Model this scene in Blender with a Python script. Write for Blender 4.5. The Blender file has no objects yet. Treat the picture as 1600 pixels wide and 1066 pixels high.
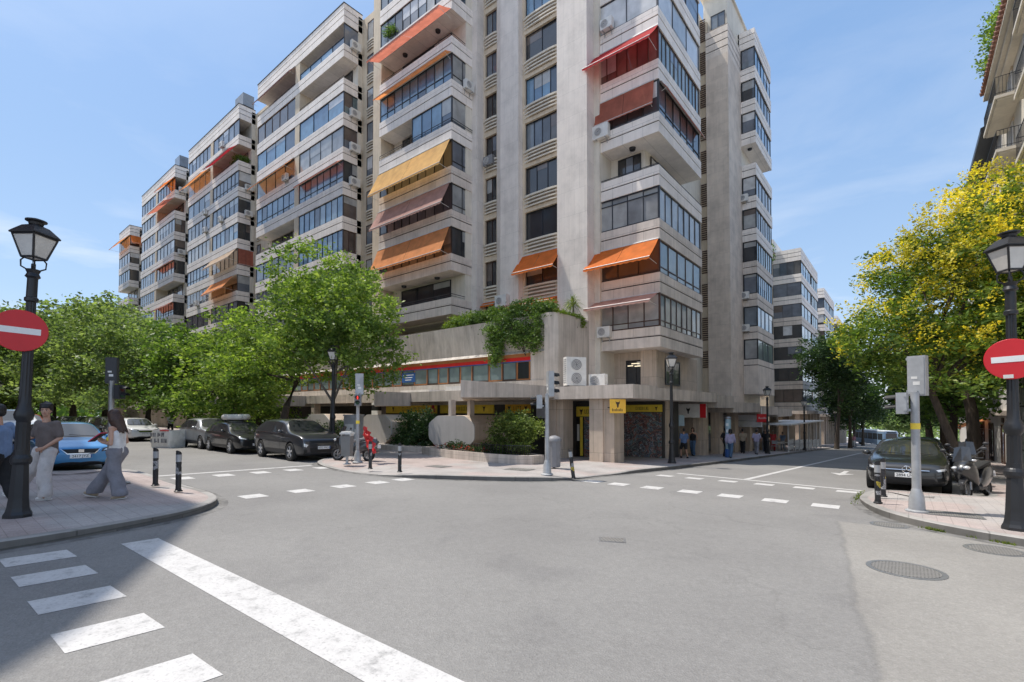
import bpy, bmesh, math, random
import numpy as np
from mathutils import Vector, Matrix
from mathutils.bvhtree import BVHTree

R = math.radians
scene = bpy.context.scene
COL = scene.collection
rnd = random.Random(7)


def ground_z(x, y):
    return -0.3 * min(max(y / 14.0, 0.0), 1.0) - 0.045 * max(y - 14.0, 0.0)


# ------------------------------------------------------------------ mesh helper
class MB:
    def __init__(s, org=(0, 0, 0)):
        s.v, s.f, s.m, s.org = [], [], [], org

    def add(s, vs, fs, m=0):
        b = len(s.v)
        s.v.extend([tuple(v) for v in vs])
        for f in fs:
            s.f.append([b + i for i in f])
            s.m.append(m)

    def quad(s, a, b, c, d, m=0):
        s.add([a, b, c, d], [(0, 1, 2, 3)], m)

    def box(s, x0, x1, y0, y1, z0, z1, m=0):
        if x0 > x1: x0, x1 = x1, x0
        if y0 > y1: y0, y1 = y1, y0
        if z0 > z1: z0, z1 = z1, z0
        s.add([(x0, y0, z0), (x1, y0, z0), (x1, y1, z0), (x0, y1, z0), (x0, y0, z1), (x1, y0, z1), (x1, y1, z1), (x0, y1, z1)],
              [(0, 3, 2, 1), (4, 5, 6, 7), (0, 1, 5, 4), (1, 2, 6, 5), (2, 3, 7, 6), (3, 0, 4, 7)], m)

    def prism(s, poly, z0, z1, m=0):
        n = len(poly)
        a = sum(poly[i][0] * poly[(i + 1) % n][1] - poly[(i + 1) % n][0] * poly[i][1] for i in range(n))
        if a < 0: poly = poly[::-1]
        f0 = z0 if callable(z0) else (lambda x, y: z0)
        f1 = z1 if callable(z1) else (lambda x, y: z1)
        vs = [(x, y, f0(x, y)) for x, y in poly] + [(x, y, f1(x, y)) for x, y in poly]
        fs = [tuple(range(n))[::-1], tuple(range(n, 2 * n))]
        for i in range(n):
            j = (i + 1) % n
            fs.append((i, j, n + j, n + i))
        s.add(vs, fs, m)

    def tube(s, pts, rad, n=8, m=0, caps=True):
        pts = [Vector(p) for p in pts]
        if not hasattr(rad, '__len__'): rad = [rad] * len(pts)
        rings = []
        up = Vector((0, 0, 1))
        for i, p in enumerate(pts):
            d = (pts[min(i + 1, len(pts) - 1)] - pts[max(i - 1, 0)])
            d = d.normalized() if d.length > 1e-9 else up
            ref = Vector((1, 0, 0)) if abs(d.z) > 0.95 else up
            a = d.cross(ref).normalized()
            b = d.cross(a).normalized()
            rings.append([p + (a * math.cos(2 * math.pi * k / n) + b * math.sin(2 * math.pi * k / n)) * rad[i] for k in range(n)])
        vs = [v for r in rings for v in r]
        fs = []
        for i in range(len(pts) - 1):
            for k in range(n):
                k2 = (k + 1) % n
                fs.append((i * n + k, i * n + k2, (i + 1) * n + k2, (i + 1) * n + k))
        if caps:
            fs.append(tuple(range(n))[::-1])
            fs.append(tuple(range((len(pts) - 1) * n, len(pts) * n)))
        s.add(vs, fs, m)

    def lathe(s, prof, n=16, c=(0, 0, 0), m=0, axis='z', sides=None, rot=0.0):
        vs, fs = [], []
        for r, z in prof:
            for k in range(n):
                a = 2 * math.pi * k / n + rot
                x, y = r * math.cos(a), r * math.sin(a)
                if axis == 'z': vs.append((c[0] + x, c[1] + y, c[2] + z))
                elif axis == 'y': vs.append((c[0] + x, c[1] + z, c[2] + y))
                else: vs.append((c[0] + z, c[1] + x, c[2] + y))
        for i in range(len(prof) - 1):
            for k in range(n):
                k2 = (k + 1) % n
                q = (i * n + k, i * n + k2, (i + 1) * n + k2, (i + 1) * n + k)
                fs.append(q if axis != 'y' else q[::-1])
        if prof[0] == prof[-1]:
            s.add(vs, fs, m); return
        e0 = tuple(range(n))
        e1 = tuple(range((len(prof) - 1) * n, len(prof) * n))
        fs.append(e0[::-1] if axis != 'y' else e0)
        fs.append(e1 if axis != 'y' else e1[::-1])
        s.add(vs, fs, m)

    def sphere(s, c, r, n=12, m=0):
        if not hasattr(r, '__len__'): r = (r, r, r)
        k = n // 2
        vs, fs = [], []
        for i in range(k + 1):
            t = math.pi * i / k
            for j in range(n):
                p = 2 * math.pi * j / n
                vs.append((c[0] + r[0] * math.sin(t) * math.cos(p), c[1] + r[1] * math.sin(t) * math.sin(p), c[2] + r[2] * math.cos(t)))
        for i in range(k):
            for j in range(n):
                j2 = (j + 1) % n
                fs.append((i * n + j, (i + 1) * n + j, (i + 1) * n + j2, i * n + j2))
        s.add(vs, fs, m)

    def xform(s, M, start=0):
        for i in range(start, len(s.v)):
            s.v[i] = tuple(M @ Vector(s.v[i]))

    def build(s, name, mats, parent=None, smooth=False, label=None):
        me = bpy.data.meshes.new(name)
        ox, oy, oz = s.org
        me.from_pydata([(x - ox, y - oy, z - oz) for x, y, z in s.v], [], s.f)
        if not isinstance(mats, (list, tuple)): mats = [mats]
        for m in mats: me.materials.append(m)
        if len(mats) > 1: me.polygons.foreach_set('material_index', s.m)
        if smooth:
            me.polygons.foreach_set('use_smooth', [True] * len(me.polygons))
            try: me.set_sharp_from_angle(angle=R(40))
            except Exception: pass
        me.update()
        return link(name, me, parent, label)


def link(name, me, parent=None, label=None):
    o = bpy.data.objects.new(name, me)
    COL.objects.link(o)
    if parent is not None: o.parent = parent
    if label: o['label'] = label
    return o


def thing(name, label, cat, loc=(0, 0, 0), rz=0.0, group=None):
    o = bpy.data.objects.new(name, None)
    COL.objects.link(o)
    o.empty_display_size = 0.3
    o.location = loc
    o.rotation_euler = (0, 0, rz)
    o['label'] = label
    o['category'] = cat
    if group: o['group'] = group
    return o


def tag(o, label, cat, group=None):
    o['label'] = label
    o['category'] = cat
    if group: o['group'] = group
    return o


def structure(o):
    o['kind'] = 'structure'
    return o


def copy_tree(o, parent=None):
    c = o.copy()
    COL.objects.link(c)
    if parent is not None: c.parent = parent
    for ch in list(o.children): copy_tree(ch, c)
    return c


def dup(o, loc, rz=0.0, label=None, scale=None):
    c = copy_tree(o)
    c.location = loc
    c.rotation_euler = (0, 0, rz)
    if label: c['label'] = label
    if scale: c.scale = (scale, scale, scale)
    return c


# ------------------------------------------------------------------ materials
MATS = {}


def _nt(name):
    m = bpy.data.materials.new(name)
    m.use_nodes = True
    nt = m.node_tree
    b = nt.nodes['Principled BSDF']
    return m, nt, b


def N(nt, t, **kw):
    n = nt.nodes.new(t)
    for k, v in kw.items():
        if k.startswith('i_'):
            key = k[2:]
            n.inputs[int(key) if key.isdigit() else key].default_value = v
        else: setattr(n, k, v)
    return n


def L(nt, a, b): nt.links.new(a, b)


def ramp(nt, stops, interp='LINEAR'):
    r = N(nt, 'ShaderNodeValToRGB')
    cr = r.color_ramp
    cr.interpolation = interp
    while len(cr.elements) < len(stops): cr.elements.new(0.5)
    for e, (p, c) in zip(cr.elements, stops):
        e.position = p
        e.color = (*c, 1) if len(c) == 3 else c
    return r


def mixc(nt, fac, a, b, mode='MIX'):
    n = N(nt, 'ShaderNodeMix', data_type='RGBA', blend_type=mode)
    for s, v in ((n.inputs[0], fac), (n.inputs[6], a), (n.inputs[7], b)):
        if hasattr(v, 'is_linked'): L(nt, v, s)
        elif hasattr(v, '__len__'): s.default_value = (*v, 1) if len(v) == 3 else v
        else: s.default_value = v
    return n.outputs[2]


def plain(name, col, rough=0.6, metal=0.0, var=0.12, scale=3.0, spec=0.5, bump=0.0, coat=0.0):
    if name in MATS: return MATS[name]
    m, nt, b = _nt(name)
    tc = N(nt, 'ShaderNodeNewGeometry')
    nz = N(nt, 'ShaderNodeTexNoise', i_Scale=scale, i_Detail=5.0, i_Roughness=0.6)
    L(nt, tc.outputs['Position'], nz.inputs['Vector'])
    r = ramp(nt, [(0.3, [c * (1 - var) for c in col]), (0.7, [min(1, c * (1 + var)) for c in col])])
    L(nt, nz.outputs['Fac'], r.inputs[0])
    L(nt, r.outputs[0], b.inputs['Base Color'])
    b.inputs['Roughness'].default_value = rough
    b.inputs['Metallic'].default_value = metal
    b.inputs['Specular IOR Level'].default_value = spec
    if coat: b.inputs['Coat Weight'].default_value = coat; b.inputs['Coat Roughness'].default_value = 0.04
    if bump:
        bp = N(nt, 'ShaderNodeBump', i_Strength=bump, i_Distance=0.02)
        n2 = N(nt, 'ShaderNodeTexNoise', i_Scale=scale * 12, i_Detail=3.0)
        L(nt, tc.outputs['Position'], n2.inputs['Vector'])
        L(nt, n2.outputs['Fac'], bp.inputs['Height'])
        L(nt, bp.outputs[0], b.inputs['Normal'])
    MATS[name] = m
    return m


def stone(name, c1, c2, panel=(1.1, 0.56), streak=0.5, rough=0.75, joint=0.012, blotch=0.5):
    """stone cladding: slabs of slightly different tone, fine joints, rain streaks"""
    m, nt, b = _nt(name)
    g = N(nt, 'ShaderNodeNewGeometry')
    sx = N(nt, 'ShaderNodeSeparateXYZ')
    L(nt, g.outputs['Position'], sx.inputs[0])
    nx = N(nt, 'ShaderNodeSeparateXYZ')
    L(nt, g.outputs['Normal'], nx.inputs[0])
    ab = N(nt, 'ShaderNodeMath', operation='ABSOLUTE'); L(nt, nx.outputs[0], ab.inputs[0])
    gt = N(nt, 'ShaderNodeMath', operation='GREATER_THAN', i_1=0.7); L(nt, ab.outputs[0], gt.inputs[0])
    mx = N(nt, 'ShaderNodeMix', data_type='FLOAT')
    L(nt, gt.outputs[0], mx.inputs[0]); L(nt, sx.outputs[0], mx.inputs[2]); L(nt, sx.outputs[1], mx.inputs[3])
    cv = N(nt, 'ShaderNodeCombineXYZ')
    L(nt, mx.outputs[0], cv.inputs[0]); L(nt, sx.outputs[2], cv.inputs[1])
    br = N(nt, 'ShaderNodeTexBrick', offset=0.5, i_Scale=1.0)
    br.inputs['Brick Width'].default_value = panel[0]
    br.inputs['Row Height'].default_value = panel[1]
    br.inputs['Mortar Size'].default_value = joint
    br.inputs['Mortar Smooth'].default_value = 0.2
    br.inputs['Color1'].default_value = (*c1, 1); br.inputs['Color2'].default_value = (*c2, 1)
    br.inputs['Mortar'].default_value = (*[c * 0.62 for c in c1], 1)
    L(nt, cv.outputs[0], br.inputs['Vector'])
    n1 = N(nt, 'ShaderNodeTexNoise', i_Scale=0.8, i_Detail=8.0, i_Roughness=0.65)
    L(nt, g.outputs['Position'], n1.inputs['Vector'])
    r1 = ramp(nt, [(0.25, (1 - 0.38 * blotch,) * 3), (0.55, (1.0, 1.0, 1.0)), (0.8, (1 + .12 * blotch, 1 + .10 * blotch, 1 + .06 * blotch))])
    L(nt, n1.outputs['Fac'], r1.inputs[0])
    col = mixc(nt, 1.0, br.outputs['Color'], r1.outputs[0], 'MULTIPLY')
    mp = N(nt, 'ShaderNodeMapping'); mp.inputs['Scale'].default_value = (2.6, 2.6, 0.16)
    L(nt, g.outputs['Position'], mp.inputs[0])
    n2 = N(nt, 'ShaderNodeTexNoise', i_Scale=1.6, i_Detail=6.0, i_Roughness=0.7)
    L(nt, mp.outputs[0], n2.inputs['Vector'])
    r2 = ramp(nt, [(0.38, (1, 1, 1)), (0.75, (1 - .55 * streak, 1 - .57 * streak, 1 - .6 * streak))])
    L(nt, n2.outputs['Fac'], r2.inputs[0])
    col = mixc(nt, 1.0, col, r2.outputs[0], 'MULTIPLY')
    L(nt, col, b.inputs['Base Color'])
    b.inputs['Roughness'].default_value = rough
    n3 = N(nt, 'ShaderNodeTexNoise', i_Scale=30.0, i_Detail=4.0)
    L(nt, g.outputs['Position'], n3.inputs['Vector'])
    bp = N(nt, 'ShaderNodeBump', i_Strength=0.25, i_Distance=0.01)
    L(nt, n3.outputs['Fac'], bp.inputs['Height']); L(nt, bp.outputs[0], b.inputs['Normal'])
    MATS[name] = m
    return m


def glass(name, stops, rough=0.04, spec=0.6, tint=None):
    """opaque street-side view of glazing: each pane its own dark room, blind, curtain or painted sky reflection behind a glossy face"""
    m, nt, b = _nt(name)
    g = N(nt, 'ShaderNodeNewGeometry')
    r = ramp(nt, stops, 'CONSTANT')
    L(nt, g.outputs['Random Per Island'], r.inputs[0])
    nz = N(nt, 'ShaderNodeTexNoise', i_Scale=1.3, i_Detail=4.0)
    L(nt, g.outputs['Position'], nz.inputs['Vector'])
    r2 = ramp(nt, [(0.3, (.72,) * 3), (0.7, (1.15,) * 3)])
    L(nt, nz.outputs['Fac'], r2.inputs[0])
    col = mixc(nt, 1.0, r.outputs[0], r2.outputs[0], 'MULTIPLY')
    L(nt, col, b.inputs['Base Color'])
    b.inputs['Roughness'].default_value = 0.45
    b.inputs['Specular IOR Level'].default_value = 0.2
    b.inputs['Coat Weight'].default_value = 1.0
    b.inputs['Coat Roughness'].default_value = rough
    b.inputs['Coat IOR'].default_value = 1.65
    MATS[name] = m
    return m


def fabric(name, col, stripe=0.0):
    m, nt, b = _nt(name)
    g = N(nt, 'ShaderNodeNewGeometry')
    nz = N(nt, 'ShaderNodeTexNoise', i_Scale=2.0, i_Detail=5.0)
    L(nt, g.outputs['Position'], nz.inputs['Vector'])
    r = ramp(nt, [(0.3, [c * .82 for c in col]), (0.7, [min(1, c * 1.1) for c in col])])
    L(nt, nz.outputs['Fac'], r.inputs[0])
    b.inputs['Roughness'].default_value = 0.85
    L(nt, r.outputs[0], b.inputs['Base Color'])
    tr = N(nt, 'ShaderNodeBsdfTranslucent')
    L(nt, r.outputs[0], tr.inputs[0])
    ms = N(nt, 'ShaderNodeMixShader', i_0=0.5)
    L(nt, b.outputs[0], ms.inputs[1]); L(nt, tr.outputs[0], ms.inputs[2])
    L(nt, ms.outputs[0], nt.nodes['Material Output'].inputs[0])
    MATS[name] = m
    return m


def leaf_mat(name, cols, trans=0.35):
    m, nt, b = _nt(name)
    g = N(nt, 'ShaderNodeNewGeometry')
    k = len(cols)
    r = ramp(nt, [(i / max(1, k - 1), c) for i, c in enumerate(cols)])
    L(nt, g.outputs['Random Per Island'], r.inputs[0])
    nz = N(nt, 'ShaderNodeTexNoise', i_Scale=0.55, i_Detail=3.0)
    L(nt, g.outputs['Position'], nz.inputs['Vector'])
    r2 = ramp(nt, [(0.32, (.55, .6, .6)), (0.68, (1.25, 1.2, 1.0))])
    L(nt, nz.outputs['Fac'], r2.inputs[0])
    col = mixc(nt, 1.0, r.outputs[0], r2.outputs[0], 'MULTIPLY')
    L(nt, col, b.inputs['Base Color'])
    b.inputs['Roughness'].default_value = 0.5
    b.inputs['Specular IOR Level'].default_value = 0.35
    tr = N(nt, 'ShaderNodeBsdfTranslucent')
    c2 = mixc(nt, 1.0, col, (1.3, 1.35, .6), 'MULTIPLY')
    L(nt, c2, tr.inputs[0])
    ms = N(nt, 'ShaderNodeMixShader', i_0=trans)
    L(nt, b.outputs[0], ms.inputs[1]); L(nt, tr.outputs[0], ms.inputs[2])
    L(nt, ms.outputs[0], nt.nodes['Material Output'].inputs[0])
    MATS[name] = m
    return m


def bark_mat(name, col):
    m, nt, b = _nt(name)
    g = N(nt, 'ShaderNodeNewGeometry')
    mp = N(nt, 'ShaderNodeMapping'); mp.inputs['Scale'].default_value = (14, 14, 2.5)
    L(nt, g.outputs['Position'], mp.inputs[0])
    nz = N(nt, 'ShaderNodeTexNoise', i_Scale=1.0, i_Detail=6.0, i_Roughness=.7)
    L(nt, mp.outputs[0], nz.inputs['Vector'])
    r = ramp(nt, [(0.3, [c * .45 for c in col]), (0.7, [c * 1.3 for c in col])])
    L(nt, nz.outputs['Fac'], r.inputs[0]); L(nt, r.outputs[0], b.inputs['Base Color'])
    b.inputs['Roughness'].default_value = .9
    bp = N(nt, 'ShaderNodeBump', i_Strength=.6, i_Distance=.03)
    L(nt, nz.outputs['Fac'], bp.inputs['Height']); L(nt, bp.outputs[0], b.inputs['Normal'])
    MATS[name] = m
    return m


def paint_car(name, col, metal=0.35):
    m, nt, b = _nt(name)
    g = N(nt, 'ShaderNodeNewGeometry')
    nz = N(nt, 'ShaderNodeTexNoise', i_Scale=1.2, i_Detail=4.0)
    L(nt, g.outputs['Position'], nz.inputs['Vector'])
    sx = N(nt, 'ShaderNodeSeparateXYZ'); L(nt, g.outputs['Normal'], sx.inputs[0])
    r = ramp(nt, [(0.3, [c * .9 for c in col]), (0.7, [min(1, c * 1.1 + .003) for c in col])])
    L(nt, nz.outputs['Fac'], r.inputs[0])
    L(nt, r.outputs[0], b.inputs['Base Color'])
    b.inputs['Metallic'].default_value = metal
    b.inputs['Roughness'].default_value = .35
    b.inputs['Coat Weight'].default_value = 1.0
    rr = ramp(nt, [(0.35, (.03,) * 3), (0.75, (.12,) * 3)])
    L(nt, nz.outputs['Fac'], rr.inputs[0]); L(nt, rr.outputs[0], b.inputs['Coat Roughness'])
    MATS[name] = m
    return m


def emissive(name, col, strength):
    m, nt, b = _nt(name)
    b.inputs['Base Color'].default_value = (*[c * .5 for c in col], 1)
    b.inputs['Emission Color'].default_value = (*col, 1)
    b.inputs['Emission Strength'].default_value = strength
    MATS[name] = m
    return m


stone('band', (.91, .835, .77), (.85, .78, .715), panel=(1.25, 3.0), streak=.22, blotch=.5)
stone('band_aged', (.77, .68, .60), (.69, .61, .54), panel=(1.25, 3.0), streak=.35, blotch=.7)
stone('pier', (.80, .73, .665), (.76, .69, .63), panel=(.72, 1.5), streak=.18, blotch=.6, joint=.005)
stone('pier_warm', (.70, .60, .51), (.63, .535, .455), panel=(.72, 1.02), streak=.2, blotch=.8, joint=.006)
stone('travertine', (.64, .525, .42), (.54, .44, .35), panel=(.55, 1.9), streak=.4, blotch=.8)
stone('concrete', (.60, .545, .485), (.57, .515, .46), panel=(.62, 40.0), streak=.7, joint=.006, blotch=.7)
stone('slab', (.64, .56, .49), (.61, .535, .47), panel=(2.4, 40.0), streak=.7, joint=.006, blotch=.9)
stone('cream', (.72, .60, .45), (.69, .575, .43), panel=(30, 30), streak=.35, joint=0, blotch=.5)
stone('cream_pale', (.74, .68, .58), (.71, .65, .555), panel=(30, 30), streak=.25, joint=0, blotch=.5)
stone('white_render', (.72, .70, .67), (.70, .68, .65), panel=(30, 30), streak=.4, joint=0, blotch=.4)
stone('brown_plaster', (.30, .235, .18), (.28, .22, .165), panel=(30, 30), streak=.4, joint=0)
stone('brick_red', (.30, .14, .09), (.24, .11, .075), panel=(.25, .07), streak=.3, joint=.008)
plain('groove', (.055, .05, .053), .9)
plain('soffit', (.50, .47, .44), .9)
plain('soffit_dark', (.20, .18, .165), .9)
plain('frame_navy', (.022, .026, .036), .35)
plain('frame_black', (.02, .02, .022), .4)
plain('frame_brown', (.065, .032, .022), .45)
plain('frame_white', (.62, .62, .61), .45)
plain('frame_rust', (.33, .13, .045), .55)
plain('metal_dark', (.030, .031, .034), .42, .3)
plain('metal_grey', (.30, .30, .30), .42, .6)
plain('galvanised', (.42, .43, .44), .5, .35, var=.2)
plain('rubber', (.018, .018, .018), .85)
plain('white_plastic', (.70, .69, .66), .5)
plain('grey_plastic', (.22, .22, .23), .55)
plain('dark_plastic', (.035, .036, .04), .5)
plain('black', (.008, .008, .009), .6)
plain('chrome', (.75, .75, .76), .12, 1.0, var=.03)
plain('alloy', (.62, .62, .63), .35, .5, var=.05)
plain('red_sign', (.60, .014, .022), .35, var=.06)
plain('white_sign', (.80, .80, .79), .4, var=.04)
plain('yellow_sign', (.95, .68, .07), .45, var=.12)
plain('orange_sign', (.92, .52, .04), .4, var=.05)
plain('blue_sign', (.03, .10, .30), .4)
plain('red_paint', (.55, .02, .02), .4)
plain('dark_letter', (.07, .035, .015), .6)
plain('interior', (.05, .046, .042), .7)
plain('interior_warm', (.12, .085, .055), .8)
stone('kerb_face', (.20, .19, .175), (.13, .125, .12), panel=(1.0, 5.0), streak=.4, joint=.014, blotch=1.0)  # darker kerb side: dirt and shade together put into its colour
plain('soil', (.06, .045, .035), .95)
plain('wood', (.28, .15, .07), .6)
plain('lantern_glass', (.62, .60, .56), .25, spec=.5)
glass('glass_mix', [(0, (.04, .05, .065)), (.2, (.09, .115, .15)), (.4, (.06, .07, .085)), (.55, (.16, .19, .22)), (.7, (.11, .105, .10)), (.82, (.38, .38, .36)), (.92, (.22, .23, .25))])
glass('glass_dark', [(0, (.026, .029, .034)), (.6, (.055, .06, .07)), (.9, (.11, .115, .12))])
glass('glass_slate', [(0, (.12, .135, .165)), (.5, (.15, .17, .205)), (.85, (.085, .096, .12))])
glass('glass_blue', [(0, (.09, .19, .32)), (.35, (.13, .26, .40)), (.65, (.05, .085, .14)), (.82, (.24, .34, .43))])  # blue of the reflected sky put into the pane colour
glass('glass_blind', [(0, (.30, .31, .31)), (.4, (.38, .385, .38)), (.75, (.25, .26, .27))], spec=.3)
glass('glass_white', [(0, (.60, .60, .60)), (.6, (.55, .56, .565))], spec=.3)
glass('glass_brown', [(0, (.10, .075, .065)), (.5, (.13, .10, .085)), (.8, (.07, .055, .05))])
glass('glass_teal', [(0, (.12, .17, .18)), (.4, (.17, .22, .225)), (.75, (.22, .26, .25))])
glass('glass_car', [(0, (.012, .014, .016)), (.5, (.02, .023, .026))], rough=.02)
fabric('aw_orange', (.92, .24, .045))
fabric('aw_orange_pale', (.92, .36, .13))
fabric('aw_yellow', (.97, .56, .20))
fabric('aw_terra', (.62, .21, .14))
fabric('aw_red', (.62, .045, .05))
fabric('aw_pink', (.60, .36, .31))
fabric('aw_cream', (.72, .55, .40))
fabric('aw_maroon', (.22, .08, .075))
fabric('aw_darkred', (.36, .03, .04))


def sack_mat():
    m, nt, b = _nt('sack')
    g = N(nt, 'ShaderNodeNewGeometry')
    n1 = N(nt, 'ShaderNodeTexNoise', i_Scale=5.0, i_Detail=5.0); L(nt, g.outputs['Position'], n1.inputs['Vector'])
    r = ramp(nt, [(.3, (.64, .62, .57)), (.7, (.80, .78, .73))]); L(nt, n1.outputs['Fac'], r.inputs[0])
    L(nt, r.outputs[0], b.inputs['Base Color']); b.inputs['Roughness'].default_value = .85
    bp = N(nt, 'ShaderNodeBump', i_Strength=.8, i_Distance=.05); L(nt, n1.outputs['Fac'], bp.inputs['Height']); L(nt, bp.outputs[0], b.inputs['Normal'])
    MATS['sack'] = m
sack_mat()


def gp(x, y, off=0.0): return (x, y, ground_z(x, y) + off)


PV = .13


def eval_mesh(o):
    dg = bpy.context.evaluated_depsgraph_get()
    return bpy.data.meshes.new_from_object(o.evaluated_get(dg), preserve_all_data_layers=True, depsgraph=dg)
# ================================================================== PEOPLE
plain('skin', (.52, .30, .21), .55, var=.05); plain('skin_tan', (.42, .23, .155), .55, var=.05)
plain('hair_black', (.012, .010, .010), .5, var=.3, scale=30); plain('hair_brown', (.055, .026, .016), .45, var=.4, scale=25)
for nm, c in dict(cloth_taupe=(.155, .125, .115), cloth_offwhite=(.66, .62, .60), cloth_grey=(.23, .225, .25), cloth_white=(.76, .75, .74), cloth_blue=(.10, .16, .30), cloth_denim=(.07, .13, .22), cloth_black=(.018, .018, .02), cloth_red=(.55, .05, .06), cloth_lilac=(.40, .36, .50), cloth_navy=(.03, .04, .08), cloth_sky=(.18, .26, .42), cloth_pink=(.55, .25, .3), cloth_beige=(.42, .34, .25)).items():
    plain(nm, c, .9, var=.18, scale=7, bump=.5)
plain('lip', (.36, .12, .10), .5); plain('eye_white', (.7, .7, .68), .3); plain('phone_case', (.62, .04, .10), .35)


def capsule(mb, a, b, ra, rb, n=12, sq=(1, 1)):
    """tapered limb with rounded ends between two joints; sq squashes the section"""
    a, b = Vector(a), Vector(b)
    d = (b - a); ln = d.length
    d = d.normalized() if ln > 1e-6 else Vector((0, 0, 1))
    ref = Vector((1, 0, 0)) if abs(d.x) < .8 else Vector((0, 1, 0))
    u = (ref - d * ref.dot(d)).normalized(); w = d.cross(u)
    rings = []
    K = 4
    for i in range(K + 1):
        t = -math.pi / 2 + math.pi / 2 * i / K
        rings.append((a + d * ra * math.sin(t), max(.0005, ra * math.cos(t))))
    for i in range(K + 1):
        t = math.pi / 2 * i / K
        rings.append((b + d * rb * math.sin(t), max(.0005, rb * math.cos(t))))
    vs = []
    for c, r in rings:
        for k in range(n):
            p = 2 * math.pi * k / n
            vs.append(c + u * r * math.cos(p) * sq[0] + w * r * math.sin(p) * sq[1])
    m = len(rings)
    fs = [(i * n + k, i * n + (k + 1) % n, (i + 1) * n + (k + 1) % n, (i + 1) * n + k) for i in range(m - 1) for k in range(n)]
    fs += [tuple(range(n))[::-1], tuple(range((m - 1) * n, m * n))]
    mb.add(vs, fs)


def fuse(mb, name, mat, parent, voxel, smooth_it=4, wrinkle=0.0, seed=0):
    """one continuous skin over all the shapes"""
    o = mb.build('tmp', MATS[mat])
    md = o.modifiers.new('r', 'REMESH'); md.mode = 'VOXEL'; md.voxel_size = voxel; md.use_smooth_shade = True
    s = o.modifiers.new('s', 'SMOOTH'); s.factor = .5; s.iterations = smooth_it
    me = eval_mesh(o); bpy.data.objects.remove(o)
    if wrinkle:
        rg = random.Random(seed)
        ph = [rg.random() * 6 for _ in range(4)]
        for v in me.vertices:
            x, y, z = v.co
            k = math.sin(z * 26 + x * 14 + ph[0]) * .5 + math.sin(z * 15 - y * 22 + ph[1]) + .6 * math.sin(x * 31 + z * 9 + ph[2])
            v.co += v.normal * wrinkle * k
    me.name = name
    me.materials.clear(); me.materials.append(MATS[mat])
    me.polygons.foreach_set('use_smooth', [True] * len(me.polygons))
    return link(name, me, parent)


def V3(*a): return Vector(a)


def hand(mb, wrist, dirv, palm_n, thumb_side, curl=.5, s=1.0):
    """palm, four unequal fingers and a thumb from the side of the palm"""
    d = Vector(dirv).normalized(); nrm = Vector(palm_n); nrm = (nrm - d * nrm.dot(d)).normalized()
    sd = d.cross(nrm).normalized() * thumb_side
    w = Vector(wrist)
    pe = w + d * .085 * s
    for k in (-1, 0, 1): capsule(mb, w + sd * .012 * k * s, pe + sd * .024 * k * s, .018 * s, .016 * s, 8)
    for i, (off, ln) in enumerate(((.030, .068), (.010, .078), (-.010, .072), (-.028, .056))):
        b0 = pe + sd * off * s
        a1 = curl * .5; p1 = b0 + (d * math.cos(a1) + nrm * math.sin(a1)) * ln * .5 * s
        a2 = curl * 1.3; p2 = p1 + (d * math.cos(a2) + nrm * math.sin(a2)) * ln * .32 * s
        a3 = curl * 1.9; p3 = p2 + (d * math.cos(a3) + nrm * math.sin(a3)) * ln * .25 * s
        capsule(mb, b0, p1, .0095 * s, .009 * s, 7); capsule(mb, p1, p2, .009 * s, .008 * s, 7); capsule(mb, p2, p3, .008 * s, .007 * s, 7)
    t0 = w + d * .03 * s + sd * .028 * s
    t1 = t0 + (d * .6 + sd * .7 + nrm * .25).normalized() * .042 * s
    t2 = t1 + (d * .85 + sd * .2 + nrm * .45).normalized() * .034 * s
    capsule(mb, t0, t1, .012 * s, .0105 * s, 7); capsule(mb, t1, t2, .0105 * s, .0085 * s, 7)


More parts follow.
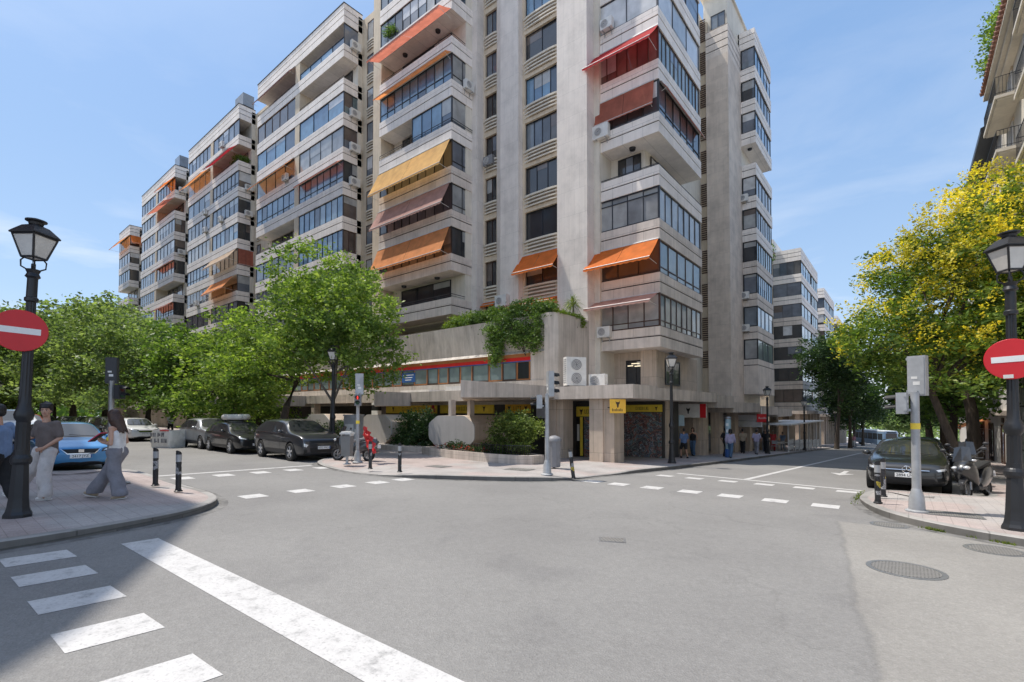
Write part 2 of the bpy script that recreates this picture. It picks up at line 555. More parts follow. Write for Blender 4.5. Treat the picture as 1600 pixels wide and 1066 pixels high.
def head(t, mb, neck, yaw, pitch, female=False, hair='hair_black', style='bowl', skin='skin', near=True, s=1.0):
    """skull with jaw, nose, ears fused into the body; eyes, brows, mouth and hair as parts"""
    M = Matrix.Translation(Vector(neck)) @ Matrix.Rotation(yaw, 4, 'Z') @ Matrix.Rotation(pitch, 4, 'Y') @ Matrix.Scale(s, 4)
    st = len(mb.v)
    capsule(mb, (-.012, 0, -.06), (.0, 0, .06), .056, .052, 14)
    mb.sphere((.0, 0, .165), (.098, .077, .105), 20)
    mb.sphere((.038, 0, .10), (.062, .058, .075), 16)
    mb.sphere((.070, 0, .065), (.030, .033, .028), 12)
    capsule(mb, (.088, 0, .155), (.110, 0, .118), .010, .014, 8)
    for q in (-1, 1):
        mb.sphere((-.005, q * .078, .14), (.020, .010, .030), 10)
        mb.sphere((.070, q * .035, .115), (.022, .022, .022), 10)
    mb.xform(M, st)
    def part(nm, mat, fn, smooth=True):
        m = MB(); fn(m); m.xform(M); return m.build(nm, MATS[mat], t, smooth=smooth)
    if near:
        for q in (-1, 1):
            part('eye', 'eye_white', lambda m: m.sphere((.086, q * .032, .150), (.010, .013, .006), 10))
            part('pupil', 'black', lambda m: m.sphere((.0925, q * .032, .150), (.007, .008, .007), 8))
            part('eyebrow', hair, lambda m: capsule(m, (.096, q * .016, .171), (.086, q * .050, .172), .0045, .003, 6))
        part('mouth', 'lip', lambda m: (capsule(m, (.101, -.022, .086), (.1035, 0, .084), .004, .006, 6), capsule(m, (.1035, 0, .084), (.101, .022, .086), .006, .004, 6)))
    hm = MB(); st = 0
    if style == 'bowl':
        hm.sphere((-.018, 0, .208), (.110, .088, .108), 20); hm.sphere((-.045, 0, .13), (.072, .078, .08), 14)
        rg = random.Random(4)
        for i in range(22):
            a = -1.9 + 3.8 * i / 21
            x, y = .098 * math.cos(a), .086 * math.sin(a)
            capsule(hm, (x * .7, y * .85, .255), (x * 1.0, y * 1.02, .212 + rg.uniform(-.012, .010) - (.065 if abs(a) > 1.15 else 0)), .024, .012, 8)
    elif style == 'short':
        hm.sphere((-.014, 0, .185), (.103, .084, .095), 16); hm.sphere((-.035, 0, .13), (.075, .078, .08), 14)
    else:
        hm.sphere((-.014, 0, .185), (.112, .090, .098), 18)
        rg = random.Random(6)
        for i in range(26):
            a = .75 + (2 * math.pi - 1.5) * i / 25
            x, y = .088 * math.cos(a) - .012, .082 * math.sin(a)
            l_ = -.20 if style == 'long' else -.02
            capsule(hm, (x * .8, y * .9, .21), (x * 1.12, y * 1.12, .06), .028, .028, 8)
            capsule(hm, (x * 1.12, y * 1.12, .06), (x * 1.05 - .02 + rg.gauss(0, .01), y * 1.15 + rg.gauss(0, .012), l_ + rg.uniform(-.05, .02)), .028, .010, 8)
    hm.xform(M)
    fuse(hm, 'hair', hair, t, .010 if near else .022, 2)


def person(label, loc, rz, J, top, bottom, top_sleeve='short', skin='skin', hair='hair_black', hstyle='short', head_yaw=0, head_pitch=0, near=True, s=1.0, female=False, wide=1.0, shoe='cloth_black', group=None, bare_arms=False, top_len=.0, flare=0, shorts=False):
    """J: joints in metres in the walker's frame (x ahead, y left, z up); s scales the whole"""
    t = thing('person', label, 'person', loc, rz, group)
    t.scale = (s, s, s)
    j = {k: Vector(v) for k, v in J.items() if hasattr(v, '__len__') and len(v) == 3}
    vx = .0085 if near else .022
    b = MB()
    # torso, limbs, head: one skin
    sh = .85 if female else 1.0
    capsule(b, j['pelvis'], j['chest'], .105, .115 * sh, 16, (1, 1)); 
    for sd in 'lr':
        capsule(b, j['chest'] + V3(0, 0, .05), j['sh_' + sd], .07, .052, 10)
        capsule(b, j['sh_' + sd], j['el_' + sd], .050 * sh, .040 * sh, 10); capsule(b, j['el_' + sd], j['wr_' + sd], .040 * sh, .027 * sh, 10)
        capsule(b, j['pelvis'], j['hip_' + sd], .10, .09, 12)
        capsule(b, j['hip_' + sd], j['kn_' + sd], .085, .058, 12); capsule(b, j['kn_' + sd], j['an_' + sd], .058, .038, 12)
        capsule(b, j['an_' + sd], j['an_' + sd] + V3(.02, 0, -.04), .036, .034, 8)
        hd = j.get('hd_' + sd, (j['wr_' + sd] - j['el_' + sd]))
        pn = j.get('pn_' + sd, V3(0, 1 if sd == 'r' else -1, 0))
        if near: hand(b, j['wr_' + sd], hd, pn, J.get('ts_' + sd, (1 if sd == 'r' else -1)), J.get('curl_' + sd, .5))
        else: capsule(b, j['wr_' + sd], j['wr_' + sd] + Vector(hd).normalized() * .12, .03, .022, 8)
    capsule(b, j['chest'] + V3(0, 0, .06), j['neck'], .075, .055, 12)
    head(t, b, j['neck'] + V3(0, 0, .03), head_yaw, head_pitch, female, hair, hstyle, skin, near)
    fuse(b, 'body', skin, t, vx, 3)
    # top
    c = MB()
    k = 1.0 if not female else .88
    w_ = abs(j['sh_l'].y - j['sh_r'].y) / 2
    for sd, q in (('l', 1), ('r', -1)):
        if not bare_arms:
            capsule(c, j['chest'] + V3(0, 0, .055), j['sh_' + sd] + V3(0, 0, .006), .088 * k, .068 * k, 12)
            e = j['sh_' + sd].lerp(j['el_' + sd], .78 if top_sleeve == 'short' else 1.0)
            capsule(c, j['sh_' + sd], e, .066 * k, (.068 if top_sleeve == 'short' else .06) * k, 12)
            if top_sleeve == 'long': capsule(c, j['el_' + sd], j['wr_' + sd], .062, .05, 12)
        dirx = (j['sh_' + sd] - j['chest']); dirx.z = 0
        capsule(c, j['chest'] + dirx * .45, j['pelvis'] + V3(0, 0, .02 - top_len) + dirx * .38, .112 * k, .120 * k, 14)
    capsule(c, j['chest'] + V3(.01, 0, .03), j['pelvis'] + V3(0, 0, .02 - top_len), .127 * k, .128 * k, 14)
    fuse(c, 'shirt' if not bare_arms else 'top', top, t, .011 if near else .022, 4, .0035 if near else .004, 1)
    # trousers
    c = MB()
    for sd in 'lr':
        capsule(c, j['pelvis'] + V3(0, 0, .03), j['hip_' + sd], .112, .108 * wide, 14)
        if shorts:
            capsule(c, j['hip_' + sd], j['hip_' + sd].lerp(j['kn_' + sd], .75), .108, .098, 12); continue
        capsule(c, j['hip_' + sd], j['kn_' + sd], .104 * wide, .088 * wide + flare * .4, 14)
        capsule(c, j['kn_' + sd], j['an_' + sd] + V3(0, 0, .0), .088 * wide + flare * .4, .078 * wide + flare, 14)
    tr = fuse(c, 'shorts' if shorts else 'trousers', bottom, t, .011 if near else .024, 4, .006 if near else .004, 3)
    if not shorts:
        for v in tr.data.vertices:
            a_ = min((j['an_l'], j['an_r']), key=lambda q: (q.xy - v.co.xy).length)
            if v.co.z < a_.z - .035: v.co.z = a_.z - .035 + (v.co.z - a_.z + .035) * .06
    # shoes
    for sd in 'lr':
        m = MB(); a = j['an_' + sd]; f = J.get('ft_' + sd, (0.0, 0.0))
        M = Matrix.Translation(a) @ Matrix.Rotation(f[1], 4, 'Z') @ Matrix.Rotation(f[0], 4, 'Y')
        capsule(m, (-.045, 0, -.045), (.07, 0, -.05), .042, .044, 10); capsule(m, (.07, 0, -.05), (.155, 0, -.062), .044, .030, 10)
        for i in range(len(m.v)):
            x, y, z = m.v[i]; m.v[i] = (x, y * .95, max(z, -.088))
        m.xform(M)
        sh_ = m.build('shoe', MATS[shoe], t, smooth=True)
        m = MB(); m.prism([(-.088, -.036), (.03, -.042), (.12, -.044), (.178, -.022), (.178, .022), (.12, .044), (.03, .042), (-.088, .036)], -.100, -.086); m.xform(M)
        m.build('sole', MATS['white_plastic'] if near else MATS['black'], sh_)
    return t


LEFT = math.atan2(-.632, -.775)        # walking towards the left of the view, along the pavement
# man in taupe T-shirt: mid-stride, left forearm across the belly, right arm raised ahead
FACE = LEFT + 1.45                      # chest turned half towards the viewer while the legs carry him left
def lg(d, o, z):                       # a point d ahead along the walk, o to its left, in the turned chest frame
    a = LEFT - FACE
    return (d * math.cos(a) - o * math.sin(a), d * math.sin(a) + o * math.cos(a), z)
man = dict(pelvis=(0, 0, .94), chest=(.01, 0, 1.30), neck=(.02, .0, 1.50), hip_l=(.03, .095, .90), hip_r=(.03, -.095, .90),
           kn_l=lg(-.06, .12, .50), an_l=lg(-.12, .13, .105), kn_r=lg(.33, -.07, .53), an_r=lg(.72, -.10, .12), ft_l=(.08, LEFT - FACE), ft_r=(-.25, LEFT - FACE),
           sh_l=(-.01, .185, 1.42), sh_r=(.0, -.185, 1.42), el_l=(-.03, .25, 1.15), wr_l=(.17, .13, .97), el_r=(.05, -.25, 1.17), wr_r=(.20, -.42, 1.17),
           hd_l=(.35, -.8, -.25), pn_l=(-.6, -.5, .0), curl_l=.7, ts_l=1, hd_r=(.5, -.7, .12), pn_r=(.2, .6, -.5), curl_r=1.0, ts_r=1)
person('man with black bowl-cut hair in a taupe T-shirt and off-white trousers, walking', gp(-13.26, 1.62, PV), FACE, man, 'cloth_taupe', 'cloth_offwhite', head_yaw=.6, head_pitch=.06, hair='hair_black', hstyle='bowl', shoe='cloth_white', s=1.05, wide=1.1, flare=.022, top_len=.06)
# woman: long brown hair, white top, wide grey trousers, looks at the phone she holds
wom = dict(pelvis=(0, 0, .93), chest=(.01, 0, 1.25), neck=(.03, 0, 1.43), hip_l=(0, .09, .89), hip_r=(0, -.09, .89),
           kn_r=(.22, -.09, .53), an_r=(.50, -.10, .125), kn_l=(-.02, .09, .50), an_l=(-.20 + .06, .10, .105), ft_r=(-.22, 0), ft_l=(.12, 0),
           sh_l=(0, .165, 1.36), sh_r=(.02, -.165, 1.36), el_l=(-.05, .24, 1.07), wr_l=(.21, .10, 1.09), el_r=(.0, -.24, 1.08), wr_r=(.24, -.08, 1.10),
           hd_l=(.75, -.25, .25), pn_l=(0, -.5, .8), curl_l=.9, ts_l=1, hd_r=(.75, .2, .25), pn_r=(0, .5, .8), curl_r=.9, ts_r=-1)
wt = person('woman with long brown hair, white top and wide grey trousers looking down at a phone', gp(-12.42, 2.56, PV), LEFT + .05, wom, 'cloth_white', 'cloth_grey', head_yaw=.1, head_pitch=.30, hair='hair_brown', hstyle='long', female=True, shoe='cloth_beige', s=1.04, wide=1.12, flare=.04, bare_arms=True, top_len=.02)
wp = wt.matrix_world
Mw = Matrix.Translation(wt.location) @ Matrix.Rotation(wt.rotation_euler.z, 4, 'Z') @ Matrix.Scale(1.04, 4)
pc = Mw @ Vector((.385, .0, 1.185))
t = thing('phone', 'pink-red phone case held up by the woman in grey trousers', 'phone', pc, wt.rotation_euler.z)
m = MB(); M = Matrix.Rotation(-.95, 4, 'Y')
m.box(-.010, .010, -.085, .085, -.14, .16); m.xform(M); m.build('case', MATS['phone_case'], t)
m = MB(); m.box(-.014, -.0105, -.075, .075, -.125, .145); m.xform(M); m.build('screen', MATS['black'], t)
t = thing('shoulder_bag', 'small yellow bag strap tucked under the arm of the woman', 'bag', Mw @ Vector((.06, .12, 1.16)), wt.rotation_euler.z)
m = MB(); m.sphere((0, 0, 0), (.07, .035, .055), 12); m.build('pouch', MATS['yellow_sign'], t, smooth=True)
m = MB(); m.tube([(0, .02, .05), (-.05, .05, .22)], .008, 5); m.build('strap', MATS['yellow_sign'], t)
# passer-by cut by the left edge
stand = lambda q=.0, ar=.0: dict(pelvis=(0, 0, .94), chest=(.01, 0, 1.30), neck=(.025, 0, 1.50), hip_l=(0, .09, .90), hip_r=(0, -.09, .90), kn_l=(.10 + q, .10, .50), an_l=(-.02 + q * 1.6, .10, .10), kn_r=(.04 - q, -.10, .50), an_r=(-.10 - q * 1.6, -.10, .11), sh_l=(0, .19, 1.42), sh_r=(0, -.19, 1.42),
                              el_l=(-.05 - ar, .26, 1.14), wr_l=(.06, .25, .92), el_r=(.02 + ar, -.26, 1.14), wr_r=(.14 + ar, -.24, .94), ft_r=(.25, 0))
edge = stand(.08, .05); edge.update(el_r=(-.10, -.30, 1.15), wr_r=(.05, -.34, .94), el_l=(-.10, .30, 1.15), wr_l=(.05, .30, .94))
person('passer-by in a pale blue shirt and dark trousers at the left edge, seen from behind', gp(-12.38, .9, PV), LEFT + .15, edge, 'cloth_sky', 'cloth_black', top_sleeve='long', s=1.03, wide=1.15, hair='hair_black', hstyle='short')
# pedestrians along the right-hand street
ped = [
    ('child-sized walker in a blue T-shirt and black shorts under the arcade', -9.4, 26.3, .9, 2.3, 'cloth_blue', 'cloth_black', dict(shorts=True), .12),
    ('woman in a black vest and bright blue trousers beside the arcade column', -9.9, 29.2, .95, -1.5, 'cloth_black', 'cloth_denim', dict(hair='hair_brown', hstyle='bob', bare_arms=True, female=True), .1),
    ('walker in black close behind the blue poster pillar', -8.6, 31.2, .97, 1.2, 'cloth_black', 'cloth_black', {}, .12),
    ('walker in a lilac top and jeans right of the blue poster pillar', -7.9, 29.6, .93, 1.6, 'cloth_lilac', 'cloth_denim', dict(hair='hair_black', hstyle='bob', top_sleeve='long'), .16),
    ('walker in a grey-lilac shirt leading the group by the cafe sign', -8.15, 37.0, .97, 1.6, 'cloth_lilac', 'cloth_grey', {}, .14),
    ('walker in a white shirt within the group by the cafe sign', -8.5, 38.6, .99, 1.5, 'cloth_white', 'cloth_navy', {}, .1),
    ('walker all in black, right of the group by the cafe sign', -8.35, 40.9, 1.02, -1.6, 'cloth_black', 'cloth_black', {}, .1),
    ('walker in dark clothes left edge of the group by the cafe sign', -9.2, 37.6, .98, 1.7, 'cloth_beige', 'cloth_black', {}, .12),
    ('person in a bright red top and pale cap at the cafe terrace', -9.0, 46.8, .99, -1.2, 'cloth_red', 'cloth_red', dict(hair='cloth_white'), .02),
    ('person in a dark top among the cafe tables', -9.2, 44.4, .95, 1.0, 'cloth_black', 'cloth_navy', {}, .05),
    ('person in a light blue top behind the cafe barriers', -8.9, 50.4, .95, 2.0, 'cloth_sky', 'cloth_denim', {}, .05),
    ('person in pink crossing far down the right-hand street', -5.9, 84.0, 1.0, -1.4, 'cloth_pink', 'cloth_white', {}, .12),
    ('person in dark clothes on the pavement behind the scooter on the right', 2.5, 33.0, 1.0, 1.5, 'cloth_navy', 'cloth_black', {}, .1),
]
for i, (lab, x, y, s_, rz, tp, bt, kw, q) in enumerate(ped):
    person(lab, gp(x, y, PV), rz, stand(q, .04 * (i % 3)), tp, bt, near=False, s=s_, skin='skin' if i % 2 else 'skin_tan', **kw)
# walkers far along the left street
for i, (x, y, tp, lab) in enumerate(((-48, 13.4, 'cloth_white', 'person in white on the far pavement of the left street behind the cars'), (-34.5, 13.6, 'cloth_navy', 'person in navy on the far pavement behind the silver crossover'))):
    person(lab, gp(x, y, PV), 3.1, stand(.1, .03), tp, 'cloth_black', near=False, s=1.0)
# ================================================================== VEHICLES
def split_by_material(me, names, parent, mats, smooth=True):
    out = {}
    nv = len(me.vertices)
    co = [tuple(v.co) for v in me.vertices]
    for mi, nm in names.items():
        polys = [p for p in me.polygons if p.material_index == mi]
        if not polys: continue
        used = {}
        vs, fs = [], []
        for p in polys:
            f = []
            for vi in p.vertices:
                if vi not in used: used[vi] = len(vs); vs.append(co[vi])
                f.append(used[vi])
            fs.append(f)
        m2 = bpy.data.meshes.new(nm)
        m2.from_pydata(vs, [], fs)
        m2.materials.append(MATS[mats[mi]])
        m2.polygons.foreach_set('use_smooth', [smooth] * len(m2.polygons))
        m2.update()
        try: m2.set_sharp_from_angle(angle=R(50))
        except Exception: pass
        out[mi] = link(nm, m2, parent)
    return out


PROFILES = {
    # x fraction (-.5 rear .. .5 front): (roof z, belt z, belt half-width, roof half-width) fractions of H / W, kind
    'hatch': [(-.50, .50, .46, .42, .36, 'tail'), (-.485, .70, .60, .455, .40, 'tail'), (-.455, .74, .64, .475, .39, 'rearglass'), (-.36, .965, .655, .49, .345, 'roof'), (-.20, 1.0, .645, .5, .35, 'roof'), (-.02, 1.0, .635, .5, .35, 'roof'), (.085, .965, .63, .5, .345, 'wind'), (.245, .675, .615, .495, .40, 'hood'), (.36, .635, .59, .485, .38, 'hood'), (.445, .575, .53, .455, .36, 'hood'), (.487, .50, .47, .42, .34, 'nose'), (.50, .40, .38, .39, .33, 'nose')],
    'suv': [(-.50, .52, .48, .43, .38, 'tail'), (-.487, .70, .62, .46, .41, 'tail'), (-.46, .76, .66, .48, .40, 'rearglass'), (-.375, .965, .675, .49, .36, 'roof'), (-.20, 1.0, .665, .5, .365, 'roof'), (-.02, 1.0, .655, .5, .365, 'roof'), (.085, .965, .65, .5, .355, 'wind'), (.235, .70, .64, .495, .41, 'hood'), (.36, .665, .62, .49, .40, 'hood'), (.45, .61, .56, .465, .385, 'hood'), (.488, .53, .50, .435, .37, 'nose'), (.50, .42, .40, .41, .36, 'nose')],
    'sedan': [(-.50, .50, .46, .42, .36, 'tail'), (-.485, .66, .60, .455, .40, 'tail'), (-.40, .70, .64, .48, .40, 'rearglass'), (-.235, .96, .65, .49, .335, 'roof'), (-.12, 1.0, .64, .5, .34, 'roof'), (-.0, 1.0, .635, .5, .34, 'roof'), (.085, .96, .63, .5, .335, 'wind'), (.245, .675, .615, .495, .40, 'hood'), (.36, .635, .59, .485, .38, 'hood'), (.445, .575, .53, .455, .36, 'hood'), (.487, .50, .47, .42, .34, 'nose'), (.50, .40, .38, .39, .33, 'nose')],
}


def car(label, loc, rz, kind='hatch', Ln=4.35, W=1.82, H=1.5, paint='car_black', style=None, plate=None, group=None, cat='car', name='parked_car', detail=True, wheel_r=.33, cladding=False):
    t = thing(name, label, cat, loc, rz, group)
    st = style or {}
    P = PROFILES[kind]
    zb = .19 * (H / 1.5)
    bm = bmesh.new()
    rings = []
    for (fx, zr, zbelt, wb, wr, kd) in P:
        x = fx * Ln; zr *= H; zbelt *= H; wb *= W; wr *= W
        lo = zb + (.10 if abs(fx) > .46 else 0)
        mid = lo + (zbelt - lo) * .45
        gh = zr - zbelt
        half = [(0, lo), (wb * .78, lo), (wb * .955, lo + .055), (wb * 1.0, mid), (wb * .985, zbelt - .05), (wb * .955, zbelt)]
        if kd in ('roof', 'wind', 'rearglass') and gh > .2:
            half += [(wb * .955 + (wr - wb * .955) * .86, zbelt + gh * .80), (wr * .93, zr - gh * .055), (wr * .55, zr - .004), (0, zr)]
        else:
            half += [(wb * .93, zbelt + gh * .45), (wr * .98, zbelt + gh * .82), (wr * .55, zr - .006), (0, zr)]
        ring = [bm.verts.new((x, -y, z)) for y, z in half] + [bm.verts.new((x, y, z)) for y, z in half[-2:0:-1]]
        rings.append(ring)
    n = len(rings[0])
    nh = len(half)
    for i in range(len(rings) - 1):
        ka, kb = P[i][5], P[i + 1][5]
        for j in range(n):
            j2 = (j + 1) % n
            f = bm.faces.new((rings[i][j], rings[i + 1][j], rings[i + 1][j2], rings[i][j2]))
            row = j if j < nh - 1 else n - 1 - j
            mi = 0
            gla = lambda k: k in ('roof',)
            if row == 5:                                # side glass
                if (gla(ka) and gla(kb)) or (ka == 'roof' and kb == 'wind'): mi = 2
                if ka == 'rearglass' and kb == 'roof': mi = 2
            if ka == 'wind' and kb == 'hood' and row in (7, 8): mi = 1
            if ka == 'rearglass' and kb == 'roof' and row in (7, 8): mi = 4
            if row in (0,): mi = 5
            if cladding and row in (1,): mi = 5
            f.material_index = mi
            f.smooth = True
    bm.faces.new(rings[0]).material_index = 0
    bm.faces.new(rings[-1][::-1]).material_index = 0
    bmesh.ops.recalc_face_normals(bm, faces=bm.faces[:])
    cl = bm.edges.layers.float.get('crease_edge') or bm.edges.layers.float.new('crease_edge')
    for e in bm.edges:
        ms = {f.material_index for f in e.link_faces}
        if len(ms) > 1 and ms != {0, 5}: e[cl] = .55
    me = bpy.data.meshes.new('body'); bm.to_mesh(me); bm.free()
    for k in ('a', 'b', 'c', 'd', 'e', 'f'): me.materials.append(None)
    o = link('tmp', me)
    md = o.modifiers.new('s', 'SUBSURF'); md.levels = 2; md.render_levels = 2
    me2 = eval_mesh(o)
    bvh = BVHTree.FromPolygons([v.co for v in me2.vertices], [p.vertices for p in me2.polygons])
    # wheel arches
    wx = (.5 * Ln - .205 * Ln, -.5 * Ln + .195 * Ln)
    R_ = wheel_r * (H / 1.5) ** .5
    o2 = link('tmp2', me2)
    cm = MB()
    for x in wx:
        for s_ in (-1, 1):
            cm.lathe([(R_ * 1.16, s_ * W * .28), (R_ * 1.16, s_ * W * .7)] if s_ > 0 else [(R_ * 1.16, s_ * W * .7), (R_ * 1.16, s_ * W * .28)], 28, (x, 0, R_ * 1.02), axis='y')
    co = cm.build('cut', MATS['black'])
    co.data.materials.clear()
    for k in range(6): co.data.materials.append(None)
    co.data.polygons.foreach_set('material_index', [5] * len(co.data.polygons))
    bmd = o2.modifiers.new('b', 'BOOLEAN'); bmd.object = co; bmd.operation = 'DIFFERENCE'; bmd.solver = 'EXACT'
    try: bmd.material_mode = 'INDEX'
    except Exception: pass
    me3 = eval_mesh(o2)
    for q in (o, o2, co): bpy.data.objects.remove(q)
    split_by_material(me3, {0: 'body', 1: 'windscreen', 2: 'side_window', 4: 'rear_window', 5: 'underbody'}, t, {0: paint, 1: 'glass_car', 2: 'glass_car', 4: 'glass_car', 5: 'dark_plastic'})

    def cast(p, d, off=.008):
        h, nrm, i, dist = bvh.ray_cast(Vector(p), Vector(d))
        return None if h is None else h - Vector(d) * off

    def patch(nm, poly, axis, mat, off=.008, nu=6, nv=3, parent=None, mirror=False, label=None):
        """conform a 4-corner patch to the body. axis 'f' from the front (coords y,z), 'r' rear, 's' right side, 'l' left side (coords x,z), 't' top (x,y)"""
        outs = []
        for sgn in ((1, -1) if mirror else (1,)):
            m = MB(); vs = []
            a, b_, c, d_ = [Vector(q) for q in poly]
            ok = True
            for j in range(nv + 1):
                for i in range(nu + 1):
                    q = (a.lerp(b_, i / nu)).lerp(d_.lerp(c, i / nu), j / nv)
                    if axis == 'f': h = cast((Ln, q.x * sgn, q.y), (-1, 0, 0), off)
                    elif axis == 'r': h = cast((-Ln, q.x * sgn, q.y), (1, 0, 0), off)
                    elif axis == 's': h = cast((q.x, -W * sgn, q.y), (0, sgn, 0), off)
                    else: h = cast((q.x, q.y * sgn, 4), (0, 0, -1), off)
                    if h is None: ok = False; break
                    vs.append(tuple(h))
                if not ok: break
            if not ok: continue
            fs = [(j * (nu + 1) + i, j * (nu + 1) + i + 1, (j + 1) * (nu + 1) + i + 1, (j + 1) * (nu + 1) + i) for j in range(nv) for i in range(nu)]
            m.add(vs, fs)
            outs.append(m.build(nm, MATS[mat], parent or t, smooth=True))
        return outs
    # wheels
    for x in wx:
        for s_ in (-1, 1):
            yc = s_ * (W / 2 - .115)
            m = MB()
            wd = .105
            m.lathe([(R_ * .66, -wd), (R_ * .95, -wd), (R_, -wd * .75), (R_, wd * .75), (R_ * .95, wd), (R_ * .66, wd), (R_ * .66, -wd)], 26, (x, yc, R_), axis='y')
            w_ = m.build('wheel', MATS['rubber'], t, smooth=True)
            m = MB()
            yo = yc + s_ * wd * .72
            ns_ = st.get('spokes', 5)
            m.lathe([(R_ * .67, yo - .01), (R_ * .67, yo + .012), (R_ * .60, yo + .012), (R_ * .60, yo - .01), (R_ * .67, yo - .01)], 26, (x, 0, R_), axis='y')
            m.lathe([(R_ * .15, yo - .02), (R_ * .15, yo + s_ * .012 + .012), (0, yo + s_ * .012 + .012)], 12, (x, 0, R_), axis='y')
            for k in range(ns_):
                a = 2 * math.pi * k / ns_ + .3
                for da in ((-.13, .13) if st.get('twin') else (0,)):
                    ca, sa = math.cos(a + da), math.sin(a + da)
                    p0 = (x + ca * R_ * .1, yo, R_ + sa * R_ * .1); p1 = (x + ca * R_ * .63, yo, R_ + sa * R_ * .63)
                    m.tube([p0, p1], [R_ * .075, R_ * (.055 if st.get('twin') else .10)], 6)
            m.build('rim', MATS[st.get('rim', 'alloy')], w_)
            m = MB(); m.lathe([(R_ * .60, yc + s_ * .02 - .004), (R_ * .60, yc + s_ * .02 + .004), (0, yc + s_ * .02 + .004)], 20, (x, 0, R_), axis='y'); m.build('brake_disc', MATS['metal_dark'], w_)
    if not detail:
        patch('headlight', [(-.30 * W, .50 * H), (-.44 * W, .53 * H), (-.44 * W, .44 * H), (-.30 * W, .44 * H)], 'f', 'lamp_clear', mirror=True)
        patch('grille', [(-.25 * W, .46 * H), (.25 * W, .46 * H), (.22 * W, .30 * H), (-.22 * W, .30 * H)], 'f', 'black')
        patch('tail_light', [(-.28 * W, .62 * H), (-.45 * W, .62 * H), (-.45 * W, .52 * H), (-.28 * W, .52 * H)], 'r', 'lamp_red', mirror=True)
        return t
    hl = st.get('headlight', [(-.23, .485), (-.435, .545), (-.435, .455), (-.27, .435)])
    for o_ in patch('headlight', [(y * W, z * H) for y, z in hl], 'f', 'lamp_dark', .012, 8, 4, mirror=True):
        pass
    hi = [(hl[0][0] * .8 + hl[1][0] * .2, hl[0][1] * .75 + hl[3][1] * .25), (hl[1][0] * .97, hl[1][1] * .8 + hl[2][1] * .2), (hl[2][0] * .97, hl[2][1] * .75 + hl[1][1] * .25), (hl[3][0] * .85 + hl[2][0] * .15, hl[3][1] * .7 + hl[0][1] * .3)]
    for o_ in patch('headlight_lens', [(y * W, z * H) for y, z in hi], 'f', 'lamp_clear', .022, 6, 3, mirror=True): pass
    gr = st.get('grille', [(-.24, .475), (.24, .475), (.19, .395), (-.19, .395)])
    g_ = patch('grille', [(y * W, z * H) for y, z in gr], 'f', 'black', .012, 12, 4)
    if g_:
        for k in st.get('bars', (.3, .6)):
            a = [gr[0][i] + (gr[3][i] - gr[0][i]) * k for i in (0, 1)]; b_ = [gr[1][i] + (gr[2][i] - gr[1][i]) * k for i in (0, 1)]
            patch('grille_bar', [(a[0] * W, a[1] * H), (b_[0] * W, b_[1] * H), (b_[0] * W, (b_[1] - .012) * H), (a[0] * W, (a[1] - .012) * H)], 'f', st.get('barmat', 'chrome'), .024, 12, 1, parent=g_[0])
    if st.get('chrome_v'):
        for s_ in (1, -1):
            patch('chrome_trim', [(s_ * .24 * W, .485 * H), (s_ * .255 * W, .485 * H), (s_ * .175 * W, .385 * H), (s_ * .16 * W, .385 * H)], 'f', 'chrome', .02, 2, 4)
        patch('chrome_trim', [(-.175 * W, .392 * H), (.175 * W, .392 * H), (.17 * W, .378 * H), (-.17 * W, .378 * H)], 'f', 'chrome', .02, 8, 1)
    li = st.get('intake', [(-.36, .265), (.36, .265), (.33, .17), (-.33, .17)])
    patch('lower_intake', [(y * W, z * H) for y, z in li], 'f', 'black', .010, 12, 3)
    for q in st.get('side_intake', []):
        patch('side_intake', [(y * W, z * H) for y, z in q], 'f', 'black', .012, 4, 3, mirror=True)
    if st.get('badge') == 'star':
        h = cast((Ln, 0, .43 * H), (-1, 0, 0), .035)
        m = MB(); r0 = .095
        pts = [(h.x, r0 * math.cos(a), h.z + r0 * math.sin(a)) for a in [2 * math.pi * i / 24 for i in range(25)]]
        m.tube(pts, .012, 6)
        for k in range(3):
            a = math.pi / 2 + k * 2 * math.pi / 3
            m.tube([(h.x, 0, h.z), (h.x, r0 * math.cos(a), h.z + r0 * math.sin(a))], [.014, .004], 6)
        m.build('badge', MATS['chrome'], t)
    elif st.get('badge') == 'plain':
        h = cast((Ln, 0, st.get('bz', .44) * H), (-1, 0, 0), .02)
        m = MB(); m.box(h.x - .01, h.x + .012, -.065, .065, h.z - .045, h.z + .045); m.box(h.x + .0125, h.x + .016, -.04, .04, h.z + .012, h.z + .022); m.box(h.x + .0125, h.x + .016, -.04, .04, h.z - .022, h.z - .012); m.build('badge', MATS['chrome'], t)
    if plate:
        pz = st.get('plate_z', .33) * H
        h = cast((Ln, 0, pz), (-1, 0, 0), .03)
        m = MB(); m.box(h.x - .03, h.x + .004, -.26, .26, pz - .057, pz + .057); p_ = m.build('number_plate', MATS['white_sign'], t)
        m = MB(); m.box(h.x + .004, h.x + .006, .222, .258, pz - .055, pz + .055) ; m.build('blue_strip', MATS['blue_sign'], p_)
        cu = bpy.data.curves.new('txt', 'FONT'); cu.body = plate; cu.size = .105; cu.align_x = 'CENTER'; cu.align_y = 'CENTER'; cu.extrude = .001
        to = bpy.data.objects.new('txt', cu); COL.objects.link(to)
        mm = bpy.data.meshes.new_from_object(to.evaluated_get(bpy.context.evaluated_depsgraph_get())); bpy.data.objects.remove(to)
        for v in mm.vertices: x_, y_, z_ = v.co; v.co = (h.x + .0065 + z_, x_ - .02, pz + y_)
        mm.materials.clear(); mm.materials.append(MATS['black']); link('characters', mm, p_)
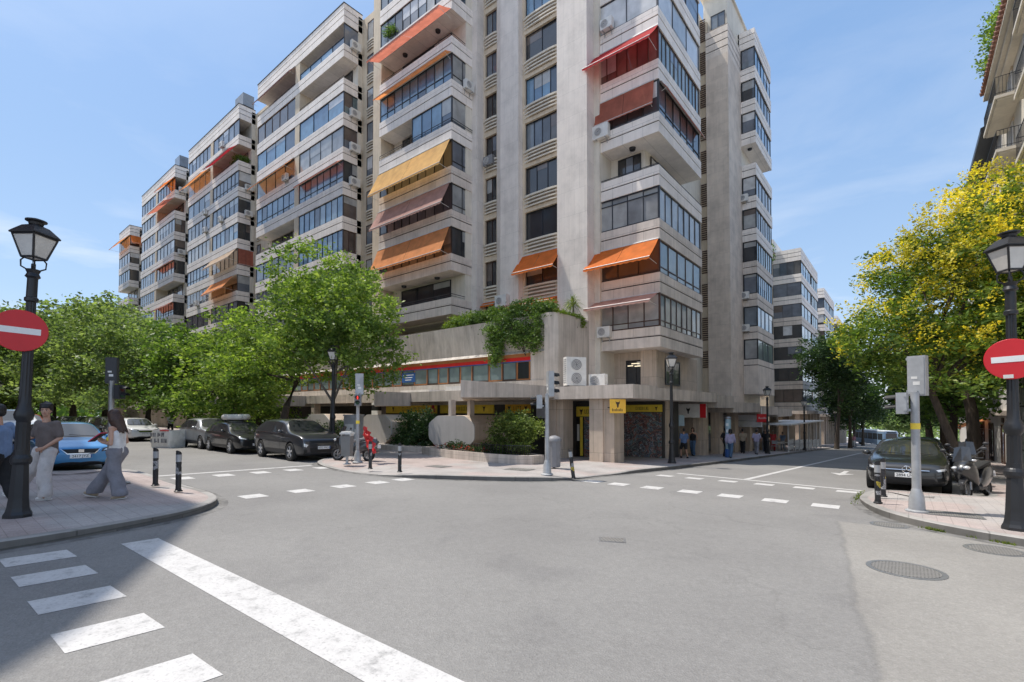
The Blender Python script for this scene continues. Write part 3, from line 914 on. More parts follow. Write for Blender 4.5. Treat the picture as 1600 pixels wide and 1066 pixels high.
    # mirrors, handles, seams, sills, tail lights, wipers
    for s_ in (-1, 1):
        xm = .145 * Ln
        h = cast((xm, s_ * W, .67 * H), (0, -s_, 0), 0)
        y0 = (h.y if h else s_ * W * .46)
        m = MB(); m.sphere((xm, y0 + s_ * .13, .69 * H), (.075, .12, .075), 12); m.tube([(xm, y0, .66 * H), (xm, y0 + s_ * .08, .67 * H)], .025, 6); m.build('mirror', MATS[st.get('mirror', paint)], t, smooth=True)
    for xa in (.10 * Ln, -.115 * Ln):
        patch('door_seam', [(xa - .005, .60 * H), (xa + .005, .60 * H), (xa + .005 + .02, .20 * H), (xa - .005 + .02, .20 * H)], 's', 'black', .003, 1, 8, mirror=True)
        patch('door_handle', [(xa - .28, .545 * H), (xa - .09, .55 * H), (xa - .09, .525 * H), (xa - .28, .52 * H)], 's', st.get('handle', paint), .022, 3, 2, mirror=True)
    for xa, zt in ((.085 * Ln + .01, .66), (-.115 * Ln, .655), (-.31 * Ln, .66)):
        patch('window_pillar', [(xa - .03, .955 * H), (xa + .03, .955 * H), (xa + .045, zt * H), (xa - .02, zt * H)], 's', 'black', .006, 2, 4, mirror=True)
    patch('window_trim', [(-.40 * Ln, .668 * H), (.16 * Ln, .645 * H), (.16 * Ln, .632 * H), (-.40 * Ln, .655 * H)], 's', st.get('trim', 'black'), .008, 14, 1, mirror=True)
    patch('body_crease', [(-.34 * Ln, .48 * H), (.26 * Ln, .44 * H), (.26 * Ln, .432 * H), (-.34 * Ln, .472 * H)], 's', st.get('crease', paint), .010, 14, 1, mirror=True)  # thin raised strip along the body side, in body paint by default
    patch('sill_trim', [(-.20 * Ln, .265 * H), (.20 * Ln, .265 * H), (.20 * Ln, .185 * H), (-.20 * Ln, .185 * H)], 's', 'dark_plastic', .010, 10, 2, mirror=True)
    patch('bumper_lip', [(-.40 * W, .19 * H), (.40 * W, .19 * H), (.38 * W, .15 * H), (-.38 * W, .15 * H)], 'f', 'dark_plastic', .012, 10, 1)
    patch('tail_light', [(-.26 * W, .60 * H), (-.455 * W, .62 * H), (-.455 * W, .52 * H), (-.28 * W, .52 * H)], 'r', 'lamp_red', .012, 5, 3, mirror=True)
    patch('bonnet_seam', [(.235 * Ln, -.44 * W), (.43 * Ln, -.40 * W), (.43 * Ln, -.394 * W), (.235 * Ln, -.434 * W)], 't', 'black', .003, 8, 1, mirror=True)
    m = MB(); m.tube([(.248 * Ln, .3 * W, .70 * H), (.225 * Ln, -.05 * W, .735 * H)], .010, 5); m.tube([(.248 * Ln, -.05 * W, .705 * H), (.225 * Ln, -.36 * W, .72 * H)], .010, 5); m.build('wiper', MATS['black'], t)
    return t


paint_car('car_blue', (.045, .22, .46), .45)
paint_car('car_black', (.012, .013, .015), .2)
paint_car('car_charcoal', (.032, .034, .04), .35)
paint_car('car_white', (.66, .66, .66), .0)
paint_car('car_silver', (.36, .37, .39), .6)
paint_car('car_teal', (.02, .035, .05), .4)
paint_car('car_red', (.35, .02, .02), .1)
paint_car('car_sky', (.22, .33, .48), .1)
plain('lamp_clear', (.62, .64, .66), .08, .3, coat=1.0); plain('lamp_dark', (.04, .042, .046), .1, coat=1.0); plain('lamp_red', (.28, .012, .012), .15, coat=1.0)

GL_ = 'cars parked along the left street'
GR_ = 'cars parked along the right-hand street'
def at(x, y): return (x, y, ground_z(x, y))
SL = math.atan(-.0214)
def put(t, roll=None):
    """settle a car parked along X on the cross-fall of the road"""
    a = t.rotation_euler.z
    s_ = -.0214 if t.location.y < 14 else -.045
    # slope vector is along +y: pitch/roll by heading
    t.rotation_euler = Matrix.Rotation(math.atan(s_), 4, 'X').to_3x3().to_4x4().__matmul__(Matrix.Rotation(a, 4, 'Z')).to_euler()
    return t
put(car('light blue hatchback facing the camera, half hidden behind the two walkers', at(-21.95, 3.12), 0.02, 'hatch', 4.5, 1.93, 1.55, 'car_blue', dict(chrome_v=True, badge='plain', bz=.44, headlight=[(-.27, .485), (-.44, .53), (-.44, .45), (-.25, .415)], bars=(), plate_z=.335, intake=[(-.42, .27), (.42, .27), (.38, .12), (-.38, .12)], spokes=5), '2417 JYZ', GL_))
put(car('dark crossover nearest the corner, with bright diamond-cut wheels, beside the scooter', at(-20.85, 10.55), -.03, 'suv', 4.75, 1.98, 1.72, 'car_charcoal', dict(headlight=[(-.31, .43), (-.43, .46), (-.43, .33), (-.36, .31)], grille=[(-.30, .50), (.30, .50), (.26, .44), (-.26, .44)], bars=(), intake=[(-.30, .33), (.30, .33), (.26, .17), (-.26, .17)], spokes=5, twin=True, plate_z=.33, trim='chrome', side_intake=[[(-.36, .30), (-.42, .30), (-.40, .18), (-.34, .18)]]), '6032 MKN', GL_, cladding=True, wheel_r=.345))
c2 = put(car('black estate car carrying a tied roll on its roof, behind the dark crossover', at(-26.3, 10.3), -.02, 'hatch', 4.65, 1.93, 1.54, 'car_black', dict(grille=[(-.22, .50), (.22, .50), (.20, .43), (-.20, .43)], intake=[(-.22, .40), (.22, .40), (.18, .2), (-.18, .2)], spokes=7, trim='chrome', plate_z=.3), '7718 GDV', GL_))
put(car('silver crossover with black wheel arches between rubble sack and black estate', at(-30.6 + .1, 10.4), .0, 'suv', 4.45, 1.92, 1.66, 'car_silver', dict(spokes=5, twin=True, grille=[(-.20, .50), (.20, .50), (.14, .38), (-.14, .38)]), '3391 LBC', None, cladding=True))
put(car('white hatchback with sharp headlights facing the camera, beyond the rubble sack', at(-41.2, 9.4), .06, 'hatch', 4.3, 1.9, 1.56, 'car_white', dict(spokes=5, intake=[(-.40, .33), (.40, .33), (.36, .12), (-.36, .12)], headlight=[(-.20, .50), (-.44, .56), (-.44, .47), (-.24, .45)]), '5540 MCH', GL_))
put(car('dark car behind the traffic light post, left of the white hatchback', at(-49, 9.6), .05, 'suv', 4.5, 1.9, 1.6, 'car_black', None, None, GL_, detail=False))
put(car('grey-blue car just left of the white hatchback, mostly hidden by the woman', at(-45.3, 9.7), .03, 'hatch', 4.3, 1.85, 1.5, 'car_teal', None, None, GL_, detail=False))
put(car('dark hatchback standing behind the man and the lamp post on the near-left kerb', at(-17.3 - 6.2, .9), .0, 'hatch', 4.2, 1.8, 1.45, 'car_black', dict(grille=[(-.2, .48), (.2, .48), (.16, .40), (-.16, .40)]), None, None))
put(car('white van with a pale blue windscreen behind the left lamp post', at(-36, 3.0), .0, 'suv', 4.9, 2.0, 2.0, 'car_white', None, None, GL_, detail=False))
put(car('red car behind the light blue hatchback roof', at(-44.5, 4.4), .0, 'hatch', 4.3, 1.85, 1.75, 'car_red', None, None, GL_, detail=False))
for i, (x, y, p, lab) in enumerate(((-54, 9.7, 'car_charcoal', 'dark grey car far along the left street beneath the dark trunked tree'), (-60, 9.8, 'car_black', 'black car far along the left street, next after the dark grey one'), (-67, 9.8, 'car_silver', 'small silver car far along the left street'), (-58, 4.6, 'car_sky', 'pale blue car far down the left street behind the man'), (-75, 5.0, 'car_white', 'small white car at the far end of the left street'), (-82, 9.8, 'car_black', 'tiny black car at the far end of the left street under the trees'))):
    put(car(lab, at(x, y), .02, 'hatch', 4.3, 1.85, 1.5, p, None, None, GL_, detail=False))
# the roll strapped on the estate's roof
t = thing('roof_load', 'pale tied roll of padding strapped on the roof bars of the black estate', 'roof load', at(-26.6, 10.3)); c = (0, 0, 0)
m = MB(); pts = []
for i in range(21):
    a = math.pi * 2 * i / 20; pts.append((-.1 + .62 * math.cos(a), .50 * math.sin(a), 1.74))
m.tube(pts, .15, 10); m.build('padding', MATS['sack'], t, smooth=True)
m = MB()
for x in (-.55, .35): m.box(x - .03, x + .03, -.72, .72, 1.56, 1.6)
m.build('roof_bars', MATS['black'], t)
# right-hand street
put(car('black hatchback with round star badge parked facing the camera on the right', at(.02, 19.75), -math.pi / 2 - .02, 'hatch', 4.55, 1.94, 1.53, 'car_black', dict(badge='star', grille=[(-.27, .47), (.27, .47), (.23, .385), (-.23, .385)], bars=(.45,), plate_z=.325, headlight=[(-.29, .46), (-.45, .50), (-.45, .42), (-.33, .40)], intake=[(-.30, .28), (.30, .28), (.36, .17), (-.36, .17)], side_intake=[[(-.33, .30), (-.44, .32), (-.43, .17), (-.35, .17)]], mirror='car_black', trim='chrome'), '2894 LMF', GR_))
for i, (y, p, lab, k) in enumerate(((26.2, 'car_teal', 'dark blue car parked right behind the black star-badged hatchback', 'suv'), (32.6, 'car_silver', 'silver car third in the row on the right-hand kerb', 'hatch'), (39, 'car_charcoal', 'grey car fourth in the row on the right-hand kerb', 'hatch'), (46, 'car_white', 'white car far along the right-hand kerb', 'suv'), (54, 'car_black', 'dark car farthest along the right-hand kerb', 'hatch'))):
    put(car(lab, at(.3, y), -math.pi / 2, k, 4.5, 1.9, 1.62 if k == 'suv' else 1.5, p, None, None, GR_, detail=False))
# bus crossing the far end
t = thing('city_bus', 'pale and blue city bus standing at the far end of the right-hand street', 'bus', at(-5.3, 128), -math.pi / 2 + .5)
m = MB(); m.prism([(-6, -1.28), (5.8, -1.28), (6, -1.0), (6, 1.0), (5.8, 1.28), (-6, 1.28)], .35, 3.05); m.build('body', MATS['car_sky'], t)
m = MB(); m.prism([(-5.9, -1.2), (5.7, -1.2), (5.85, -.95), (5.85, .95), (5.7, 1.2), (-5.9, 1.2)], 3.05, 3.2); m.build('roof', MATS['white_plastic'], t)
m = MB(); m.box(6.0, 6.02, -.98, .98, 1.3, 2.7); m.build('windscreen', MATS['glass_car'], t)
for s_ in (-1, 1):
    m = MB()
    for i in range(6): m.box(-5.6 + i * 1.85, -3.9 + i * 1.85, s_ * 1.281, s_ * 1.295, 1.35, 2.6)
    m.build('side_window', MATS['glass_car'], t)
m = MB(); m.box(6.0, 6.03, -.8, .8, 2.75, 2.98); m.build('destination_board', MATS['black'], t)
for x in (-3.6, 3.6):
    for s_ in (-1, 1):
        m = MB(); m.lathe([(.3, -.14), (.48, -.14), (.5, -.1), (.5, .1), (.48, .14), (.3, .14)], 20, (x, s_ * 1.12, .5), axis='y'); m.build('wheel', MATS['rubber'], t)
for s_ in (-.9, .9):
    m = MB(); m.box(6.0, 6.03, s_ - .15, s_ + .15, .7, .95); m.build('headlight', MATS['lamp_clear'], t)


# ---- scooters
def scooter(label, loc, rz, red=False, big=True, lean=-.12):
    t = thing('motor_scooter', label, 'scooter', loc, rz)
    def wheel(x, r_):
        m = MB(); pts = [(x + r_ * math.cos(a), 0, r_ + .055 + r_ * math.sin(a)) for a in [2 * math.pi * i / 22 for i in range(23)]]
        m.tube(pts, .055, 8); w_ = m.build('wheel', MATS['rubber'], t, smooth=True)
        m = MB(); m.lathe([(r_ * .85, -.03), (r_ * .85, .03), (r_ * .7, .03), (r_ * .7, -.03), (r_ * .85, -.03)], 20, (x, 0, r_ + .055), axis='y')
        for k in range(5):
            a = 2 * math.pi * k / 5
            m.tube([(x, 0, r_ + .055), (x + r_ * .8 * math.cos(a), 0, r_ + .055 + r_ * .8 * math.sin(a))], .018, 5)
        m.build('rim', MATS['metal_grey'], w_)
    wheel(.68, .22); wheel(-.62, .21)
    # body panels: lofted sections along x : (x, half width, z bottom, z top)
    def loft(nm, secs, mat, k=8):
        m = MB(); vs = []
        for x, w_, z0, z1 in secs:
            for i in range(2 * k):
                a = 2 * math.pi * i / (2 * k)
                ca, sa = math.cos(a), math.sin(a)
                e = .65
                vs.append((x, w_ * math.copysign(abs(ca) ** e, ca), (z0 + z1) / 2 + (z1 - z0) / 2 * math.copysign(abs(sa) ** e, sa)))
        n_ = 2 * k
        fs = [(i * n_ + j, i * n_ + (j + 1) % n_, (i + 1) * n_ + (j + 1) % n_, (i + 1) * n_ + j) for i in range(len(secs) - 1) for j in range(n_)]
        fs += [tuple(range(n_))[::-1], tuple(range((len(secs) - 1) * n_, len(secs) * n_))]
        m.add(vs, fs); return m.build(nm, MATS[mat], t, smooth=True)
    loft('tail_body', [(-1.0, .05, .72, .80), (-.9, .14, .58, .84), (-.6, .20, .42, .86), (-.25, .21, .28, .80), (.0, .19, .24, .52), (.15, .18, .24, .42)], 'car_charcoal')
    loft('seat', [(-.92, .08, .82, .90), (-.75, .15, .80, .96), (-.45, .17, .80, .93), (-.15, .17, .76, .88), (.05, .12, .74, .82)], 'rubber' if big else 'grey_plastic')
    loft('footboard', [(-.05, .19, .22, .34), (.25, .20, .20, .32), (.42, .19, .22, .40)], 'dark_plastic')
    loft('front_shield', [(.38, .20, .28, .80), (.50, .25, .34, 1.02), (.62, .22, .46, 1.02), (.76, .14, .58, .92), (.86, .05, .68, .80)], 'car_black')
    loft('front_fender', [(.48, .07, .44, .50), (.60, .085, .50, .60), (.76, .085, .48, .58), (.92, .06, .40, .46)], 'car_charcoal')
    for s_ in (-1, 1):
        m = MB(); m.sphere((.76, s_ * .12, .84), (.08, .075, .05), 12); m.build('headlight', MATS['lamp_clear'], t, smooth=True)
        m = MB(); m.tube([(.66, s_ * .09, .27), (.52, s_ * .09, .7)], .028, 8); m.build('fork', MATS['metal_grey'], t)
        m = MB(); m.tube([(.48, s_ * .2, 1.10), (.44, s_ * .38, 1.26)], .012, 6); m.sphere((.43, s_ * .42, 1.30), (.02, .075, .045), 10); m.build('mirror', MATS['dark_plastic'], t, smooth=True)
    m = MB(); m.tube([(.36, -.36, 1.06), (.46, -.12, 1.06), (.46, .12, 1.06), (.36, .36, 1.06)], .022, 8); m.build('handlebar', MATS['black'], t)
    m = MB(); m.add([(.60, -.2, 1.0), (.60, .2, 1.0), (.46, .16, 1.36), (.46, -.16, 1.36), (.63, 0, 1.0), (.49, 0, 1.39)], [(0, 4, 5, 3), (4, 1, 2, 5)]); m.build('windshield', MATS['glass_dark'], t)
    m = MB(); m.tube([(-.3, -.17, .22), (-.55, -.2, .3), (-.95, -.2, .42)], [.04, .06, .06], 8); m.build('exhaust', MATS['metal_grey'], t)
    m = MB(); m.tube([(-.1, .12, .25), (-.05, .3, .03)], .014, 6); m.build('stand', MATS['metal_grey'], t)
    m = MB(); m.box(-1.06, -1.03, -.11, .11, .52, .66); m.build('number_plate', MATS['white_sign'], t)
    t.rotation_euler = (lean, 0, rz)
    return t
scooter('large dark maxi scooter parked under the leaning tree on the right', (1.45, 17.8, ground_z(1.45, 17.8)), -1.95, lean=.13)
scooter('dark scooter behind the grey bin on the far corner', (-16.75, 10.75, ground_z(0, 10.75) + .1), -2.65, big=False, lean=.1)
scooter('brown-seated scooter half hidden behind the leaning tree trunk on the right', (1.55, 20.2, ground_z(0, 20.2) + .13), -1.7, lean=.1)
scooter('small scooter far along the right-hand row behind the black car', (1.55, 24.6, ground_z(0, 24.6) + .13), -1.7, lean=.1)
# red cover hung over the scooter's rear
t = thing('red_rain_cover', 'crumpled bright red rain cover hanging over the back of the scooter on the far corner', 'scooter cover', (-16.25, 10.95, ground_z(0, 11) + .18))
m = MB(); rg = random.Random(9); nu, nv = 7, 9
for j in range(nv + 1):
    for i in range(nu + 1):
        u, v = i / nu - .5, j / nv
        m.v.append((u * .34 + .42 * v ** 1.3 + rg.gauss(0, .02), rg.gauss(0, .05) - .08 * math.cos(u * 4), 1.28 - .98 * v + rg.gauss(0, .02)))
for j in range(nv):
    for i in range(nu): m.f.append((j * (nu + 1) + i, j * (nu + 1) + i + 1, (j + 1) * (nu + 1) + i + 1, (j + 1) * (nu + 1) + i)); m.m.append(0)
m.build('cloth', MATS['red_paint'], t)
m = MB(); m.tube([(0, .05, 1.25), (.1, .08, .1)], .012, 5); m.build('strap', MATS['black'], t)
# ================================================================== SETTING: ground, pavements, markings
def asphalt_mat():
    m, nt, b = _nt('asphalt')
    g = N(nt, 'ShaderNodeNewGeometry')
    n1 = N(nt, 'ShaderNodeTexNoise', i_Scale=.22, i_Detail=8.0, i_Roughness=.62)
    L(nt, g.outputs['Position'], n1.inputs['Vector'])
    r1 = ramp(nt, [(.32, (.20, .194, .188)), (.5, (.228, .222, .214)), (.68, (.257, .25, .24))])
    L(nt, n1.outputs['Fac'], r1.inputs[0])
    # aggregate: pale and dark chippings
    v = N(nt, 'ShaderNodeTexVoronoi', i_Scale=62.0)
    L(nt, g.outputs['Position'], v.inputs['Vector'])
    rv = ramp(nt, [(0.0, (.82,) * 3), (.35, (.96,) * 3), (.7, (1.03,) * 3), (1, (1.2,) * 3)])
    sv = N(nt, 'ShaderNodeSeparateColor'); L(nt, v.outputs['Color'], sv.inputs[0])
    L(nt, sv.outputs[0], rv.inputs[0])
    col = mixc(nt, .55, r1.outputs[0], mixc(nt, 1.0, r1.outputs[0], rv.outputs[0], 'MULTIPLY'))
    n4 = N(nt, 'ShaderNodeTexNoise', i_Scale=9.0, i_Detail=6.0, i_Roughness=.75)
    L(nt, g.outputs['Position'], n4.inputs['Vector'])
    r4 = ramp(nt, [(.3, (.92,) * 3), (.5, (1.0,) * 3), (.72, (1.06,) * 3)])
    L(nt, n4.outputs['Fac'], r4.inputs[0])
    col = mixc(nt, 1.0, col, r4.outputs[0], 'MULTIPLY')
    # stains and tyre-darkened patches
    n2 = N(nt, 'ShaderNodeTexNoise', i_Scale=.75, i_Detail=4.0, i_Roughness=.5, i_Distortion=.6)
    mp = N(nt, 'ShaderNodeMapping'); mp.inputs['Location'].default_value = (13, 4, 0)
    L(nt, g.outputs['Position'], mp.inputs[0]); L(nt, mp.outputs[0], n2.inputs['Vector'])
    r2 = ramp(nt, [(.58, (1, 1, 1)), (.76, (.89, .89, .90))])
    L(nt, n2.outputs['Fac'], r2.inputs[0])
    col = mixc(nt, 1.0, col, r2.outputs[0], 'MULTIPLY')
    # resurfaced strip with a wavering joint (paler surface on its far side)
    sx = N(nt, 'ShaderNodeSeparateXYZ'); L(nt, g.outputs['Position'], sx.inputs[0])
    n5 = N(nt, 'ShaderNodeTexNoise', i_Scale=2.2, i_Detail=5.0)
    L(nt, g.outputs['Position'], n5.inputs['Vector'])
    # line from (0.2,1.9) .. (-0.6,8.4): x + .12*y  > .4
    ma = N(nt, 'ShaderNodeMath', operation='MULTIPLY_ADD', i_1=.125); L(nt, sx.outputs[1], ma.inputs[0]); L(nt, sx.outputs[0], ma.inputs[2])
    mb_ = N(nt, 'ShaderNodeMath', operation='MULTIPLY_ADD', i_1=.22); L(nt, n5.outputs['Fac'], mb_.inputs[0]); L(nt, ma.outputs[0], mb_.inputs[2])
    pal = N(nt, 'ShaderNodeMapRange'); pal.inputs[1].default_value = .44; pal.inputs[2].default_value = .50
    L(nt, mb_.outputs[0], pal.inputs[0])
    yl = N(nt, 'ShaderNodeMath', operation='LESS_THAN', i_1=11.0); L(nt, sx.outputs[1], yl.inputs[0])
    pf = N(nt, 'ShaderNodeMath', operation='MULTIPLY'); L(nt, pal.outputs[0], pf.inputs[0]); L(nt, yl.outputs[0], pf.inputs[1])
    col = mixc(nt, pf.outputs[0], col, mixc(nt, 1.0, col, (1.17, 1.15, 1.11), 'MULTIPLY'))
    # joint line dark
    jr = ramp(nt, [(.40, (1, 1, 1)), (.46, (.6, .6, .6)), (.52, (1, 1, 1))])
    L(nt, mb_.outputs[0], jr.inputs[0])
    jm = mixc(nt, yl.outputs[0], (1, 1, 1), jr.outputs[0])
    col = mixc(nt, .32, col, mixc(nt, 1.0, col, jm, 'MULTIPLY'))
    # a few cracks
    vc = N(nt, 'ShaderNodeTexVoronoi', feature='DISTANCE_TO_EDGE', i_Scale=.16)
    nd = N(nt, 'ShaderNodeTexNoise', i_Scale=1.1, i_Detail=5.0)
    L(nt, g.outputs['Position'], nd.inputs['Vector'])
    vm = N(nt, 'ShaderNodeVectorMath', operation='MULTIPLY_ADD')
    vm.inputs[1].default_value = (1.6, 1.6, 0)
    L(nt, nd.outputs['Color'], vm.inputs[0]); L(nt, g.outputs['Position'], vm.inputs[2])
    L(nt, vm.outputs[0], vc.inputs['Vector'])
    rc = ramp(nt, [(0, (.55,) * 3), (.0016, (.7,) * 3), (.003, (1, 1, 1))])
    L(nt, vc.outputs['Distance'], rc.inputs[0])
    col = mixc(nt, .22, col, mixc(nt, 1.0, col, rc.outputs[0], 'MULTIPLY'))
    L(nt, col, b.inputs['Base Color'])
    b.inputs['Roughness'].default_value = .82
    b.inputs['Specular IOR Level'].default_value = .12
    ad = N(nt, 'ShaderNodeMath', operation='ADD'); L(nt, v.outputs['Distance'], ad.inputs[0]); L(nt, n4.outputs['Fac'], ad.inputs[1])
    bp = N(nt, 'ShaderNodeBump', i_Strength=.45, i_Distance=.012)
    L(nt, ad.outputs[0], bp.inputs['Height']); L(nt, bp.outputs[0], b.inputs['Normal'])
    MATS['asphalt'] = m


def marking_mat():
    m, nt, b = _nt('road_paint')
    g = N(nt, 'ShaderNodeNewGeometry')
    n1 = N(nt, 'ShaderNodeTexNoise', i_Scale=5.0, i_Detail=8.0, i_Roughness=.72)
    L(nt, g.outputs['Position'], n1.inputs['Vector'])
    r = ramp(nt, [(.33, (.32, .315, .31)), (.45, (.50, .49, .48)), (.7, (.57, .56, .55))])
    L(nt, n1.outputs['Fac'], r.inputs[0])
    n2 = N(nt, 'ShaderNodeTexNoise', i_Scale=38.0, i_Detail=4.0)
    L(nt, g.outputs['Position'], n2.inputs['Vector'])
    r2 = ramp(nt, [(.30, (.74,) * 3), (.46, (1, 1, 1))])
    L(nt, n2.outputs['Fac'], r2.inputs[0])
    L(nt, mixc(nt, 1.0, r.outputs[0], r2.outputs[0], 'MULTIPLY'), b.inputs['Base Color'])
    b.inputs['Roughness'].default_value = .7
    bp = N(nt, 'ShaderNodeBump', i_Strength=.3, i_Distance=.01)
    L(nt, n2.outputs['Fac'], bp.inputs['Height']); L(nt, bp.outputs[0], b.inputs['Normal'])
    MATS['road_paint'] = m


def paving_mat(name, c1, c2, tile, red=None):
    m, nt, b = _nt(name)
    g = N(nt, 'ShaderNodeNewGeometry')
    br = N(nt, 'ShaderNodeTexBrick', offset=0.0, i_Scale=1.0)
    br.inputs['Brick Width'].default_value = tile; br.inputs['Row Height'].default_value = tile
    br.inputs['Mortar Size'].default_value = .006
    br.inputs['Color1'].default_value = (*c1, 1); br.inputs['Color2'].default_value = (*c2, 1)
    br.inputs['Mortar'].default_value = (*[c * .72 for c in c1], 1)
    L(nt, g.outputs['Position'], br.inputs['Vector'])
    n1 = N(nt, 'ShaderNodeTexNoise', i_Scale=.7, i_Detail=8.0, i_Roughness=.65)
    L(nt, g.outputs['Position'], n1.inputs['Vector'])
    r1 = ramp(nt, [(.3, (.72, .71, .70)), (.55, (1, 1, 1)), (.75, (1.12, 1.1, 1.08))])
    L(nt, n1.outputs['Fac'], r1.inputs[0])
    col = mixc(nt, 1.0, br.outputs['Color'], r1.outputs[0], 'MULTIPLY')
    if red:
        n2 = N(nt, 'ShaderNodeTexNoise', i_Scale=.28, i_Detail=2.0)
        L(nt, g.outputs['Position'], n2.inputs['Vector'])
        r2 = ramp(nt, [(.46, (0, 0, 0)), (.52, (1, 1, 1))])
        L(nt, n2.outputs['Fac'], r2.inputs[0])
        col = mixc(nt, r2.outputs[0], col, mixc(nt, 1.0, col, red, 'MULTIPLY'))
    n3 = N(nt, 'ShaderNodeTexNoise', i_Scale=40.0, i_Detail=3.0)
    L(nt, g.outputs['Position'], n3.inputs['Vector'])
    r3 = ramp(nt, [(.3, (.85,) * 3), (.7, (1.1,) * 3)])
    L(nt, n3.outputs['Fac'], r3.inputs[0])
    col = mixc(nt, 1.0, col, r3.outputs[0], 'MULTIPLY')
    L(nt, col, b.inputs['Base Color'])
    b.inputs['Roughness'].default_value = .85
    bp = N(nt, 'ShaderNodeBump', i_Strength=.35, i_Distance=.01)
    L(nt, br.outputs['Fac'], bp.inputs['Height']); bp.invert = True
    L(nt, bp.outputs[0], b.inputs['Normal'])
    MATS[name] = m


asphalt_mat(); marking_mat()
plain('gutter', (.155, .15, .143), .9, var=.45, scale=5.0, bump=.4)
paving_mat('paving', (.40, .372, .355), (.37, .347, .334), .20, red=(1.03, .92, .90))
plain('kerb_stone', (.36, .345, .325), .85, var=.25, scale=4.0, bump=.4)
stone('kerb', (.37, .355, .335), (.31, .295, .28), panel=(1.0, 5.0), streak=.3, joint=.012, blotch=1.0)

# one sheet for the whole ground, folded where the streets begin to fall away
mb = MB()
ys = [-400, -60, -20, 0, 4, 8, 14, 25, 40, 60, 90, 130, 200, 320, 600, 1200]
xs = [-1500, -600, -300, -150, -80, -40, -20, -10, 0, 10, 20, 40, 100, 300, 900]
for y in ys:
    for x in xs: mb.v.append((x, y, ground_z(x, y)))
nx = len(xs)
for j in range(len(ys) - 1):
    for i in range(nx - 1):
        mb.f.append((j * nx + i, j * nx + i + 1, (j + 1) * nx + i + 1, (j + 1) * nx + i)); mb.m.append(0)
structure(mb.build('road', MATS['asphalt']))


def offset_path(pts, d):
    out = []
    for i in range(len(pts)):
        a = Vector(pts[max(i - 1, 0)][:2]); c = Vector(pts[min(i + 1, len(pts) - 1)][:2])
        t = (c - a).normalized()
        nrm = Vector((-t.y, t.x))
        out.append((pts[i][0] + nrm.x * d, pts[i][1] + nrm.y * d))
    return out


def smooth_path(pts, it=2):
    for _ in range(it):
        q = [pts[0]]
        for a, b in zip(pts, pts[1:]):
            q.append(tuple(.75 * u + .25 * w for u, w in zip(a, b)))
            q.append(tuple(.25 * u + .75 * w for u, w in zip(a, b)))
        q.append(pts[-1])
        pts = q
    return pts


def densify(pts, step=6.0):
    out = [pts[0]]
    for a, b in zip(pts, pts[1:]):
        n = max(1, int(math.dist(a[:2], b[:2]) / step))
        for k in range(1, n + 1): out.append(tuple(u + (w - u) * k / n for u, w in zip(a, b)))
    return out


def pavement(path, far, name='pavement'):
    """path: kerb line (x, y, kerb height) with the pavement on its left; far: remaining outline"""
    path = densify(smooth_path(path), 5.0)
    kin = offset_path(path, .16)
    inn = offset_path(path, 1.4)
    mk = MB()
    for i in range(len(path) - 1):
        (x0, y0, h0), (x1, y1, h1) = path[i], path[i + 1]
        a0, a1 = kin[i], kin[i + 1]
        top = lambda x, y, h: (x, y, ground_z(x, y) + h)
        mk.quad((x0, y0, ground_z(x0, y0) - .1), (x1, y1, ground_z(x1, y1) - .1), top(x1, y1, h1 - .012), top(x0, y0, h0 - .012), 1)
        e0 = offset_path(path[i:i + 2], .02)
        mk.quad(top(x0, y0, h0 - .012), top(x1, y1, h1 - .012), top(*e0[1], h1 + .004), top(*e0[0], h0 + .004))
        mk.quad(top(*e0[0], h0 + .004), top(*e0[1], h1 + .004), top(*a1, h1 + .004), top(*a0, h0 + .004))
    gut = MB(); oo = offset_path(path, -.2)
    for i in range(len(path) - 1):
        q = [path[i][:2], path[i + 1][:2], oo[i + 1], oo[i]]
        gut.quad(*[(x, y, ground_z(x, y) + .0025) for x, y in q[::-1]])
    structure(gut.build('gutter', MATS['gutter']))
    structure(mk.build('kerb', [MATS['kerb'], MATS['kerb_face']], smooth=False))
    bm = bmesh.new()
    H = .13
    pv = [bm.verts.new((x, y, ground_z(x, y) + h)) for (x, y), (_, _, h) in zip(offset_path(path, .14), path)]
    iv = [bm.verts.new((x, y, ground_z(x, y) + H)) for x, y in inn]
    for i in range(len(path) - 1):
        bm.faces.new((pv[i], pv[i + 1], iv[i + 1], iv[i]))
    fv = [bm.verts.new((x, y, ground_z(x, y) + H)) for x, y in far]
    f = bm.faces.new(iv + fv)
    bmesh.ops.triangulate(bm, faces=[f])
    for yy in ys:
        if -100 < yy < 400:
            bmesh.ops.bisect_plane(bm, geom=bm.verts[:] + bm.edges[:] + bm.faces[:], plane_co=(0, yy, 0), plane_no=(0, 1, 0), dist=1e-4)
    for v in bm.verts:
        if min(math.dist(v.co.xy, p[:2]) for p in path) > 1.3 and min(math.dist(v.co.xy, p) for p in offset_path(path, 1.4)) > .01:
            k_ = min(range(len(path) - 1), key=lambda i: math.dist(v.co.xy, path[i][:2]) + math.dist(v.co.xy, path[i + 1][:2]))
            a_, c_ = Vector(path[k_][:2]), Vector(path[k_ + 1][:2])
            t_ = (c_ - a_).normalized(); dd_ = abs((Vector(v.co.xy) - a_).cross(t_))
            if dd_ > 1.39: v.co.z = ground_z(v.co.x, v.co.y) + H
    bmesh.ops.recalc_face_normals(bm, faces=bm.faces[:])
    me = bpy.data.meshes.new(name)
    bm.to_mesh(me); bm.free()
    if me.polygons and sum(p.normal.z for p in me.polygons) < 0: me.flip_normals()
    me.materials.append(MATS['paving'])
    return structure(link(name, me))


h = .13
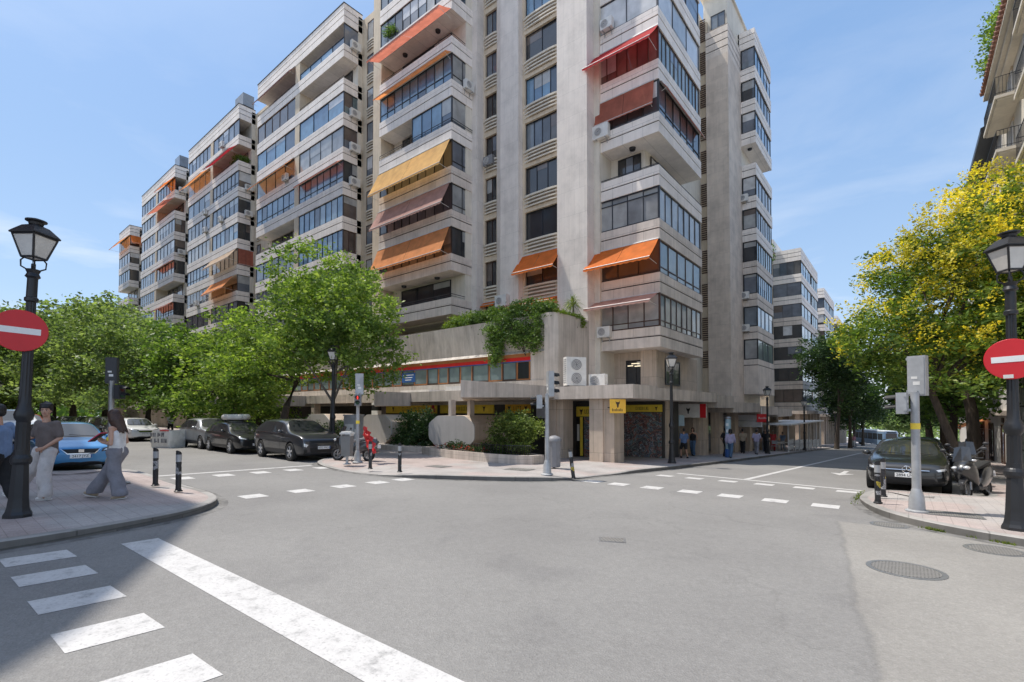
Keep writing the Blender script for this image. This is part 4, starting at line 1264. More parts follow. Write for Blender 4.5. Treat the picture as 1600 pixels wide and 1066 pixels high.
# near-left corner pavement (walkers stand on it)
pavement([(-9.3, -60, h), (-9.3, -2, h), (-9.32, .7, h), (-9.55, 1.8, h), (-10.0, 3.1, h), (-10.9, 3.95, h), (-12.4, 4.25, h * .7), (-14, 4.25, h * .5), (-18.3, 4.25, h), (-19.1, 3.9, h), (-19.35, 2.2, h), (-22, 2.0, h), (-160, 2.1, h)],
         [(-160, -60)])
# far corner pavement below the long building, running up both streets
pavement([(-300, 11.6, h), (-21, 11.6, h), (-19.0, 11.5, h), (-18.4, 10.4, h), (-17.4, 9.5, .09), (-15.2, 9.1, .02), (-12.8, 9.15, .02), (-11.4, 9.6, h), (-9.35, 10.86, h), (-8.3, 11.8, h), (-7.95, 12.7, .05), (-7.85, 14.0, .03), (-7.7, 15.2, .05), (-7.6, 16.4, h), (-7.4, 20, h), (-7.3, 30, h), (-7.5, 52, h), (-8, 120, h), (-8, 300, h)],
         [(-70, 300), (-70, 26), (-300, 26)])
# right corner pavement
pavement([(1.75, 300, h), (1.7, 20, h), (1.65, 17.2, h), (1.3, 16.75, h), (-.4, 16.7, h), (-.85, 16.3, .08), (-.95, 15, .06), (-.88, 14, .08), (-.6, 12.6, h), (-.15, 11.72, h), (.5, 11.1, h), (1.36, 10.66, h), (3.2, 10.2, h), (10, 9.9, h), (90, 9.4, h)],
         [(90, 300)])
# right-hand near corner, behind and beside the viewpoint
pavement([(90, 1.2, h), (12, 1.0, h), (7.5, .6, h), (6.3, -.8, h), (6.0, -3, h), (6.0, -60, h)], [(90, -60)])


def mark(name, pts, lift=.004):
    m = MB()
    k = len(pts)
    # cut long strips where the ground bends
    m.add([(x, y, ground_z(x, y) + lift) for x, y in pts], [tuple(range(k))])
    return structure(m.build(name, MATS['road_paint']))


def strip(name, a, b, w, lift=.004):
    n = max(1, int(math.dist(a, b) / 3))
    t = (Vector(b) - Vector(a)).normalized(); nr = Vector((-t.y, t.x)) * w / 2
    m = MB()
    pts = []
    ts = sorted(set([i / n for i in range(n + 1)] + [(yy - a[1]) / (b[1] - a[1]) for yy in ys if abs(b[1] - a[1]) > .1 and 0 < (yy - a[1]) / (b[1] - a[1]) < 1]))
    for s_ in ts:
        p = Vector(a).lerp(Vector(b), s_)
        for q in (p + nr, p - nr): pts.append((q.x, q.y, ground_z(q.x, q.y) + lift))
    m.add(pts, [(2 * i, 2 * i + 1, 2 * i + 3, 2 * i + 2) for i in range(len(ts) - 1)])
    return structure(m.build(name, MATS['road_paint']))


for i, x in enumerate((-8.56, -7.52, -6.4, -5.27, -4.06, -2.95, -1.85, -.75, .35, 1.45, 2.55, 3.65, 4.75)):
    s_ = .02 * i
    mark('crosswalk_stripe', [(x - .27, .66 + s_), (x + .24, .68 + s_), (x + .27, 1.32 + s_), (x - .24, 1.29 + s_)])
strip('stop_line', (-8.65, 2.06), (4.6, 2.42), .44)
for y in (4.6, 5.72, 6.88, 7.95, 8.85):
    mark('crosswalk_stripe', [(-11.83, y), (-11.32, y), (-11.32, y + .5), (-11.83, y + .5)])
for y in (4.6, 5.68, 6.76, 7.84, 8.9):
    mark('crosswalk_stripe', [(-16.5, y), (-15.9, y), (-15.9, y + .48), (-16.5, y + .48)])
strip('stop_line', (-17.25, 4.4), (-17.25, 9.3), .22)
for i, x in enumerate((-1.42, -2.42, -3.42, -4.42, -5.45, -6.45, -7.3)):
    mark('crosswalk_stripe', [(x - .26, 12.52), (x + .26, 12.54), (x + .24, 13.06), (x - .28, 13.04)])
for i, x in enumerate((-1.3, -2.35, -3.4, -4.45, -5.5, -6.5)):
    mark('crosswalk_stripe', [(x - .26, 16.1), (x + .26, 16.08), (x + .26, 16.58), (x - .26, 16.6)])
strip('stop_line', (-6.6, 17.75), (-1.0, 17.0), .22)
strip('lane_line', (-4.2, 17.6), (-3.5, 58), .18)
strip('lane_line', (-3.5, 60), (-3.1, 130), .18)
ax, ay = -2.1, 24.3
mark('lane_arrow', [(ax - .09, ay), (ax + .09, ay), (ax + .09, ay + 1.9), (ax - .09, ay + 1.9)])
mark('lane_arrow', [(ax - .42, ay - .02), (ax, ay - 1.25), (ax + .42, ay - .02)])

# weeds along the right kerb
m = MB()
r_ = random.Random(3)
for i in range(1500):
    t = r_.random() ** 1.3
    x = .25 + 2.2 * t + r_.gauss(0, .05)
    y = 11.33 - .62 * (x - .25) / 1.1 * (1 if x < 1.4 else .75) + abs(r_.gauss(0, .035)) * -1 - .02
    if r_.random() < .12: x, y = -.98 + r_.gauss(0, .04), 15.2 + r_.gauss(0, .7)
    if math.sin(x * 7) + math.sin(x * 17 + 1) < -.1 and y < 13: continue
    z = ground_z(x, y)
    a = r_.random() * 6.28; hgt = r_.uniform(.015, .06); w = .012
    dx, dy = math.cos(a), math.sin(a)
    m.add([(x - dy * w, y + dx * w, z), (x + dy * w, y - dx * w, z), (x + dx * hgt * .6, y + dy * hgt * .6, z + hgt)], [(0, 1, 2)])
leaf_mat('weed_leaf', [(.10, .16, .03), (.16, .22, .04), (.22, .24, .07)])
o = m.build('grass_weeds', MATS['weed_leaf']); o['kind'] = 'stuff'
# ================================================================== BUILDINGS
def GV(n): return 5.94 + 2.965 * n      # level of the groove line in the n-th balcony band


class F:
    """a facade line: u runs along it, d sticks out of it"""
    def __init__(s, kind, c): s.k, s.c = kind, c

    def p(s, u, d, z):
        if s.k == 'front': return (u, s.c - d, z)        # faces -Y
        if s.k == 'side': return (s.c + d, u, z)         # faces +X
        return (s.c - d, u, z)                           # 'west': faces -X

    def box(s, mb, u0, u1, d0, d1, z0, z1, m=0):
        a, b = s.p(u0, d0, z0), s.p(u1, d1, z1)
        mb.box(a[0], b[0], a[1], b[1], a[2], b[2], m)

    def quad(s, mb, u0, u1, d, z0, z1, m=0, tilt=(0, 0)):
        q = [(u0, z0, -tilt[0] - tilt[1]), (u1, z0, tilt[0] - tilt[1]), (u1, z1, tilt[0] + tilt[1]), (u0, z1, -tilt[0] + tilt[1])]
        if s.k == 'west': q = q[::-1]
        mb.quad(*[s.p(u, d + t, z) for u, z, t in q], m)


class Bld:
    def __init__(s, label, loc, name='apartment_building', cat='building', group=None):
        s.o = thing(name, label, cat, loc, group=group)
        s.org = loc

    def mb(s): return MB(s.org)


def window(B, fc, u0, u1, z0, z1, n, frame='frame_navy', gl='glass_mix', d=-.06, transom=None, sill_panel=None, ft=.055, gaps=(), parent=None, name='window'):
    """frame object with the panes of that window as its sub-part"""
    if d > -.05: d = max(d, .06)
    m = B.mb()
    fc.box(m, u0, u1, d - .05, d + .012, z0, z0 + ft)
    fc.box(m, u0, u1, d - .05, d + .012, z1 - ft, z1)
    w = (u1 - u0) / n
    for i in range(n + 1):
        c = u0 + w * i
        t = ft * (.55 if 0 < i < n else 1.0)
        a, b_ = c - t / 2, c + t / 2
        if i == 0: a, b_ = c, c + ft
        if i == n: a, b_ = c - ft, c
        fc.box(m, a, b_, d - .048, d + .010, z0 + ft, z1 - ft)
    if transom:
        zt = z0 + (z1 - z0) * transom
        fc.box(m, u0 + ft, u1 - ft, d - .046, d + .006, zt - .025, zt + .025)
    o = m.build(name, MATS[frame], parent or B.o)
    g = B.mb()
    for i in range(n):
        if i in gaps: continue
        a, b_ = u0 + w * i + .01, u0 + w * (i + 1) - .01
        spans = [(z0 + .01, z1 - .01)]
        if transom: spans = [(z0 + .01, zt), (zt + .002, z1 - .01)]
        for k, (za, zb) in enumerate(spans):
            t = (rnd.gauss(0, .004), rnd.gauss(0, .004))
            fc.quad(g, a, b_, d - .03 - (i % 2) * .006, za, zb, 0, t)
    go = g.build('pane', MATS[gl], o)
    if name == 'window' and not transom and z1 - z0 > 1.4:
        q = B.mb(); hit = rnd.random() < .75
        k_ = rnd.randint(1, max(1, n // 2)); i = rnd.randint(0, n - k_)
        dz = (z1 - z0) * min(.95, max(.12, rnd.gauss(.45, .25)))
        fc.quad(q, u0 + w * i + .03, u0 + w * (i + k_) - .03, d - .02, z1 - ft - dz, z1 - ft)
        if hit: q.build('blind', MATS[rnd.choice(['glass_blind', 'glass_blind', 'glass_slate', 'glass_white', 'glass_brown'])], o)
    return o


def band(B, x0, x1, y0, y1, n, mat='band', top=.52, bot=-.6, name='balcony_band', zz=None, courses=1):
    """balcony parapet / floor slab with its dark horizontal joint"""
    z = GV(n) if zz is None else zz
    m = B.mb()
    lv = [z + bot]
    for k in range(courses): lv += [z + k * .55 - .034, z + k * .55 + .034]
    lv.append(z + top)
    for i in range(0, len(lv), 2): m.box(x0, x1, y0, y1, lv[i], lv[i + 1], 0)
    for i in range(1, len(lv) - 1, 2): m.box(x0 + .05, x1 - .05, y0 + .05, y1 - .05, lv[i], lv[i + 1], 1)
    return m.build(name, [MATS[mat], MATS['groove']], B.o)


def rail(B, pts, z, h=.28, mat='metal_dark', name='railing'):
    m = B.mb()
    for a, b_ in zip(pts, pts[1:]):
        m.tube([(a[0], a[1], z + h), (b_[0], b_[1], z + h)], .022, 6)
        m.tube([(a[0], a[1], z + h * .5), (b_[0], b_[1], z + h * .5)], .014, 6)
        k = max(1, int(math.dist(a, b_) / 1.3))
        for i in range(k + 1):
            x, y = a[0] + (b_[0] - a[0]) * i / k, a[1] + (b_[1] - a[1]) * i / k
            m.tube([(x, y, z - .02), (x, y, z + h)], .016, 6)
    return m.build(name, MATS[mat], B.o)


AWN = 0
def awning(fc, u0, u1, z, drop, proj, mat, label, valance=.16, bars=True, seam=True):
    c = fc.p((u0 + u1) / 2, 0, z)
    t = thing('awning', label, 'awning', c, group='awnings on the balcony fronts')
    m = MB(c)
    k = 6
    n = 3
    for i in range(k):
        a, b_ = u0 + (u1 - u0) * i / k, u0 + (u1 - u0) * (i + 1) / k
        if seam and i in (k // 2,): a += .02
        for j in range(n):
            s0, s1 = j / n, (j + 1) / n
            sag = lambda s_: -.05 * math.sin(math.pi * s_) * min(1, drop)
            q = [(a, .04 + proj * s0, z - drop * s0 + sag(s0)), (b_, .04 + proj * s0, z - drop * s0 + sag(s0)), (b_, .04 + proj * s1, z - drop * s1 + sag(s1)), (a, .04 + proj * s1, z - drop * s1 + sag(s1))]
            m.quad(*[fc.p(*w) for w in q])
    ka = max(4, int((u1 - u0) / .35))
    for i in range(ka):      # scalloped valance
        a, b_ = u0 + (u1 - u0) * i / ka, u0 + (u1 - u0) * (i + 1) / ka
        mid = (a + b_) / 2
        q = [(a, .04 + proj, z - drop), (b_, .04 + proj, z - drop), (b_, .05 + proj, z - drop - valance * .75), (mid, .055 + proj, z - drop - valance), (a, .05 + proj, z - drop - valance * .75)]
        m.add([fc.p(*w) for w in q], [(0, 1, 2, 3, 4)])
    m.build('fabric', MATS[mat], t, smooth=False)
    m = MB(c)
    m.tube([fc.p(u0, .03, z + .02), fc.p(u1, .03, z + .02)], .045, 8)
    m.build('roller', MATS['frame_white'], t)
    m = MB(c)
    m.tube([fc.p(u0, .035 + proj, z - drop), fc.p(u1, .035 + proj, z - drop)], .022, 6)
    m.build('front_bar', MATS['frame_white'], t)
    if bars:
        for u in (u0 + .12, u1 - .12):
            m = MB(c)
            m.tube([fc.p(u, .01, z - max(drop, .35) - .1), fc.p(u, .03 + proj, z - drop + .0)], .014, 6)
            m.build('arm', MATS['frame_white'], t)
    return t


AC_MESH = {}
def air_con(fc, u, z, label, w=.82, hgt=.62, dep=.34, off=.02, group='air conditioning units on the facades', kind='white_plastic'):
    c = fc.p(u, off, z)
    rz = {'front': 0, 'side': math.pi / 2, 'west': -math.pi / 2}[fc.k]
    key = (w, hgt, dep, kind)
    if key not in AC_MESH:
        t = thing('air_conditioner', label, 'air conditioner', c, rz, group)
        m = MB(); m.box(-w / 2, w / 2, -dep, -.03, 0, hgt)
        for i in range(6): m.box(w / 2, w / 2 + .006, -dep + .05, -.08, .08 + i * .085, .11 + i * .085)
        m.build('casing', MATS[kind], t)
        m = MB()
        cx = -w * .14
        m.lathe([(.235, -dep - .012), (.235, -dep + .01)], 20, (cx, 0, hgt / 2), 0, 'y')
        g = m.build('fan_grille', MATS['grey_plastic'], t)
        m = MB()
        for r_ in (.06, .12, .18, .225): 
            m.lathe([(r_ + .008, -dep - .022), (r_ + .008, -dep - .012), (r_ - .006, -dep - .012), (r_ - .006, -dep - .022), (r_ + .008, -dep - .022)], 20, (cx, 0, hgt / 2), 0, 'y')
        m.build('guard', MATS['white_plastic'], g)
        m = MB()
        for s_ in (-.3, .3):
            m.box(s_ * w - .02, s_ * w + .02, -dep, 0, -.05, -.0)
            m.box(s_ * w - .02, s_ * w + .02, -.03, 0, -.28, -.05)
        m.build('bracket', MATS['galvanised'], t)
        AC_MESH[key] = t
        return t
    return dup(AC_MESH[key], c, rz, label)


def ceiling_lamp(B, x, y, z):
    m = B.mb(); m.lathe([(.20, z), (.17, z - .13), (.05, z - .16)], 14, (x, y, 0))
    m.build('ceiling_light', MATS['metal_dark'], B.o)


# ------------------------------------------------------------------ corner block
CB = Bld('tall corner apartment block with stacked travertine bay balconies above shops and a concrete canopy', (-20, 30, -.6))
m = CB.mb()
m.box(-31.6, -13.9, 25.25, 62, -4, 37.4)             # core
m.box(-13.9, -11.7, 26.7, 32.5, 5.4, 37.4)           # core behind the corner bay
m.box(-31.5, -23.5, 23.7, 25.25, 8.2, 37.4)          # core behind the broad bay
m.build('wall', MATS['cream_pale'], CB.o)
m = CB.mb()
m.box(-13.9, -11.2, 27.0, 34.0, -4, 5.34)            # recessed mezzanine wall below the corner bay
m.box(-12.0, -11.05, 26.6, 27.0, 2.4, 5.34)
m.build('mezzanine_wall', MATS['travertine'], CB.o)
for zt in (37.4,):
    m = CB.mb()
    m.box(-31.75, -10.2, 25.0, 25.25, 36.65, 38.2); m.box(-31.75, -31.5, 25.25, 62, 36.65, 38.2)
    m.build('roof_parapet', MATS['cream_pale'], CB.o)
# pillars between the recessed window columns
m = CB.mb(); m.prism([(-21.5, 24.72), (-20.92, 24.40), (-19.37, 24.40), (-19.37, 25.25), (-21.5, 25.25)], 2.9, 38.0)
m.build('pillar', MATS['pier'], CB.o)
m = CB.mb(); m.prism([(-16.35, 24.40), (-14.25, 24.40), (-14.25, 26.9), (-13.9, 26.9), (-13.9, 27.2), (-16.35, 27.2)][:3] + [(-14.25, 27.2), (-16.35, 27.2)], -1.0, 38.0)
m.build('pillar', MATS['pier'], CB.o)
m = CB.mb(); m.box(-23.5, -23.0, 24.3, 25.3, 2.9, 38.0)
m.build('pillar', MATS['pier'], CB.o)
m = CB.mb(); m.box(-32.8, -31.75, 22.6, 26.0, 2.9, 38.2)
m.build('pillar', MATS['cream'], CB.o)

# recessed window columns with curved ribbed sills
def ribbed_sill(B, x0, x1, y, z, proj=.13):
    m = B.mb()
    for k in range(3):
        zz = z - .22 - k * .235
        pts = []
        for i in range(9):
            s_ = i / 8
            pts.append((x0 + (x1 - x0) * s_, y - proj * (1 - (2 * s_ - 1) ** 4)))
        poly = pts + [(x1, y + .02), (x0, y + .02)]
        m.prism(poly, zz - .085, zz)
    poly = pts + [(x1, y + .02), (x0, y + .02)]
    m.prism([(x, yy if yy > y else yy - .04) for x, yy in poly], z - .12, z)
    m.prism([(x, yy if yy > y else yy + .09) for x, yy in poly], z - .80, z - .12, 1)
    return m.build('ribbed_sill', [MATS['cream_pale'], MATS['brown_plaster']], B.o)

FR2 = F('front', 25.25)
specs2 = {9: ('glass_mix', 2), 8: ('glass_mix', 2), 7: ('glass_blue', 4), 6: ('glass_dark', 2), 5: ('glass_blue', 4), 4: ('glass_mix', 4), 3: ('glass_dark', 3), 2: ('glass_dark', 2), 1: ('glass_dark', 2)}
rec2y = 24.86
m = CB.mb()
FR2 = F('front', rec2y)
zs = []
for n in range(1, 11):
    z0, z1 = GV(n) + 1.0, GV(n) + 2.92
    zs.append((z0, z1))
m.box(-19.37, -16.35, rec2y, 25.25, 3.0, zs[0][0])
for (a, b_), (c, d) in zip(zs, zs[1:] + [(38.0, 39)]):
    m.box(-19.37, -16.35, rec2y, 25.25, b_, c)
    m.box(-19.37, -19.2, rec2y, 25.25, a, b_); m.box(-16.62, -16.35, rec2y, 25.25, a, b_)
m.build('recessed_wall', MATS['cream'], CB.o)
for n in range(1, 11):
    gl, k = specs2.get(n, ('glass_mix', 2))
    z0, z1 = zs[n - 1]
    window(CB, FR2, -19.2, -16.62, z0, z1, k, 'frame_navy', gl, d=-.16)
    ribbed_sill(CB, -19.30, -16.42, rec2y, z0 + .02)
FR1 = F('front', 25.2)
m = CB.mb()
zs1 = [(GV(n) + 1.55, GV(n) + 3.35) for n in range(0, 11)]
m.box(-23.0, -21.5, 25.0, 25.25, 3.0, zs1[0][0])
for (a, b_), (c, d) in zip(zs1, zs1[1:] + [(38, 39)]):
    m.box(-23.0, -21.5, 25.0, 25.25, b_, c)
    m.box(-23.0, -22.86, 25.0, 25.25, a, b_); m.box(-21.78, -21.5, 25.0, 25.25, a, b_)
m.build('recessed_wall', MATS['cream'], CB.o)
F1w = F('front', 25.0)
for n in range(0, 11):
    window(CB, F1w, -22.86, -21.78, *zs1[n], 2, 'frame_brown', 'glass_dark' if n < 6 else 'glass_mix', d=-.16)
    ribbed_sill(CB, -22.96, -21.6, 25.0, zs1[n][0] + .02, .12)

# --- the broad bay (front y = 22.3)
FB, FBS = F('front', 22.3), F('side', -23.45)
bx0, bx1, by0, by1 = -31.55, -23.45, 22.3, 24.46
for n in range(1, 12):
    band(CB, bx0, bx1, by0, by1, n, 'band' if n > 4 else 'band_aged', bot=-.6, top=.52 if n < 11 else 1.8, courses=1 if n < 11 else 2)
def gallery(B, fc, u0, u1, n, k, frame, gl, **kw):
    kw.setdefault('d', -.07)
    return window(B, fc, u0, u1, GV(n) + .52, GV(n + 1) - .6, k, frame, gl, **kw)
def open_back(B, fc, u0, u1, n, depth=-1.35):
    window(B, fc, u0, u1, GV(n) + .25, GV(n + 1) - .75, 3, 'frame_black', 'glass_dark', d=depth + .06)
bay = [(1, 'open', None), (2, 'glass_dark', 'frame_black'), (3, 'glass_dark', 'frame_black'), (4, 'glass_dark', 'frame_black'), (5, 'half', None), (6, 'glass_blue', 'frame_navy'), (7, 'open', None), (8, 'glass_mix', 'frame_black'), (9, 'glass_mix', 'frame_black'), (10, 'glass_mix', 'frame_black')]
for n, gl, fr in bay:
    if gl == 'open':
        open_back(CB, FB, bx0 + 1.2, bx1 - 1.4, n)
        rail(CB, [(bx0 + .1, by0 + .1), (bx1 - .1, by0 + .1), (bx1 - .1, by1)], GV(n) + .52)
        ceiling_lamp(CB, -25.6, 23.0, GV(n + 1) - .6); ceiling_lamp(CB, -29.3, 23.0, GV(n + 1) - .6)
    elif gl == 'half':
        window(CB, FB, bx0 + 3.9, bx1, GV(n) + .52, GV(n + 1) - .6, 4, 'frame_navy', 'glass_blue', d=-.07, ft=.035)
        open_back(CB, FB, bx0 + 1.2, bx0 + 3.7, n)
        window(CB, FBS, by0 + .06, by1, GV(n) + .52, GV(n + 1) - .6, 1, 'frame_navy', 'glass_slate', d=-.07, ft=.035)
        rail(CB, [(bx0 + .1, by0 - .02), (bx1 + .02, by0 - .02), (bx1 + .02, by1)], GV(n) + .50, h=.3)
    else:
        gallery(CB, FB, bx0, bx1, n, 9, fr, gl, transom=.28 if n == 6 else None)
    if gl not in ('open', 'half'):
        gallery(CB, FBS, by0 + .06, by1, n, 2, 'frame_navy' if n > 4 else 'frame_black', {2: 'glass_dark', 3: 'glass_blind', 4: 'glass_slate', 6: 'glass_blind'}.get(n, 'glass_mix'), transom=.22 if n in (3, 4, 6) else None)
aw_top = lambda n: GV(n + 1) - .62
awning(FB, bx0 - .05, bx1 - .1, aw_top(4), 1.95, .95, 'aw_yellow', 'large yellow awning pulled far down over the broad bay left of the corner')
awning(FB, bx0 - .05, bx1 - .1, aw_top(3), 1.55, .8, 'aw_pink', 'faded pink awning with wavy sunlit hem, directly below the large yellow awning')
awning(FB, bx0 - .05, bx1 - .15, aw_top(2), 1.75, .75, 'aw_orange_pale', 'orange awning with a dark seam, lowest of three stacked on the broad bay')
awning(FB, bx0, bx1, aw_top(6), .22, .55, 'aw_orange_pale', 'thin rolled-out orange awning edge above blue glazed balcony of the broad bay')
awning(FB, bx0, bx1, aw_top(7), .5, 1.15, 'aw_terra', 'terracotta and white awning over the open top balcony of the broad bay', valance=.25)
awning(F1w, -22.95, -21.7, zs1[0][1] + .12, .25, .35, 'aw_orange', 'narrow orange awning above the lowest slim recessed window beside the broad bay')
awning(FR2, -19.5, -16.3, zs[0][1] + .1, 1.3, 1.0, 'aw_orange', 'bright orange awning over recessed window just above the hanging creeper')
awning(FR2, -20.9, -16.4, zs[0][0] - .95, .5, 1.3, 'aw_orange', 'low orange awning partly hidden behind the terrace creeper')
air_con(FBS, 23.75, GV(6) + .35, 'air conditioner on the side of the broad bay beside blue glazed balcony')
air_con(F1w, -22.3, zs1[4][0] - .42, 'grey air conditioner hung on ribbed sill of a slim recessed window', kind='grey_plastic')
air_con(FR2, -18.4, zs[7][0] - .2, 'white air conditioner on sill of a recessed window near the top of the corner block')
air_con(F('front', 24.4), -20.6, GV(1) - .2, 'white air conditioner on pillar foot left of the low orange awnings', w=1.0, hgt=.75)

# --- the corner bay
cx0, cx1, cy0, cy1 = -14.2, -10.32, 25.4, 32.5
FC, FCS = F('front', 25.4), F('side', -10.32)
for n in range(0, 11):
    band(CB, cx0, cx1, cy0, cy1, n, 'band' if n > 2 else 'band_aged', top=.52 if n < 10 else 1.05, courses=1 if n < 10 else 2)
cspec = {0: (4, 'frame_brown', 'glass_blind', 8, 'glass_teal'), 1: (3, 'frame_black', 'glass_dark', 5, 'glass_teal'), 2: (4, 'frame_navy', 'glass_blind', 7, 'glass_blind'), 4: (4, 'frame_black', 'glass_dark', 6, 'glass_mix'),
         5: (6, 'frame_brown', 'glass_brown', 11, 'glass_teal'), 6: (2, 'frame_navy', 'glass_white', 3, 'glass_white'), 7: (3, 'frame_navy', 'glass_slate', 3, 'glass_slate'), 8: (3, 'frame_navy', 'glass_mix', 6, 'glass_mix'), 9: (3, 'frame_navy', 'glass_mix', 6, 'glass_mix')}
for n, (k, fr, gl, k2, gl2) in cspec.items():
    gallery(CB, FC, cx0 + .05, cx1, n, k, fr, gl, transom=.80 if n == 2 else (.2 if n == 0 else None), ft=.08)
    gallery(CB, FCS, cy0 + .07, cy1 - .1, n, k2, 'frame_brown' if n in (0, 5) else 'frame_navy' if n > 1 else 'frame_brown', gl2, transom={0: .2, 1: .2, 4: .22}.get(n), ft=.07)
open_back(CB, F('side', -10.32), 27.4, 31.0, 3); open_back(CB, FC, cx0 + .8, cx1 - 1.6, 3, -1.3)
rail(CB, [(cx0, cy0 + .06), (cx1 - .06, cy0 + .06), (cx1 - .06, cy1)], GV(3) + .52, h=.12, mat='frame_navy')
ceiling_lamp(CB, -12.2, 26.1, GV(4) - .6)
awning(FC, cx0 - .25, cx1 + .02, aw_top(5), 1.25, 1.15, 'aw_red', 'red awning half in sun on a high balcony of the corner bay')
awning(FC, cx0 + .02, cx1 - .25, aw_top(4), 1.35, .22, 'aw_terra', 'steep terracotta awning hanging almost flat under the red one on the corner bay', valance=.1)
awning(FC, cx0 - .2, cx1 - .05, aw_top(1), 1.25, 1.2, 'aw_orange', 'wide orange awning on the corner bay above the pink one')
awning(FC, cx0 - .25, cx1 - .1, aw_top(0), .55, 1.1, 'aw_pink', 'short dusty pink awning on the lowest storey of the corner bay')
awning(FCS, cy0 + .3, cy1 - .2, aw_top(4), .4, .3, 'aw_terra', 'narrow terracotta awning rolled along the right flank of the corner bay', valance=.1)
air_con(FC, -13.75, GV(4) + .12, 'white air conditioner under the left end of the steep terracotta awning', w=1.0, hgt=.78)
air_con(FC, -13.35, GV(6) + .55, 'air conditioner in front of white blinds on the corner bay', w=.75)
air_con(FC, -13.6, GV(0) + .18, 'air conditioner below left end of the short pink awning')

# --- blank pier, flank bay and vent strip on the right-hand street
m = CB.mb()
m.box(-13.25, -11.4, 43.2, 47.3, -4, 32.6)
m.build('pier', MATS['pier_warm'], CB.o)
for k in range(4):
    band(CB, -13.25, -11.4, 43.2, 47.3, 0, 'band_aged', zz=33.2 + k * .62, bot=-.6, top=.02, name='pier_cornice')
window(CB, F('front', 43.6), -12.9, -11.7, 35.2, 36.6, 2, 'frame_black', 'glass_mix', d=0)
m = CB.mb(); m.box(-13.6, -11.6, 43.8, 53.5, 35.1, 38.6); m.box(-13.8, -11.45, 43.4, 54, 38.6, 38.8)
m.build('penthouse', MATS['cream_pale'], CB.o)
m = CB.mb()
Fv = F('front', 43.6)
for n in range(0, 11):
    for k in range(11):
        if n == 0 and k < 3: continue
        Fv.box(m, -13.85, -13.38, .012, .06, GV(n) - .9 + k * .19, GV(n) - .80 + k * .19)
m.build('vent_slats', MATS['frame_brown'], CB.o)
m = CB.mb(); m.box(-15.5, -13.25, 43.6, 47, -4, 36.4); m.build('flank_wall', MATS['cream'], CB.o)
m = CB.mb(); m.box(-13.9, -11.5, 47.3, 54.0, -4, 36.6); m.build('flank_core', MATS['cream_pale'], CB.o)
fx0, fx1, fy0, fy1 = -11.7, -10.2, 47.3, 54.0
FF, FFS = F('front', 47.3), F('side', -10.2)
for n in range(0, 11):
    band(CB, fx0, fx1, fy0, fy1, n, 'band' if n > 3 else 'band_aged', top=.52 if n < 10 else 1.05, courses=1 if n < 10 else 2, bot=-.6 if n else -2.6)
for n in range(0, 10):
    if n == 6:
        ceiling_lamp(CB, -10.9, 48.2, GV(7) - .6); continue
    gallery(CB, FF, fx0 + .32, fx1, n, 1, 'frame_black', ['glass_blind', 'glass_mix', 'glass_slate', 'glass_dark', 'glass_blind', 'glass_slate', '', 'glass_slate', 'glass_dark', 'glass_mix'][n], ft=.09)
    gallery(CB, FFS, fy0 + .1, fy1 - .1, n, [3, 4, 8, 7, 7, 5, 0, 5, 5, 5][n], 'frame_black', ['glass_teal', 'glass_blue', 'glass_blue', 'glass_teal', 'glass_mix', 'glass_mix', '', 'glass_blue', 'glass_mix', 'glass_blue'][n])
for n, lab in ((1, 'above the lowest flank bay window'), (2, 'at second storey up the flank bay'), (5, 'high on the flank bay, under dark glazing')):
    air_con(FF, -11.2, GV(n) + .1, 'small air conditioner on the narrow face ' + lab, w=.7)

# --- terrace podium in front
m = CB.mb()
m.box(-118, -14.26, 21.25, 25.3, 3.4, 5.05)                      # behind mezzanine windows
m.box(-118, -14.26, 21.05, 25.3, 2.2, 3.50)
m.box(-118, -14.26, 22.3, 25.3, -1.2, 2.2)
m.build('podium', MATS['concrete'], CB.o)
m = CB.mb()
# sloping concrete parapet with chamfered corner, hollow planter behind
prof = [(20.98, 7.02), (21.22, 5.20), (21.05, 5.02), (22.9, 5.02), (22.9, 6.6), (21.3, 6.6), (21.3, 7.02)]
xs_ = [-118, -14.9]
vs = [(x, y, z) for x in xs_ for y, z in prof]
kk = len(prof)
m.add(vs, [tuple(range(kk)), tuple(range(2 * kk - 1, kk - 1, -1))] + [(i, kk + i, kk + (i + 1) % kk, (i + 1) % kk) for i in range(kk)])
m.prism([(-14.9, 20.98), (-14.55, 20.98), (-14.22, 21.3), (-14.22, 24.5), (-14.5, 24.5), (-14.9, 21.4)], 2.9, 7.06)
m.box(-15.9, -14.9, 21.1, 21.6, 3.5, 5.03)
m.build('terrace_parapet', MATS['concrete'], CB.o)
m = CB.mb(); m.box(-60, -14.5, 21.31, 22.88, 6.6, 6.85); m.build('planter_soil', MATS['soil'], CB.o)
Fm = F('front', 21.25)
x = -60.0
pl = 0
while x < -16.2:
    w = rnd.choice([1.05, 1.05, 1.35, .95])
    w = min(w, -15.95 - x)
    dark = abs(x + 17) < .7
    window(CB, Fm, x, x + w, 3.55, 4.62, 1, 'frame_rust' if pl % 2 else 'frame_brown', 'glass_dark' if x + w > -16.4 else 'glass_teal', d=.04, ft=.07)
    x += w; pl += 1
m = CB.mb(); Fm.box(m, -60, -15.95, .0, .09, 4.62, 4.82); m.build('red_fascia', MATS['red_paint'], CB.o)
m = CB.mb(); Fm.box(m, -60, -15.95, .0, .085, 4.82, 5.02); m.build('rust_fascia', MATS['frame_rust'], CB.o)
m = CB.mb(); Fm.box(m, -60, -15.95, .0, .088, 4.56, 4.62); m.build('blue_fascia', MATS['blue_sign'], CB.o)
